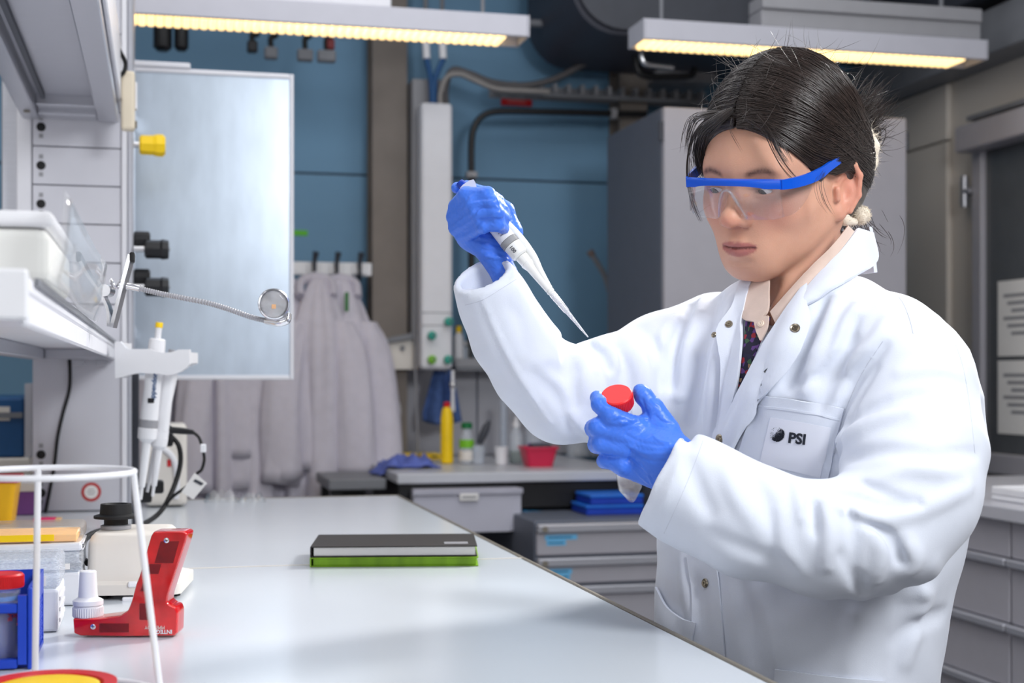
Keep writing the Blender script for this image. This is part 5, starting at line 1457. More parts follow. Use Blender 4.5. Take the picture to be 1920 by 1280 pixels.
def head_sdf(P):
    q = hloc(P); x = q[:, 0]
    a = q.copy(); a[:, 0] = np.abs(x)
    d = ellip(q, (0, -.012, .026), (.0735, .094, .090))
    d = smin(d, ellip(q, (0, .030, .014), (.062, .060, .064)), .03)
    d = smin(d, ellip(q, (0, .028, -.036), (.057, .054, .056)), .03)
    d = smin(d, ellip(a, (.038, .046, -.030), (.023, .026, .020)), .028)
    d = smin(d, rcone(a, (.052, -.006, -.046), (.018, .062, -.088), .015, .015), .03)
    d = smin(d, ellip(q, (0, .069, -.090), (.020, .017, .0165)), .022)
    d = smin(d, ellip(q, (0, .022, -.062), (.046, .054, .036)), .03)
    d = smin(d, ellip(q, (0, .068, -.064), (.030, .024, .024)), .022)
    d = smin(d, rcone(a, (.0, .082, .014), (.036, .074, .016), .009, .008), .022)
    d = smax(d, -ellip(a, (.031, .101, -.001), (.018, .017, .0100)), .014)
    d = smin(d, ellip(a, (.0300, .0720, -.0025), (.0165, .0150, .0120)), .007)
    d = smin(d, rcone(q, (0, .0845, -.002), (0, .1035, -.029), .0068, .0086), .014)
    d = smin(d, ellip(q, (0, .1045, -.0335), (.0100, .0108, .0092)), .008)
    d = smin(d, ellip(a, (.0122, .0955, -.0362), (.0070, .0092, .0070)), .006)
    d = smax(d, -ellip(a, (.0062, .1015, -.0440), (.0036, .0060, .0036)), .003)
    # lips
    up = smin(rcone(a, (.004, .0925, -.0615), (.024, .0800, -.0655), .0050, .0016), rcone(a, (0, .0920, -.0622), (.006, .0925, -.0615), .0048, .005), .004)
    d = smin(d, up, .006)
    d = smin(d, rcone(a, (0, .0905, -.0712), (.021, .0795, -.0672), .0058, .0018), .006)
    my = .0664 + 0 * q[:, 0]
    mask = np.clip((.0235 - a[:, 0]) / .006, 0, 1) * (q[:, 1] > .06)
    d = d + .0030 * np.exp(-((q[:, 2] + my) / .0013) ** 2) * mask
    d = d + .0016 * np.exp(-((q[:, 2] + .082) / .004) ** 2) * np.clip((.02 - a[:, 0]) / .012, 0, 1) * (q[:, 1] > .05)
    # eye slit
    d = smax(d, -ellip(a, (.0300, .0885, -.0055), (.0132, .0080, .0027), rz(math.radians(-14))), .0022)
    d = d + .0012 * np.exp(-((q[:, 2] - .006) / .0016) ** 2) * np.exp(-((a[:, 0] - .031) / .012) ** 2) * (q[:, 1] > .05)
    # ears
    e = ellip(a, (.0735, -.012, -.018), (.0065, .0175, .0300), EARR)
    e = smin(e, ellip(a, (.0715, -.004, -.043), (.0055, .008, .0085)), .006)
    d = smin(d, e, .006)
    d = smax(d, -ellip(a, (.0815, -.0060, -.0175), (.0105, .0085, .0150), EARR), .004)
    d = smax(d, -ellip(a, (.0850, -.0140, -.0060), (.0085, .0085, .0130), EARR), .004)
    d = smin(d, chain(a, EARP, [.0026, .0030, .0032, .0032, .0030, .0026], .003), .003)
    d = smin(d, rcone(a, (.0740, .0045, -.026), (.0745, .0055, -.015), .0036, .0032), .004)
    return d
def neck_sdf(P):
    d = rcone(P, neck_top, NB, .0475, .056)
    n2 = NB + np.array([0, 0, -.05])
    return smin(d, ellip(P, n2, (.11, .11, .05)), .05)
def body_sdf(P):
    d = smin(head_sdf(P), neck_sdf(P), .022)
    # sterno-mastoid
    d = smin(d, rcone(P, h2w((.050, -.020, -.055)), V3(at(1448, 600, 1.57)), .011, .009), .014)
    return d
def skin_cols(V):
    q = hloc(V); ax = np.abs(q[:, 0])
    n = len(V)
    c = np.tile(np.array(lin((212, 162, 138))[:3]), (n, 1))
    def mix(col, w):
        nonlocal c
        w = np.clip(w, 0, 1)[:, None]; c = c * (1 - w) + np.array(lin(col)[:3]) * w
    g = lambda v, m, s: np.exp(-((v - m) / s) ** 2)
    mix((212, 130, 114), .45 * g(ax, .040, .018) * g(q[:, 2], -.030, .018) * (q[:, 1] > .02))
    mix((212, 130, 112), .50 * g(ax, 0, .014) * g(q[:, 2], -.036, .010) * (q[:, 1] > .085))
    mix((222, 140, 122), .5 * np.clip((ax - .068) / .008, 0, 1) * g(q[:, 1], -.012, .03) * g(q[:, 2], -.018, .04))
    lip_u = (q[:, 1] > .070) * g(ax, 0, .020) ** .5 * np.clip((.0225 - ax) / .003, 0, 1) * np.clip((q[:, 2] + .0722 + ax * .18) / .0015, 0, 1) * 0
    zc = q[:, 2]
    top = -.0578 - .10 * np.maximum(ax - .004, 0) - .0012 * g(ax, 0, .003); bot = -.0768 + .35 * ax ** 1.0 * (ax / .024)
    mid = -.0664
    inl = (q[:, 1] > .070) * np.clip((top - (ax / .0245) ** 3 * .004 - zc) / .0016, 0, 1) * np.clip((zc - (bot * 1.0)) / .0016, 0, 1) * np.clip((.0225 - ax) / .002, 0, 1)
    mix((176, 104, 100), .85 * inl)
    mix((110, 58, 56), .7 * inl * g(zc, mid, .0015))
    # brows
    bz = .0115 + .006 * np.sin(np.clip((ax - .012) / .036, 0, 1) * 2.4) - .003 * np.clip((ax - .034) / .012, 0, 1)
    wv = .5 + .5 * np.sin(ax * 4200 + q[:, 2] * 1900)
    br = (q[:, 1] > .03) * np.clip((ax - .012) / .006, 0, 1) * np.clip((.050 - ax) / .010, 0, 1) * g(zc, bz, .0034)
    mix((70, 48, 44), br * (.62 + .25 * wv))
    # lash line
    ll = (q[:, 1] > .06) * g(ax, .0305, .011) * g(zc, -.0026, .0013)
    mix((40, 28, 28), ll * .8)
    mix((190, 128, 112), .35 * (q[:, 1] > .05) * g(ax, .030, .013) * g(zc, .005, .006))
    mix((150, 90, 80), .5 * (q[:, 1] > .085) * g(zc, -.0450, .0016) * (ax < .013))
    return c
skin = mat('skin', (226, 178, 156), .46, spec=.4, var=.03, vscale=60, bump=.12, bscale=700, sss=.25)
nt = skin.node_tree
va_ = nt.nodes.new('ShaderNodeVertexColor'); va_.layer_name = 'tint'
mx = nt.nodes.new('ShaderNodeMix'); mx.data_type = 'RGBA'; mx.blend_type = 'MULTIPLY'; mx.inputs[0].default_value = 1
rp_ = [n for n in nt.nodes if n.type == 'VALTORGB'][0]
rp_.color_ramp.elements[0].color = (.96, .95, .94, 1); rp_.color_ramp.elements[1].color = (1, 1, 1, 1)
nt.links.new(va_.outputs['Color'], mx.inputs[6]); nt.links.new(rp_.outputs['Color'], mx.inputs[7])
nt.links.new(mx.outputs[2], nt.nodes['Principled BSDF'].inputs['Base Color'])
lo = HC - np.array([.16, .16, .33]); hi = HC + np.array([.17, .16, .14])
body = sdf_obj('body', body_sdf, lo, hi, .0022, skin, person, 1, skin_cols)
for s in (-1, 1):
    ec = h2w((s * .0300, .0738, -.0035))
    eye = MB().ell(ec, (.0123, .0123, .0123), 24, 16).build('eye', mat('eye_white', (226, 220, 216), .15, var=.02) if s < 0 else bpy.data.materials['eye_white'], person, True)
    gz = (HF * .84 - HU * .50 - HL * .22).normalized()
    ic = Vector(ec) + gz * .0106
    MB().lathe([(.0001, .0020), (.0030, .0017), (.0064, .0000), (.0066, -.0014)], ic, ic + gz, 20).build('iris', mat('iris', (46, 30, 24), .12) if s < 0 else bpy.data.materials['iris'], eye, True)
# ---------------------------------------------------------------- hair
hair_m = mat('hair', (44, 32, 28), .30, spec=.7, var=.3, vscale=90, sheen=.1)
def cap_raw(q):
    d = ellip(q, (0, -.014, .030), (.0835, .105, .104))
    d = smin(d, ellip(q, (0, -.055, -.012), (.072, .062, .074)), .03)
    return d
BUN = np.array([.018, -.128, .030])
def hair_sdf(P):
    q = hloc(P)
    a = q.copy(); a[:, 0] = np.abs(a[:, 0])
    d = cap_raw(q)
    # parting: a shallow valley along the crown
    part = np.exp(-((q[:, 0] + .004) / .006) ** 2) * (q[:, 1] > -.03) * (q[:, 2] > .05)
    d = d + .0035 * part
    face = ellip(q, (-.002, .104, -.050), (.083, .102, .113))
    d = smax(d, -face, .006)
    d = smax(d, -ellip(a, (.080, .010, -.060), (.034, .042, .066)), .006)
    d = smax(d, -(q[:, 2] + .078), .008)
    d = smax(d, .25 * (q[:, 1] - .2), .01)
    return d
lo = HC - np.array([.15, .15, .12]); hi = HC + np.array([.15, .15, .16])
hair = sdf_obj('hair', hair_sdf, lo, hi, .0024, hair_m, person, 1)
def strands_obj(name, curves, radii, material, parent, nside=3, jit=0):
    """curves: list of (k,3) arrays; thin tapering prisms, one joined mesh"""
    VV = []; QQ = []; base = 0
    for C, r in zip(curves, radii):
        k = len(C)
        T = np.gradient(C, axis=0); T /= np.linalg.norm(T, axis=1, keepdims=True) + 1e-12
        u = np.cross(T, [0.3, 0.5, 0.81]); u /= np.linalg.norm(u, axis=1, keepdims=True) + 1e-12
        w = np.cross(T, u)
        tp = np.interp(np.linspace(0, 1, k), [0, .08, .7, 1], [.5, 1, .9, .15]) * r
        for s in range(nside):
            an = 2 * math.pi * s / nside
            VV.append(C + (u * math.cos(an) + w * math.sin(an)) * tp[:, None])
        i = np.arange(k - 1)
        for s in range(nside):
            s2 = (s + 1) % nside
            QQ.append(np.stack([base + s * k + i, base + s2 * k + i, base + s2 * k + i + 1, base + s * k + i + 1], 1))
        base += nside * k
    me = np_mesh(name, np.concatenate(VV), np.concatenate(QQ))
    return link_mesh(name, me, material, parent, True, 180)
def bez(p0, p1, p2, p3, n):
    t = np.linspace(0, 1, n)[:, None]
    return (1 - t) ** 3 * p0 + 3 * (1 - t) ** 2 * t * p1 + 3 * (1 - t) * t * t * p2 + t ** 3 * p3
def push(C, off):
    """bring local points onto the hair cap + off"""
    for _ in range(5):
        d = cap_raw(C) - off
        e = 1e-3; g = np.stack([(cap_raw(C + np.eye(3)[i] * e) - cap_raw(C - np.eye(3)[i] * e)) / (2 * e) for i in range(3)], 1)
        C = C - g * (d / np.maximum((g * g).sum(1), .2))[:, None]
    return C
rg = np.random.default_rng(5)
curves = []; rad = []; raw = []; roff = []
N1 = 5200
for i in range(N1):
    side = 1 if i < N1 * .68 else -1
    s = rg.random()
    # start along the parting from the forehead to the crown
    y = .088 - .135 * s + rg.normal(0, .003)
    x = -.004 + side * abs(rg.normal(0, .004))
    p0 = np.array([x, y, .075 + .055 * min(1, (.09 - y) / .06)])
    low = rg.random()
    end = np.array([side * (.030 + .012 * rg.random()) * (.4 + .6 * rg.random()), -.112 + rg.normal(0, .006), -.035 + .075 * rg.random()])
    zmid = .052 - .075 * (1 - s) * (.55 + .45 * low) + rg.normal(0, .006)
    c1 = np.array([side * .075, y * .8 - .012 + .012 * rg.normal(), .10 - .03 * (1 - s)])
    c2 = np.array([side * .112, -.035 - .03 * s + rg.normal(0, .008), zmid - .015])
    C = bez(p0, c1, c2, end, 15)
    raw.append(C); roff.append(.0008 + abs(rg.normal(0, .0012)))
# hair drawn along the hairline from the parting, over the temple and behind the ear
HLN = [(.0, .093, .066), (.030, .088, .060), (.053, .072, .039), (.067, .047, .015), (.078, .017, .003), (.080, -.016, .004), (.068, -.060, -.010), (.030, -.105, -.010)]
for i in range(2600):
    side = 1 if i < 1850 else -1
    up = rg.random() ** 1.3
    pts = []
    for k, p in enumerate(HLN):
        w = up * (.25 + .75 * math.sin(min(1, k / 5) * 1.5))
        pts.append(Vector((side * (p[0] * (1 - .25 * w) + .002), p[1] - .028 * w, p[2] + .050 * w + rg.normal(0, .0012))))
    C = np.array([list(p) for p in smooth_path(pts, 3)])
    C = lerp_poly(C, 15)
    raw.append(C); roff.append(.0003 + abs(rg.normal(0, .0011)))
A_ = np.array(raw); off_ = np.repeat(np.array(roff), 15)
A_ = push(A_.reshape(-1, 3), off_).reshape(A_.shape)
A_[:N1] += rg.normal(0, .0004, A_[:N1].shape) * np.linspace(0, 1, 15)[None, :, None]
B_ = A_.reshape(-1, 3); fq = ellip(B_, (-.002, .104, -.050), (.083, .102, .113)).reshape(-1, 15); aq = np.abs(B_ * [1, 0, 0]) + B_ * [0, 1, 1]
eq = ellip(aq, (.080, .010, -.060), (.034, .042, .066)).reshape(-1, 15)
keep = ~((fq < -.005).any(1) | (eq < -.006).any(1)); keep[N1:] = True
curves += list((HC + B_ @ HM.T).reshape(A_.shape)[keep]); rad += list(rg.uniform(.00026, .00052, keep.sum()))
# bun: gathered knot with a spray of loose ends
for i in range(800):
    a = rg.uniform(-1.5, 1.5); ln = rg.uniform(.035, .080)
    root = BUN + np.array([rg.normal(0, .010), .012 + rg.normal(0, .006), rg.normal(0, .014)])
    dr = np.array([.25 + .35 * math.sin(a * 1.3) + rg.normal(0, .15), -1.0 + rg.normal(0, .12), .5 * math.sin(a * 2) + .35 + rg.normal(0, .25)])
    dr /= np.linalg.norm(dr)
    p3 = root + dr * ln
    C = bez(root, root + np.array([.0, -.018, .0]), root + dr * ln * .6 + np.array([0, -.008, rg.normal(0, .008)]), p3, 10)
    curves.append(HC + C @ HM.T); rad.append(rg.uniform(.0002, .0005))
for i in range(260):
    r0 = .017 + rg.normal(0, .003); ph = rg.uniform(-.5, 3.4); tilt = rg.normal(0, .25); cx0 = rg.normal(.006, .006)
    t = np.linspace(ph, ph + 3.0, 14)
    C = np.stack([BUN[0] + cx0 + .006 * np.sin(t + tilt), BUN[1] - .016 + r0 * 1.1 * np.cos(t), BUN[2] - .010 + r0 * np.sin(t) + tilt * .01], 1)
    curves.append(HC + C @ HM.T); rad.append(rg.uniform(.0004, .0007))
# loose locks at her right temple and over the forehead
def lock(pix, n, spread, r):
    base = np.array([J(x, y, d) for x, y, d in pix])
    base = np.array([list(p) for p in smooth_path([Vector(p) for p in base], 5)])
    for _ in range(n):
        o = rg.normal(0, spread, 3); u = np.linspace(0, 1, len(base))[:, None]
        C = base + o * (.35 + .65 * np.sin(u * 2.4)) + rg.normal(0, spread * .5, 3) * u ** 2
        curves.append(C); rad.append(rg.uniform(.5, 1) * r)
lock([(1372, 205, 1.52), (1345, 226, 1.53), (1320, 250, 1.56), (1312, 285, 1.58), (1318, 318, 1.585), (1326, 330, 1.59)], 130, .0035, .0005)
lock([(1362, 205, 1.53), (1322, 228, 1.55), (1299, 262, 1.57), (1291, 305, 1.575), (1292, 345, 1.575), (1301, 385, 1.57), (1314, 415, 1.57)], 14, .0016, .0005)
lock([(1350, 210, 1.54), (1305, 222, 1.56), (1290, 250, 1.575), (1285, 285, 1.58)], 24, .004, .0004)
lock([(1398, 222, 1.505), (1432, 244, 1.495), (1452, 280, 1.49), (1470, 310, 1.492), (1492, 335, 1.497), (1515, 346, 1.51)], 9, .0014, .00035)
lock([(1420, 215, 1.50), (1445, 245, 1.49), (1462, 280, 1.485), (1478, 305, 1.487)], 34, .0030, .0003)
lock([(1372, 222, 1.512), (1370, 245, 1.503), (1378, 262, 1.497), (1392, 285, 1.49)], 3, .0008, .00025)
lock([(1545, 322, 1.512), (1538, 345, 1.505), (1545, 375, 1.505), (1560, 400, 1.515)], 7, .003, .00028)
# fly-aways over the crown and at the nape
for i in range(150):
    th = rg.uniform(.2, 2.9); ph = rg.uniform(-.9, .9)
    n0 = np.array([math.sin(ph), math.cos(th) * math.cos(ph), math.sin(th) * math.cos(ph)])
    p = np.array([0, -.014, .030]) + n0 * np.array([.0835, .105, .104])
    tg = np.cross(n0, rg.normal(0, 1, 3)); tg /= np.linalg.norm(tg)
    ln = rg.uniform(.02, .06)
    C = bez(p, p + tg * ln * .4 + n0 * .004, p + tg * ln * .8 + n0 * rg.uniform(.004, .018), p + tg * ln * 1.1 + n0 * rg.uniform(.0, .03), 9)
    fq = ellip(C, (-.002, .104, -.050), (.083, .102, .113))
    if (fq < 0).any(): continue
    curves.append(HC + C @ HM.T); rad.append(rg.uniform(.00015, .00026))
hs = strands_obj('hair_strands', curves, rad, hair_m, hair)
hs['kind'] = 'stuff'
# dark wisps at the nape
nap = []; nr = []
for i in range(160):
    p = np.array([rg.normal(.03, .022), -.072 + rg.normal(0, .012), -.066 + rg.normal(0, .01)])
    C = bez(p, p + np.array([0, -.01, -.008]), p + np.array([rg.normal(0, .006), -.018, -.022]), p + np.array([rg.normal(0, .012), -.022 + rg.normal(0, .008), -.035 + rg.normal(0, .01)]), 8)
    nap.append(HC + C @ HM.T); nr.append(rg.uniform(.0002, .0005))
o = strands_obj('nape_wisps', nap, nr, hair_m, hair); o['kind'] = 'stuff'
# fluffy cream hair tie and pompom
fur = mat('cream_fur', (236, 224, 206), .9, var=.06, sheen=.3)
def fluff(name, center_list, rads, n, ln, seed):
    r = np.random.default_rng(seed)
    f = lambda P: chain(P, center_list, rads, .004) if len(center_list) > 1 else np.linalg.norm(P - center_list[0], axis=1) - rads[0]
    c = np.array(center_list); lo = c.min(0) - max(rads) - .004; hi = c.max(0) + max(rads) + .004
    o = sdf_obj(name, f, lo, hi, .0016, fur, person, 1)
    cu = []; rr = []
    for i in range(n):
        k = r.random() * (len(center_list) - 1) if len(center_list) > 1 else 0
        i0 = int(k); i1 = min(i0 + 1, len(center_list) - 1); w = k - i0
        p = center_list[i0] * (1 - w) + center_list[i1] * w; R0 = rads[i0] * (1 - w) + rads[i1] * w
        d = r.normal(0, 1, 3); d /= np.linalg.norm(d)
        e = d + r.normal(0, .5, 3)
        C = np.stack([p + d * R0 * .85, p + d * R0 * 1.05 + e * ln * .3, p + d * R0 + e * ln]); cu.append(C); rr.append(.0002)
    q = strands_obj('fluff', cu, rr, fur, o); q['kind'] = 'stuff'
    return o
fluff('hair_tie', [J(1626, 245, 1.63), J(1634, 275, 1.632), J(1632, 305, 1.633), J(1624, 335, 1.632), J(1614, 360, 1.63)], [.006, .0085, .008, .0055, .004], 700, .006, 31)
fluff('pompom', [J(1615, 404, 1.612)], [.0098], 900, .0018, 32)
tie2 = fluff('hair_tie_tail', [J(1577, 402, 1.60), J(1586, 413, 1.602), J(1602, 416, 1.606)], [.006, .0055, .004], 160, .004, 33)
# ---------------------------------------------------------------- safety glasses
gl = thing('safety_glasses', h2w((0, .1, -.03)), 'clear wraparound safety glasses with a bright blue brow bar and temples', 'glasses')
gblue = mat('glasses_blue', (8, 84, 205), .28, var=.03)
def hl(p): return Vector(h2w((p[0], p[1], p[2] + .0055)))
# brow bar: follows the front curve of the lens
def front(x, z): # lens surface in head space
    return (x, .1105 - 4.2 * x * x - .25 * abs(z) * 0, z)
bar = []
xs_ = np.linspace(-.0590, .0590, 25)
rings = []
for x in xs_:
    y = .1105 - 4.2 * x * x
    zt = .0050 - .5 * x * x; hh_ = .0088 if abs(x) > .042 else .0062 + .0022 * (abs(x) / .042) ** 4
    rings.append([hl((x, y + .0018, zt)), hl((x, y + .0028, zt - hh_ * .25)), hl((x, y + .0028, zt - hh_)), hl((x, y - .0010, zt - hh_)), hl((x, y - .0040, zt - .0008)), hl((x, y - .0035, zt + .0008))])
MB().rings(rings).build('brow_bar', gblue, gl, True, 35)
for s in (-1, 1):
    x0 = .0590; y0 = .1105 - 4.2 * x0 * x0
    pts = [(s * x0, y0 + .001, -.0012), (s * .0670, y0 - .012, -.0010), (s * .0745, .064, .0008), (s * .0785, .046, .0040), (s * .0800, .030, .0085), (s * .0810, .008, .0125), (s * .0800, -.014, .0125), (s * .0785, -.034, .006)]
    P_ = smooth_path([hl(p) for p in pts], 5)
    rings = []
    m = len(P_)
    Lx = Vector(HM[:, 0]) * s; Uz = Vector(HM[:, 2])
    for i, p in enumerate(P_):
        u = i / (m - 1)
        h_ = np.interp(u, [0, .15, .4, .55, .7, 1], [.0052, .0056, .0058, .0048, .0040, .0030]); w_ = .0016
        rings.append([p + Lx * w_ + Uz * h_, p - Lx * w_ + Uz * h_, p - Lx * w_ - Uz * h_, p + Lx * w_ - Uz * h_])
    MB().rings(rings).build('temple', gblue, gl, False)
# wraparound lens with a nose notch
rows = []
nx = 49
for j in range(15):
    v = j / 14
    row = []
    for i in range(nx):
        x = -.0580 + .116 * i / (nx - 1)
        ax_ = abs(x)
        zt = -.0025 - .5 * x * x
        zb_ = -.0385
        if ax_ < .017: zb_ = -.0385 + (.017 - ax_) / .017 * .030
        if ax_ > .045: zb_ = -.0385 + ((ax_ - .045) / .0155) ** 2 * .004
        z = zt + (zb_ - zt) * v
        y = .1105 - 4.2 * x * x - .0065 * v * v
        row.append(hl((x, y, z)))
    rows.append(row)
lens_m = clear_mat('goggle_lens', (250, 250, 252), body=.012, rough=.03, gloss=.75)
lens = MB().grid(rows, .0012).build('lens', lens_m, gl, True, 60)
# moulded nose bridge
br = smooth_path([hl(p) for p in ((-.0175, .100, -.0375), (-.0120, .107, -.022), (-.006, .110, -.0095), (0, .1110, -.0065), (.006, .110, -.0095), (.0120, .107, -.022), (.0175, .100, -.0375))], 5)
MB().tube(br, .0013, 8).build('nose_bridge', clear_mat('bridge_clear', (245, 248, 252), body=.12, rough=.05, gloss=1.2), gl, True)
# side shields
for s in (-1, 1):
    rows = []
    for j in range(8):
        v = j / 7; row = []
        for i in range(8):
            u = i / 7
            y = .0962 - .036 * u; x = s * (.0583 + .0152 * u ** .8)
            zt = -.0060 + .003 * u; zb_ = -.0355 + .024 * u ** 2.5
            row.append(hl((x, y, zt + (zb_ - zt) * v)))
        rows.append(row)
    MB().grid(rows, .0010).build('side_shield', lens_m, gl, True, 60)
# ---------------------------------------------------------------- lab coat
BTH = math.radians(48)
bh = V3(-math.sin(BTH) * RT - math.cos(BTH) * FW); bl = V3(math.cos(BTH) * RT - math.sin(BTH) * FW)
TD = 1.62
def zy(py, d=TD): return CAMZ + (HZ - py) / FPX * d
# levels: row, centre column, half width (shoulder axis), half depth
LV = np.array([(1900, 1497, .225, .185), (1500, 1492, .205, .165), (1280, 1482, .170, .136), (1150, 1494, .175, .136), (1000, 1512, .188, .136),
               (850, 1530, .198, .138), (740, 1528, .194, .128), (660, 1520, .182, .112), (600, 1508, .150, .090), (560, 1500, .110, .074), (520, 1500, .078, .060)], float)
LZ = np.array([zy(r) for r in LV[:, 0]]); LC = np.array([V3(at(c, HZ, np.interp(r, [700, 1000], [TD, TD + .045])))[:2] for r, c in LV[:, :2]])
def torso(P):
    z = P[:, 2]
    cx = np.interp(z, LZ, LC[:, 0]); cy = np.interp(z, LZ, LC[:, 1]); A = np.interp(z, LZ, LV[:, 2]); B = np.interp(z, LZ, LV[:, 3])
    dx = P[:, 0] - cx; dy = P[:, 1] - cy
    u = (dx * bl[0] + dy * bl[1]) / A; v = (dx * bh[0] + dy * bh[1]) / B
    k = (np.abs(u) ** 2.3 + np.abs(v) ** 2.3) ** (1 / 2.3)
    d = (k - 1) * np.minimum(A, B) * .92
    d = smax(d, z - zy(518), .02)
    return smax(d, zy(1880) - z, .004)
LA = [(1668, 640, 1.515, 84), (1708, 730, 1.49, 112), (1712, 845, 1.455, 127), (1706, 930, 1.42, 117), (1655, 1000, 1.40, 103), (1550, 1012, 1.388, 99), (1400, 974, 1.405, 99), (1310, 928, 1.43, 96), (1240, 893, 1.438, 98)]
RA = [(1345, 640, 1.735, 92), (1245, 688, 1.69, 98), (1150, 732, 1.645, 99), (1056, 742, 1.605, 86), (1002, 692, 1.595, 78), (956, 625, 1.583, 73), (925, 562, 1.568, 65), (904, 516, 1.551, 59)]
def arm(L): return [J(x, y, d) for x, y, d, r in L], [RP(r, d) for x, y, d, r in L]
LAp, LAr = arm(LA); RAp, RAr = arm(RA)
def cuff_cut(P, pts, rad, depth):
    """plane end of the sleeve and a hollow inside it"""
    e = pts[-1]; ax = pts[-1] - pts[-2]; ax = ax / np.linalg.norm(ax)
    return (P - e) @ ax, ax
def base_coat(P):
    d = torso(P)
    # neck opening
    d = smax(d, -rcone(P, J(1500, 470, 1.61), J(1448, 590, 1.545), RP(98, 1.6), RP(34, 1.55)), .008)
    l = chain(P, LAp, LAr, .025); r = chain(P, RAp, RAr, .013)
    sl, al = cuff_cut(P, LAp, LAr, .1); sr, ar = cuff_cut(P, RAp, RAr, .1)
    l = smax(l, sl, .003); r = smax(r, sr, .003)
    hl_ = rcone(P, LAp[-1] - al * .055, LAp[-1] + al * .1, LAr[-1] * .60, LAr[-1] * 1.12)
    hr_ = rcone(P, RAp[-1] - ar * .055, RAp[-1] + ar * .1, RAr[-1] * .60, RAr[-1] * 1.10)
    l = smax(l, -hl_, .002); r = smax(r, -hr_, .002)
    d = smin(d, r, .035)
    # the near arm keeps a crease where it lies against the body
    kk = .005 + .030 * np.clip((P[:, 2] - zy(725)) / .06, 0, 1)
    return smin(d, l, kk)
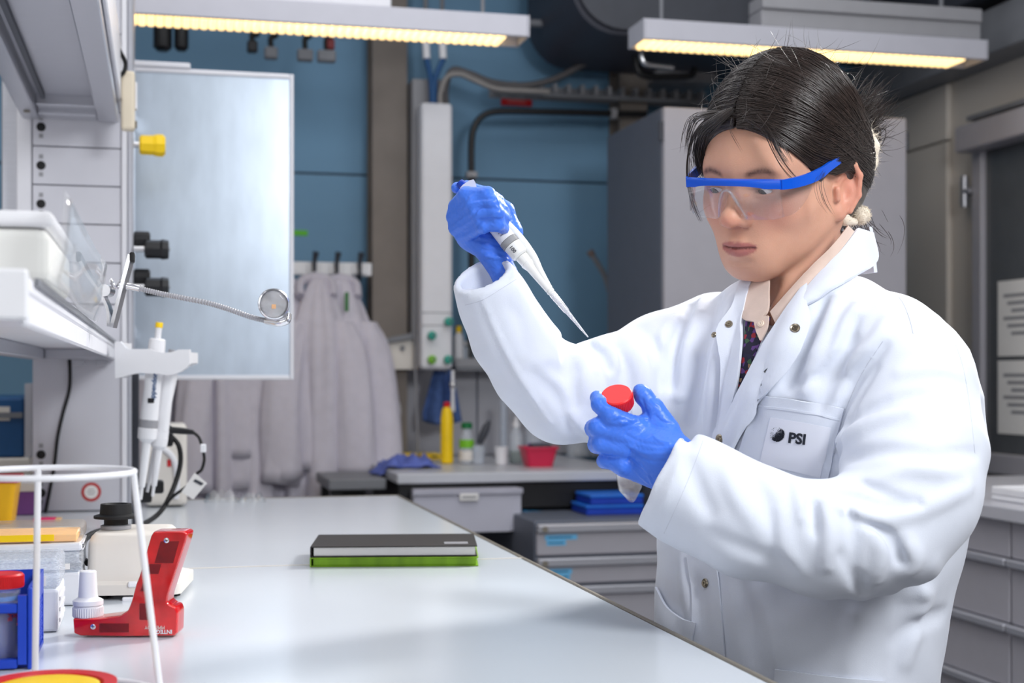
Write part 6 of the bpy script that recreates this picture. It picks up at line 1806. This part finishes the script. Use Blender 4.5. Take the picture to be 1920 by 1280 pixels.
# folds traced on the cloth: (pixel line, height, width in px)
FOLDS = [
 # near sleeve, upper arm
 ([(1655, 650), (1600, 720), (1570, 800), (1555, 860)], -.006, 14), ([(1640, 690), (1600, 760), (1578, 830), (1568, 870)], -.006, 9),
 ([(1500, 720), (1560, 690), (1600, 640)], -.004, 14), ([(1590, 690), (1640, 640), (1665, 600)], .005, 16),
 ([(1570, 830), (1640, 790), (1700, 770)], .006, 16), ([(1590, 860), (1660, 845), (1740, 850)], -.004, 16), ([(1585, 790), (1625, 768), (1660, 752)], -.005, 11),
 ([(1620, 770), (1700, 745), (1760, 740)], -.004, 14), ([(1640, 900), (1700, 880), (1790, 885)], .004, 18), ([(1610, 905), (1660, 925), (1720, 950)], -.004, 12),
 ([(1690, 700), (1750, 690), (1800, 700)], .003, 16), ([(1660, 985), (1740, 950), (1815, 915)], .004, 18), ([(1730, 860), (1790, 850), (1830, 850)], -.003, 14),
 # elbow bend
 ([(1566, 924), (1605, 932), (1650, 945), (1700, 950), (1720, 945)], -.008, 13), ([(1560, 948), (1592, 957), (1640, 975), (1690, 965), (1712, 950)], .008, 13), ([(1600, 965), (1640, 985), (1670, 1010), (1690, 1050)], -.008, 13),
 ([(1570, 930), (1590, 960), (1600, 1000), (1600, 1050)], -.008, 14), ([(1548, 945), (1553, 972), (1555, 1012), (1550, 1060)], .008, 14), ([(1516, 935), (1523, 962), (1530, 995)], -.006, 13),
 ([(1490, 900), (1500, 930), (1505, 970)], .005, 14), ([(1640, 1000), (1650, 1040), (1640, 1085)], .008, 16), ([(1700, 1010), (1715, 1050), (1700, 1080)], .004, 20), ([(1580, 1040), (1600, 1075), (1620, 1110)], -.005, 14),
 # forearm
 ([(1290, 860), (1310, 920), (1330, 960)], -.004, 18), ([(1360, 880), (1380, 930), (1420, 990)], .003, 20), ([(1420, 900), (1440, 950), (1450, 1000)], -.003, 18), ([(1460, 960), (1470, 1020), (1500, 1070)], .003, 18),
 ([(1330, 1000), (1400, 1030), (1480, 1060)], -.002, 20), ([(1262, 845), (1240, 895), (1215, 950)], -.0022, 9), ([(1282, 852), (1262, 905), (1240, 960)], .0016, 9),
 # body front, her left panel
 ([(1570, 560), (1540, 640), (1510, 730)], .006, 17), ([(1545, 560), (1515, 640), (1480, 720)], -.006, 16), ([(1600, 600), (1570, 680), (1540, 760)], -.006, 16), ([(1610, 570), (1590, 600), (1560, 680)], .005, 14),
 ([(1500, 600), (1465, 680), (1430, 760)], .004, 17), ([(1470, 660), (1440, 720), (1410, 790)], -.003, 14), ([(1440, 700), (1400, 780), (1360, 850)], .002, 10),
 # body front, her right panel
 ([(1345, 560), (1320, 660), (1300, 760), (1290, 830)], -.007, 15), ([(1320, 560), (1290, 650), (1275, 740)], .006, 15), ([(1375, 560), (1350, 640), (1330, 760), (1325, 840)], .006, 15), ([(1300, 570), (1268, 640), (1258, 720)], -.006, 14),
 ([(1390, 600), (1365, 700), (1350, 800)], -.004, 13), ([(1270, 590), (1245, 630), (1235, 690)], .004, 14),
 # body below the arm
 ([(1280, 1040), (1285, 1090), (1300, 1170)], .004, 16), ([(1305, 1050), (1310, 1120), (1320, 1190)], -.004, 14), ([(1390, 1090), (1400, 1150), (1410, 1230)], -.004, 18), ([(1430, 1110), (1450, 1180), (1460, 1260)], .003, 20),
 ([(1620, 1110), (1600, 1180), (1590, 1280)], .003, 24), ([(1700, 1090), (1690, 1170), (1670, 1280)], -.003, 22), ([(1750, 1060), (1730, 1150), (1700, 1240)], .003, 22), ([(1680, 1200), (1720, 1170), (1770, 1150)], -.004, 18),
 # far sleeve
 ([(1105, 645), (1125, 665), (1140, 690)], -.012, 9), ([(1120, 640), (1150, 660), (1165, 690)], .009, 12), ([(1085, 640), (1095, 690), (1110, 740)], .007, 15), ([(1060, 630), (1068, 700), (1080, 760)], -.006, 14),
 ([(1140, 640), (1170, 690), (1180, 750)], -.007, 14), ([(1170, 625), (1200, 680), (1215, 740)], .007, 16), ([(1200, 615), (1235, 660), (1240, 720)], -.005, 16), ([(1120, 700), (1130, 760), (1120, 815)], .006, 16), ([(1155, 720), (1150, 780), (1140, 830)], -.006, 15),
 ([(1000, 700), (1040, 740), (1075, 800)], -.004, 16), ([(1030, 690), (1060, 700), (1090, 690)], -.003, 14), ([(905, 560), (930, 620), (960, 680), (1000, 745), (1030, 790)], .0045, 5), ([(955, 570), (975, 600), (985, 650)], -.002, 16),
 ([(1060, 770), (1090, 800), (1130, 820)], .004, 14), ([(870, 560), (925, 535), (985, 512)], -.0018, 5),
]
BOUND = {}
def fold_tab():
    out = []
    pls = [np.array([(p.x, p.y) for p in smooth_path([Vector((x, y, 0)) for x, y in px], 3)]) for px, h, w in FOLDS]
    al = np.concatenate(pls); PP, TT = raycast(base_coat, al[:, 0], al[:, 1], 1.15, 2.0, 45)
    i0 = 0
    for pl, (px, h, w) in zip(pls, FOLDS):
        P_, t = PP[i0:i0 + len(pl)], TT[i0:i0 + len(pl)]; i0 += len(pl)
        ok = np.r_[True, np.abs(np.diff(t)) < .05]
        out.append((P_[ok] if ok.sum() > 1 else P_, h, w * .85 * t.mean() / FPX))
    return out
FT = fold_tab()
def folds(P):
    d = np.zeros(len(P), np.float32); plo = P.min(0); phi = P.max(0)
    for pts, h, w in FT:
        c = pts.mean(0); R = np.linalg.norm(pts - c, axis=1).max() + 3 * w
        if (c + R < plo).any() or (c - R > phi).any(): continue
        m = ((P - c) ** 2).sum(1) < R * R
        if not m.any(): continue
        Q_ = P[m]
        e = polydist(Q_, pts)
        # fade towards the ends of the crease
        a, b = pts[0], pts[-1]; ba = b - a
        t = np.clip(((Q_ - a) @ ba) / (ba @ ba), 0, 1)
        d[m] += h * np.exp(-(e / w) ** 2) * np.clip(np.sin(np.pi * (t * .84 + .08)), 0, 1) ** .6
    return d
FAMP = 2.1
def coat_sdf(P):
    d = base_coat(P)
    m = np.abs(d) < .03
    if m.any():
        d = d.copy(); Q_ = P[m]
        d[m] = d[m] - folds(Q_) * FAMP - .0010 * (np.sin(Q_[:, 0] * 61 + 3 * np.sin(Q_[:, 2] * 23)) * np.sin(Q_[:, 2] * 47 + 2 * np.sin(Q_[:, 1] * 31)))
    return d
coat_m = mat('coat_cotton', (217, 222, 234), .85, var=.015, vscale=40, bump=.10, bscale=900, sheen=.15)
lo = np.array([min(p[0] for p in RAp + LAp), 0, zy(1880)]) ; allp = np.array(RAp + LAp)
lo = np.array([allp[:, 0].min() - .09, min(allp[:, 1].min(), LC[:, 1].min() - .2) - .09, zy(1880) - .02])
hi = np.array([LC[:, 0].max() + .27, LC[:, 1].max() + .25, zy(500)])
hi[1] = max(hi[1], allp[:, 1].max() + .09)
coat = sdf_obj('lab_coat', coat_sdf, lo, hi, .0039, coat_m, person, 1)
# ---------------------------------------------------------------- collar, shirt, pocket, snaps
def torso_f(P): return torso(P) - folds(P) * FAMP
def chest_f(P): return smin(torso_f(P), neck_sdf(P), .02)
CS0, CS1 = J(1527, 430, 1.63), J(1512, 575, 1.63)
def collar_f(P): return smin(torso_f(P), rcone(P, CS0, CS1, RP(110, 1.63), RP(142, 1.63)), .02)
shirt_m = mat('shirt_beige', (214, 192, 180), .9, var=.05, vscale=60, bump=.15, bscale=900)
flor = mat('floral', (40, 38, 58), .9, var=.1)
nt = flor.node_tree; vz = nt.nodes.new('ShaderNodeTexVoronoi'); vz.inputs['Scale'].default_value = 190
rmp = nt.nodes.new('ShaderNodeValToRGB'); rmp.color_ramp.interpolation = 'CONSTANT'
rmp.color_ramp.elements[0].color = lin((34, 32, 52)); rmp.color_ramp.elements[1].position = .42; rmp.color_ramp.elements[1].color = lin((92, 60, 120))
for pos, c in ((.58, (58, 88, 62)), (.70, (150, 44, 54)), (.80, (36, 36, 60)), (.90, (150, 120, 90))):
    e = rmp.color_ramp.elements.new(pos); e.color = lin(c)
tcn = [n for n in nt.nodes if n.type == 'TEX_COORD'][0]
nt.links.new(tcn.outputs['Object'], vz.inputs['Vector']); nt.links.new(vz.outputs['Color'], rmp.inputs['Fac']); nt.links.new(rmp.outputs['Color'], nt.nodes['Principled BSDF'].inputs['Base Color'])
D0, D1 = 1.2, 1.9
patch(chest_f, [(1402, 590), (1396, 650), (1386, 728)], [(1446, 596), (1424, 650), (1390, 726)], 14, 7, D0, D1, .0006, .0016, 'floral_top', flor, person)
patch(chest_f, [(1420, 508), (1404, 545), (1397, 590), (1403, 604)], [(1446, 514), (1446, 550), (1444, 586), (1424, 608)], 16, 6, D0, D1, .003, .003, 'shirt_collar', shirt_m, person)
patch(collar_f, [(1588, 424), (1560, 460), (1520, 502), (1480, 547), (1446, 586)], [(1606, 442), (1584, 474), (1548, 515), (1505, 562), (1458, 612)], 24, 6, D0, D1, .0, .003, 'shirt_collar', shirt_m, person, puff=.003)
patch(chest_f, [(1418, 600), (1422, 622), (1430, 642)], [(1446, 596), (1444, 618), (1433, 642)], 8, 4, D0, D1, .004, .002, 'shirt_placket', shirt_m, person)
# coat collar and lapels
lapel_r = patch(chest_f, [(1408, 516), (1386, 548), (1376, 576), (1349, 624), (1352, 690), (1347, 780), (1336, 860)], [(1426, 512), (1408, 552), (1399, 600), (1396, 650), (1387, 728), (1366, 800), (1350, 870)], 30, 6, D0, D1, .0035, .004, 'lapel', coat_m, person)
patch(collar_f, [(1602, 430), (1572, 472), (1534, 520), (1496, 566), (1470, 602)], [(1628, 438), (1636, 490), (1606, 520), (1560, 548), (1513, 577)], 28, 12, D0, D1, .003, .004, 'collar', coat_m, person, puff=.004)
# the collar goes on behind the neck
rows = []
for i in range(8):
    v = i / 7; c_ = CS0 * (1 - v) + CS1 * v + np.array([0, 0, .004 * (1 - v)]); R_ = RP(107, 1.63) * (1 - v) + RP(139, 1.63) * v
    rows.append([tuple(c_ + (V3(RT) * math.cos(a) + V3(FW) * math.sin(a)) * R_) for a in np.linspace(.12, 2.7, 26)])
rows = [r for r in rows if r[0][2] > zy(530)]
MB().grid(rows, .004).build('collar_back', coat_m, person, True, 60)
patch(chest_f, [(1505, 548), (1468, 602), (1432, 660), (1402, 716), (1378, 762), (1356, 815), (1332, 875)], [(1516, 540), (1510, 622), (1474, 690), (1436, 748), (1402, 800), (1378, 850), (1362, 900)], 34, 8, D0, D1, .005, .004, 'lapel', coat_m, person, puff=.003)
patch(chest_f, [(1290, 1040), (1296, 1100), (1300, 1200), (1300, 1300)], [(1345, 1052), (1352, 1110), (1360, 1210), (1365, 1300)], 20, 6, D0, D1, .0012, .002, 'placket', coat_m, person)
# breast pocket with the printed badge
pk = patch(torso_f, [(1419, 740), (1500, 750), (1584, 765)], [(1378, 884), (1460, 902), (1548, 922)], 24, 18, D0, D1, .0012, .0022, 'breast_pocket', coat_m, person)
patch(torso_f, [(1416, 757), (1500, 768), (1580, 784)], [(1415, 761), (1499, 772), (1579, 788)], 24, 3, D0, D1, .0034, .0006, 'pocket_stitching', coat_m, person)
bad = mat('badge_film', (230, 232, 242), .3, var=.01)
patch(torso_f, [(1448, 782), (1500, 790), (1556, 800)], [(1428, 868), (1482, 880), (1540, 894)], 14, 10, D0, D1, .0036, .0004, 'badge_film', bad, person, False)
def decal(name, me, cx, cy, ang, s, f, off, material, parent):
    """flat print mesh (local x right, y up; units are px after scaling by s) laid on the cloth"""
    n = len(me.vertices); co = np.empty(n * 3, np.float32); me.vertices.foreach_get('co', co); co = co.reshape(-1, 3)
    c, sn = math.cos(ang), math.sin(ang)
    px = cx + (co[:, 0] * c + co[:, 1] * sn) * s; py = cy + (co[:, 0] * sn - co[:, 1] * c) * s
    P_, t = raycast(f, px, py, D0, D1)
    g = grad(f, P_); g /= np.linalg.norm(g, axis=1, keepdims=True)
    me.vertices.foreach_set('co', (P_ + g * (off + (co[:, 2:3] > 0) * .0003)).astype(np.float32).ravel()); me.update()
    return link_mesh(name, me, material, parent)
ink = mat('print_ink', (28, 32, 44), .6, var=.05)
decal('lettering', text_mesh('PSI', 27, .5, .95), 1498, 822, math.radians(7), 1.0, torso_f, .0044, ink, pk)
mbE = MB(); rge = np.random.default_rng(3)
for i in range(1500):
    a = rge.uniform(0, 6.283); r_ = 13.5 * math.sqrt(rge.random()); x = r_ * math.cos(a); y = r_ * math.sin(a)
    dens = np.clip(.50 + (x * .7 - y * .75) / 13, .05, 1.0)
    if rge.random() > dens: continue
    rr_ = .30 + .42 * dens
    c = Vector((x, y, 0)); mbE.rings([[c + Vector((math.cos(k * 1.047) * rr_, math.sin(k * 1.047) * rr_, z)) for k in range(6)] for z in (0, .5)])
meE = bpy.data.meshes.new('emblem'); mbE.bm.to_mesh(meE); mbE.bm.free()
decal('emblem', meE, 1461, 813, 0, 1.0, torso_f, .0044, ink, pk)
# lower pockets
patch(torso_f, [(1238, 1100), (1262, 1142), (1306, 1168)], [(1236, 1200), (1262, 1230), (1300, 1260)], 12, 8, D0, D1, .004, .003, 'hip_pocket', coat_m, person, puff=.004)
patch(torso_f, [(1455, 1253), (1550, 1266), (1656, 1275)], [(1450, 1400), (1550, 1420), (1660, 1420)], 14, 8, D0, D1, .0015, .0025, 'hip_pocket', coat_m, person)
# shoulder and sleeve seams as thin welts; the grey paints in their shadow line
seam_m = mat('seam_shadow_grey', (196, 200, 212), .8)
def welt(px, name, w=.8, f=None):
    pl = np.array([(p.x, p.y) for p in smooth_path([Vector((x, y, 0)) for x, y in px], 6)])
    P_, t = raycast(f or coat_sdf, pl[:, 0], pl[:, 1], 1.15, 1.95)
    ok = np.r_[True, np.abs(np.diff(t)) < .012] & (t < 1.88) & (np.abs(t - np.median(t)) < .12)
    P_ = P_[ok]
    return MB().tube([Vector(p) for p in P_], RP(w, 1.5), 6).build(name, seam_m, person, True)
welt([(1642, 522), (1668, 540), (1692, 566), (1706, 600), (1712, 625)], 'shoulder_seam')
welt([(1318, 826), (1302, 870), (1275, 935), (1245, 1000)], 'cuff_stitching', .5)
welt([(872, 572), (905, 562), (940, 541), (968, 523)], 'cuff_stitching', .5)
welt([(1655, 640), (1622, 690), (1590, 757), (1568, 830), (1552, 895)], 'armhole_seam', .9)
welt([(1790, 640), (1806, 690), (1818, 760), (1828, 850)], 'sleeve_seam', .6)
# snaps and the shirt button
def snap(px, py, r, m, f, off, name='snap'):
    P_, t = raycast(f, np.array([px]), np.array([py]), D0, D1)
    g = grad(f, P_)[0]; g /= np.linalg.norm(g); p = Vector(P_[0] + g * off); g = Vector(g); R_ = RP(r, float(t[0]))
    o = MB().lathe([(R_ * .98, 0), (R_, .0008), (R_ * .85, .0017), (R_ * .6, .0012), (R_ * .55, .0018), (R_ * .25, .0018), (R_ * .2, .0010), (.0001, .001)], p, p + g, 22).build(name, m, person, True, 30)
    return o
brass = mat('brass_snap', (150, 140, 124), .3, metal=.9)
snap(1492, 623, 9.5, brass, chest_f, .010); snap(1370, 613, 7.5, brass, chest_f, .0072); snap(1345, 632, 6, brass, torso_f, .0055)
snap(1362, 822, 9.5, brass, torso_f, .0105); snap(1327, 1093, 9, brass, torso_f, .0035)
snap(1433, 612, 7, mat('shirt_button', (226, 208, 190), .4), chest_f, .0062, 'shirt_button')
# trousers and shoes (below the bench edge)
trm = mat('trousers', (40, 44, 60), .85, var=.1)
for s in (-1, 1):
    c0 = np.array([*LC[0], 0]) + bl * .085 * s
    top = Vector((c0[0], c0[1], zy(1880) + .12)); bot = Vector((c0[0], c0[1], .07))
    MB().tube(smooth_path([top, top.lerp(bot, .4) + Vector(bh) * .012, bot], 6), [.085, .07, .055], 20).build('trouser_leg', trm, person, True, 50)
    fc = Vector((c0[0], c0[1], 0)) + Vector(bh) * .05
    Rm = Matrix((Vector(bl), Vector(bh), Vector((0, 0, 1)))).transposed()
    MB().ell(fc + Vector((0, 0, .038)), (.044, .128, .036), 24, 12, Rm).build('shoe', 'black_rubber', person, True)

# ---------------------------------------------------------------- gloved hands
glove_m = mat('nitrile', (66, 120, 230), .38, spec=.5, var=.06, vscale=30, bump=.35, bscale=130, stretch=(1, .35, 1))
def G(l): return [J(x, y, d) for x, y, d, r in l], [RP(r, d) for x, y, d, r in l]
LH = {
 'index': [(1192, 800, 1.452, 20), (1147, 780, 1.446, 17.5), (1125, 758, 1.453, 15.5), (1119, 745, 1.462, 13)],
 'middle': [(1180, 820, 1.450, 19), (1122, 801, 1.452, 18), (1114, 803, 1.485, 16.5), (1138, 796, 1.53, 12)],
 'ring': [(1172, 842, 1.452, 18), (1128, 831, 1.456, 17.5), (1119, 833, 1.485, 16), (1142, 824, 1.53, 12)],
 'little': [(1168, 872, 1.456, 18), (1138, 862, 1.466, 15), (1133, 864, 1.492, 13), (1154, 862, 1.525, 11)],
 'thumb': [(1250, 806, 1.458, 25), (1226, 766, 1.460, 19), (1206, 741, 1.462, 16.5), (1200, 733, 1.464, 13.5)],
}
def left_hand(P):
    pal = smin(rcone(P, J(1250, 858, 1.452), J(1196, 826, 1.458), RP(47, 1.45), RP(36, 1.45)), rcone(P, J(1232, 890, 1.456), J(1172, 876, 1.462), RP(28, 1.45), RP(19, 1.45)), .012)
    pal = smin(pal, rcone(P, J(1250, 858, 1.452), J(1310, 890, 1.435), RP(46, 1.45), RP(44, 1.43)), .015)
    pal = smin(pal, rcone(P, J(1192, 800, 1.455), J(1166, 866, 1.462), RP(18, 1.45), RP(17, 1.45)), .008)
    d = pal
    for k, l in LH.items():
        p, r = G(l)
        d = smin(d, chain(P, p, r, .004), .0085 if k == 'thumb' else .0042)
    # web of the thumb
    d = smin(d, rcone(P, J(1232, 792, 1.462), J(1200, 805, 1.462), RP(15, 1.46), RP(15, 1.46)), .012)
    return d
RH = {
 'index': [(857, 388, 1.558, 17), (874, 365, 1.533, 14.5), (914, 364, 1.520, 13.5), (934, 376, 1.543, 12)],
 'middle': [(853, 406, 1.558, 17), (886, 381, 1.527, 15), (922, 380, 1.516, 14), (941, 392, 1.541, 12)],
 'ring': [(857, 426, 1.560, 17), (896, 400, 1.524, 15), (930, 399, 1.516, 14), (945, 409, 1.543, 12)],
 'little': [(868, 440, 1.562, 16), (906, 421, 1.526, 14.5), (932, 420, 1.522, 13), (944, 428, 1.546, 11)],
 'thumb': [(957, 436, 1.590, 22), (946, 396, 1.592, 18), (912, 366, 1.592, 15), (876, 352, 1.585, 12.5), (857, 352, 1.572, 11)],
}
def right_hand(P):
    d = smin(rcone(P, J(866, 400, 1.572), J(886, 440, 1.572), RP(19, 1.57), RP(28, 1.57)), rcone(P, J(886, 436, 1.572), J(928, 478, 1.575), RP(28, 1.57), RP(25, 1.57)), .012)
    d = smin(d, rcone(P, J(928, 478, 1.575), J(958, 540, 1.575), RP(25, 1.57), RP(26, 1.57)), .010)
    d = smin(d, rcone(P, J(900, 440, 1.585), J(957, 436, 1.592), RP(24, 1.57), RP(20, 1.57)), .012)
    for k, l in RH.items():
        p, r = G(l)
        d = smin(d, chain(P, p, r, .004), .0075 if k == 'thumb' else .0040)
    return d
WR_L = [([(1175, 815), (1200, 828), (1240, 835)], -.0012, 3), ([(1180, 835), (1210, 850), (1250, 850)], .0013, 3.5), ([(1185, 845), (1215, 862), (1245, 865)], -.0012, 3), ([(1170, 800), (1195, 792), (1215, 788)], -.0012, 2.5), ([(1165, 793), (1190, 785), (1210, 783)], .0010, 2.5),
        ([(1200, 870), (1215, 890), (1222, 905)], .0012, 3), ([(1180, 860), (1205, 880), (1220, 895)], -.0011, 3), ([(1230, 780), (1240, 790), (1262, 795)], -.0014, 3), ([(1205, 750), (1210, 765), (1215, 780)], -.0010, 2.5), ([(1128, 752), (1135, 760), (1148, 763)], -.0010, 2.5), ([(1225, 815), (1235, 825), (1255, 830)], .0012, 3),
        ([(1190, 880), (1200, 892), (1215, 905)], .0010, 2.5), ([(1150, 790), (1165, 786), (1180, 790)], -.0010, 2.5)]
WR_R = [([(880, 378), (895, 374), (925, 372)], -.0014, 3), ([(890, 395), (905, 390), (932, 391)], -.0014, 3), ([(900, 414), (915, 410), (938, 411)], -.0014, 3), ([(862, 420), (880, 410), (893, 395)], -.0013, 3), ([(870, 438), (890, 428), (902, 412)], -.0013, 3), ([(895, 400), (900, 394), (906, 392)], .0014, 2.5),
        ([(905, 425), (910, 440), (925, 442)], .0014, 3), ([(890, 450), (915, 455), (935, 460)], -.0012, 3), ([(885, 443), (910, 447), (930, 450)], .0012, 3), ([(905, 468), (925, 472), (945, 478)], -.0016, 3), ([(910, 480), (928, 483), (950, 486)], .0018, 3), ([(858, 400), (866, 388), (876, 372)], -.0012, 3)]
def wrinkled(f, W):
    tab = []
    for px, h, w in W:
        pl = np.array([(p.x, p.y) for p in smooth_path([Vector((x, y, 0)) for x, y in px], 3)])
        P_, t = raycast(f, pl[:, 0], pl[:, 1], 1.2, 1.75, 40)
        ok = t < 1.7
        if ok.sum() > 1: tab.append((P_[ok].astype(np.float32), h, w * float(t[ok].mean()) / FPX))
    def g(P):
        d = f(P); m = np.abs(d) < .008
        if m.any():
            Q_ = P[m]; s = np.zeros(len(Q_), np.float32); plo = Q_.min(0) - .012; phi = Q_.max(0) + .012
            for pts, h, w in tab:
                if (pts.max(0) < plo).any() or (pts.min(0) > phi).any(): continue
                s += h * np.exp(-(polydist(Q_, pts) / w) ** 2)
            s += .00022 * np.sin(Q_[:, 0] * 900 + 5 * np.sin(Q_[:, 2] * 300)) * np.sin(Q_[:, 2] * 420 + 4 * np.sin(Q_[:, 1] * 350))
            d = d.copy(); d[m] -= s
        return d
    return g
def bounds(H, extra, pad):
    pts = np.array([J(*q[:3]) for l in H.values() for q in l] + [J(*q) for q in extra])
    return pts.min(0) - pad, pts.max(0) + pad
lo, hi = bounds(LH, [(1310, 890, 1.435)], .036)
gl_l = sdf_obj('glove', wrinkled(left_hand, WR_L), lo, hi, .0013, glove_m, person, 1)
lo, hi = bounds(RH, [(958, 540, 1.575)], .030)
gl_r = sdf_obj('glove', wrinkled(right_hand, WR_R), lo, hi, .0013, glove_m, person, 1)

# ================================================================== held tube
ta, tb = at(1156, 738, 1.452), at(1185, 938, 1.545)
ax = (tb - ta).normalized(); L = (tb - ta).length
t = thing('centrifuge_tube', tb, 'clear conical tube with a red screw cap held in the left hand', 'tube')
cr = RP(29.5, 1.452)
MB().lathe([(.0002, .0), (cr * .93, .0), (cr, .0012), (cr, .0145), (cr * .97, .0155), (cr * .8, .0156)], ta, tb, 56).build('cap', mat('cap_red', (238, 40, 44), .42, var=.02), t, True, 35)
u = Vector((1, 0, 0)); u = (u - ax * u.dot(ax)).normalized(); w = ax.cross(u)
rib = None
for k in range(56):
    a = 2 * math.pi * k / 56; dv = u * math.cos(a) + w * math.sin(a)
    if dv.dot(FW) > .35: continue
    q = ta + dv * cr * 1.004
    MB().cyl(q + ax * .0022, q + ax * .0138, .0006, n=5).build('rib', 'cap_red' if 'cap_red' in M else bpy.data.materials['cap_red'], t)
tr = cr * .84
MB().lathe([(tr, .0158), (tr, .019), (tr * 1.05, .0195), (tr * 1.05, .0215), (tr * .99, .022), (tr * .97, L * .86), (tr * .35, L * .985), (tr * .22, L), (.0002, L)], ta, tb, 40, caps=False).build('wall', M['clear'], t, True, 40)
MB().lathe([(tr * .9, L * .80), (tr * .9, L * .865), (tr * .30, L * .975), (.0002, L * .985)], ta, tb, 32).build('contents', clear_mat('tube_contents', (240, 234, 232), body=.16, rough=.1, gloss=.6), t, True, 40)

# ================================================================== the pipette in the right hand
pa, pb = at(866, 346, 1.566), at(1103, 632, 1.535)
ax = (pb - pa).normalized(); L = (pb - pa).length
def s_at(px, py): # metres along the axis for a pixel near it
    return (at(px, py, 1.55) - at(866, 346, 1.55)).dot((at(1103, 632, 1.55) - at(866, 346, 1.55)).normalized()) * L / (at(1103, 632, 1.55) - at(866, 346, 1.55)).length
K = lambda r: RP(r, 1.55)
t = thing('pipette', pb, 'white hand-held pipette with a clear tip in the raised right hand', 'pipette')
pw = mat('pipette_white', (232, 232, 230), .35, var=.01)
S = {k: s_at(*v) for k, v in dict(top=(866, 346), body0=(890, 375), band0=(953, 452), band1=(960, 461), col1=(978, 482), sh1=(988, 494), sh2=(1030, 545), r2=(1034, 549), tip0=(1036, 552), tipm=(1062, 583), end=(1103, 632)).items()}
MB().lathe([(K(7), -.004), (K(9), -.001), (K(9), .006), (K(6), .008)], pa, pb, 24).build('plunger_button', mat('button_blue', (16, 60, 170), .25), t, True, 30)
MB().lathe([(K(4.5), .008), (K(4.5), S['body0'])], pa, pb, 16).build('plunger', pw, t, True)
MB().lathe([(K(12), S['body0']), (K(15), S['body0'] + .004), (K(16), S['body0'] + .03), (K(17.5), S['band0'] - .0005)], pa, pb, 32).build('body', pw, t, True, 30)
MB().lathe([(K(18.4), S['band0']), (K(18.4), S['band1'])], pa, pb, 32).build('band', mat('band_grey', (150, 150, 150), .4), t, True, 30)
MB().lathe([(K(17.2), S['band1'] + .0003), (K(17.4), S['band1'] + .001), (K(16.6), S['col1'] - .002), (K(13), S['col1'])], pa, pb, 32).build('collar', pw, t, True, 30)
MB().lathe([(K(12.2), S['col1'] + .0003), (K(11.5), S['sh1']), (K(12.4), S['sh1'] + .001), (K(11.6), S['sh1'] + .003), (K(9), S['sh1'] + .008), (K(7.2), S['sh2']), (K(6.0), S['sh2'] + .0008)], pa, pb, 28).build('shaft', pw, t, True, 30)
MB().lathe([(K(7.4), S['sh2'] + .001), (K(7.6), S['r2']), (K(6.2), S['r2'] + .0012), (K(5.2), S['tip0'] + .012)], pa, pb, 24).build('tip_cone', pw, t, True, 30)
tipm = clear_mat('tip_clear', (250, 250, 254), body=.42, rough=.06, gloss=.9)
MB().lathe([(K(6.8), S['tip0']), (K(6.9), S['tip0'] + .001), (K(5.8), S['tipm']), (K(4.4), S['tipm'] + .002), (K(1.1), S['end']), (K(.5), S['end'])], pa, pb, 24, caps=False).build('tip', tipm, t, True, 40)
n0 = (Vector((0, 0, CAMZ)) - pa); n0 = (n0 - ax * n0.dot(ax)).normalized(); side = ax.cross(n0)
if side.dot(RT) < 0: side = -side
ej = smooth_path([pa + ax * (S['body0'] + .02) + side * K(13) - n0 * K(6), pa + ax * S['band0'] + side * K(19) - n0 * K(5), pa + ax * (S['col1'] + .006) + side * K(17) - n0 * K(4), pa + ax * (S['sh1'] + .018) + side * K(9), pa + ax * S['sh2'] + side * K(3)], 6)
MB().tube(ej, [K(8), K(8.5), K(8), K(6.5), K(5)], 14).build('ejector_arm', pw, t, True, 40)
# finger hook
hk = [at(x, y, 1.545) for x, y in ((862, 353), (868, 346), (880, 338), (888, 336), (892, 343), (894, 352), (886, 352), (872, 358))]
MB().prism(hk, FW * .012).build('finger_hook', mat('hook_grey', (205, 206, 214), .3), t)
# printing
for k, (s_, w_, c_) in enumerate(((.0, .7, 'dark_grey'), (.0035, .5, 'dark_grey'), (.007, .62, 'purple'), (.013, .55, 'grey_plastic'), (.0165, .5, 'grey_plastic'))):
    c = pa + ax * (s_at(932, 424) + s_ - .003) + n0 * (K(16.9) + .0002) - side * .001
    MB().cbox((0, 0, 0), (.0001, .0001, .0001)) if 0 else None
    q0 = c - side * K(11) * w_; q1 = c + side * K(11) * w_
    rows_ = []
    for i in range(7):
        u_ = -1 + 2 * i / 6; an = u_ * .7 * w_
        base_ = pa + ax * (s_at(932, 424) + s_ - .003)
        rad_ = n0 * math.cos(an) + side * math.sin(an)
        rows_.append([base_ + rad_ * K(17.6), base_ + rad_ * K(17.6) + ax * .0011])
    MB().grid(rows_, .0001).build('print_line', c_, t)
text('lettering', '100', pa + ax * (S['band1'] + .0065) + n0 * (K(17.3) + .0003) - side * K(4), ax, n0.cross(ax), .0058, 'dark_grey', t, .0001)
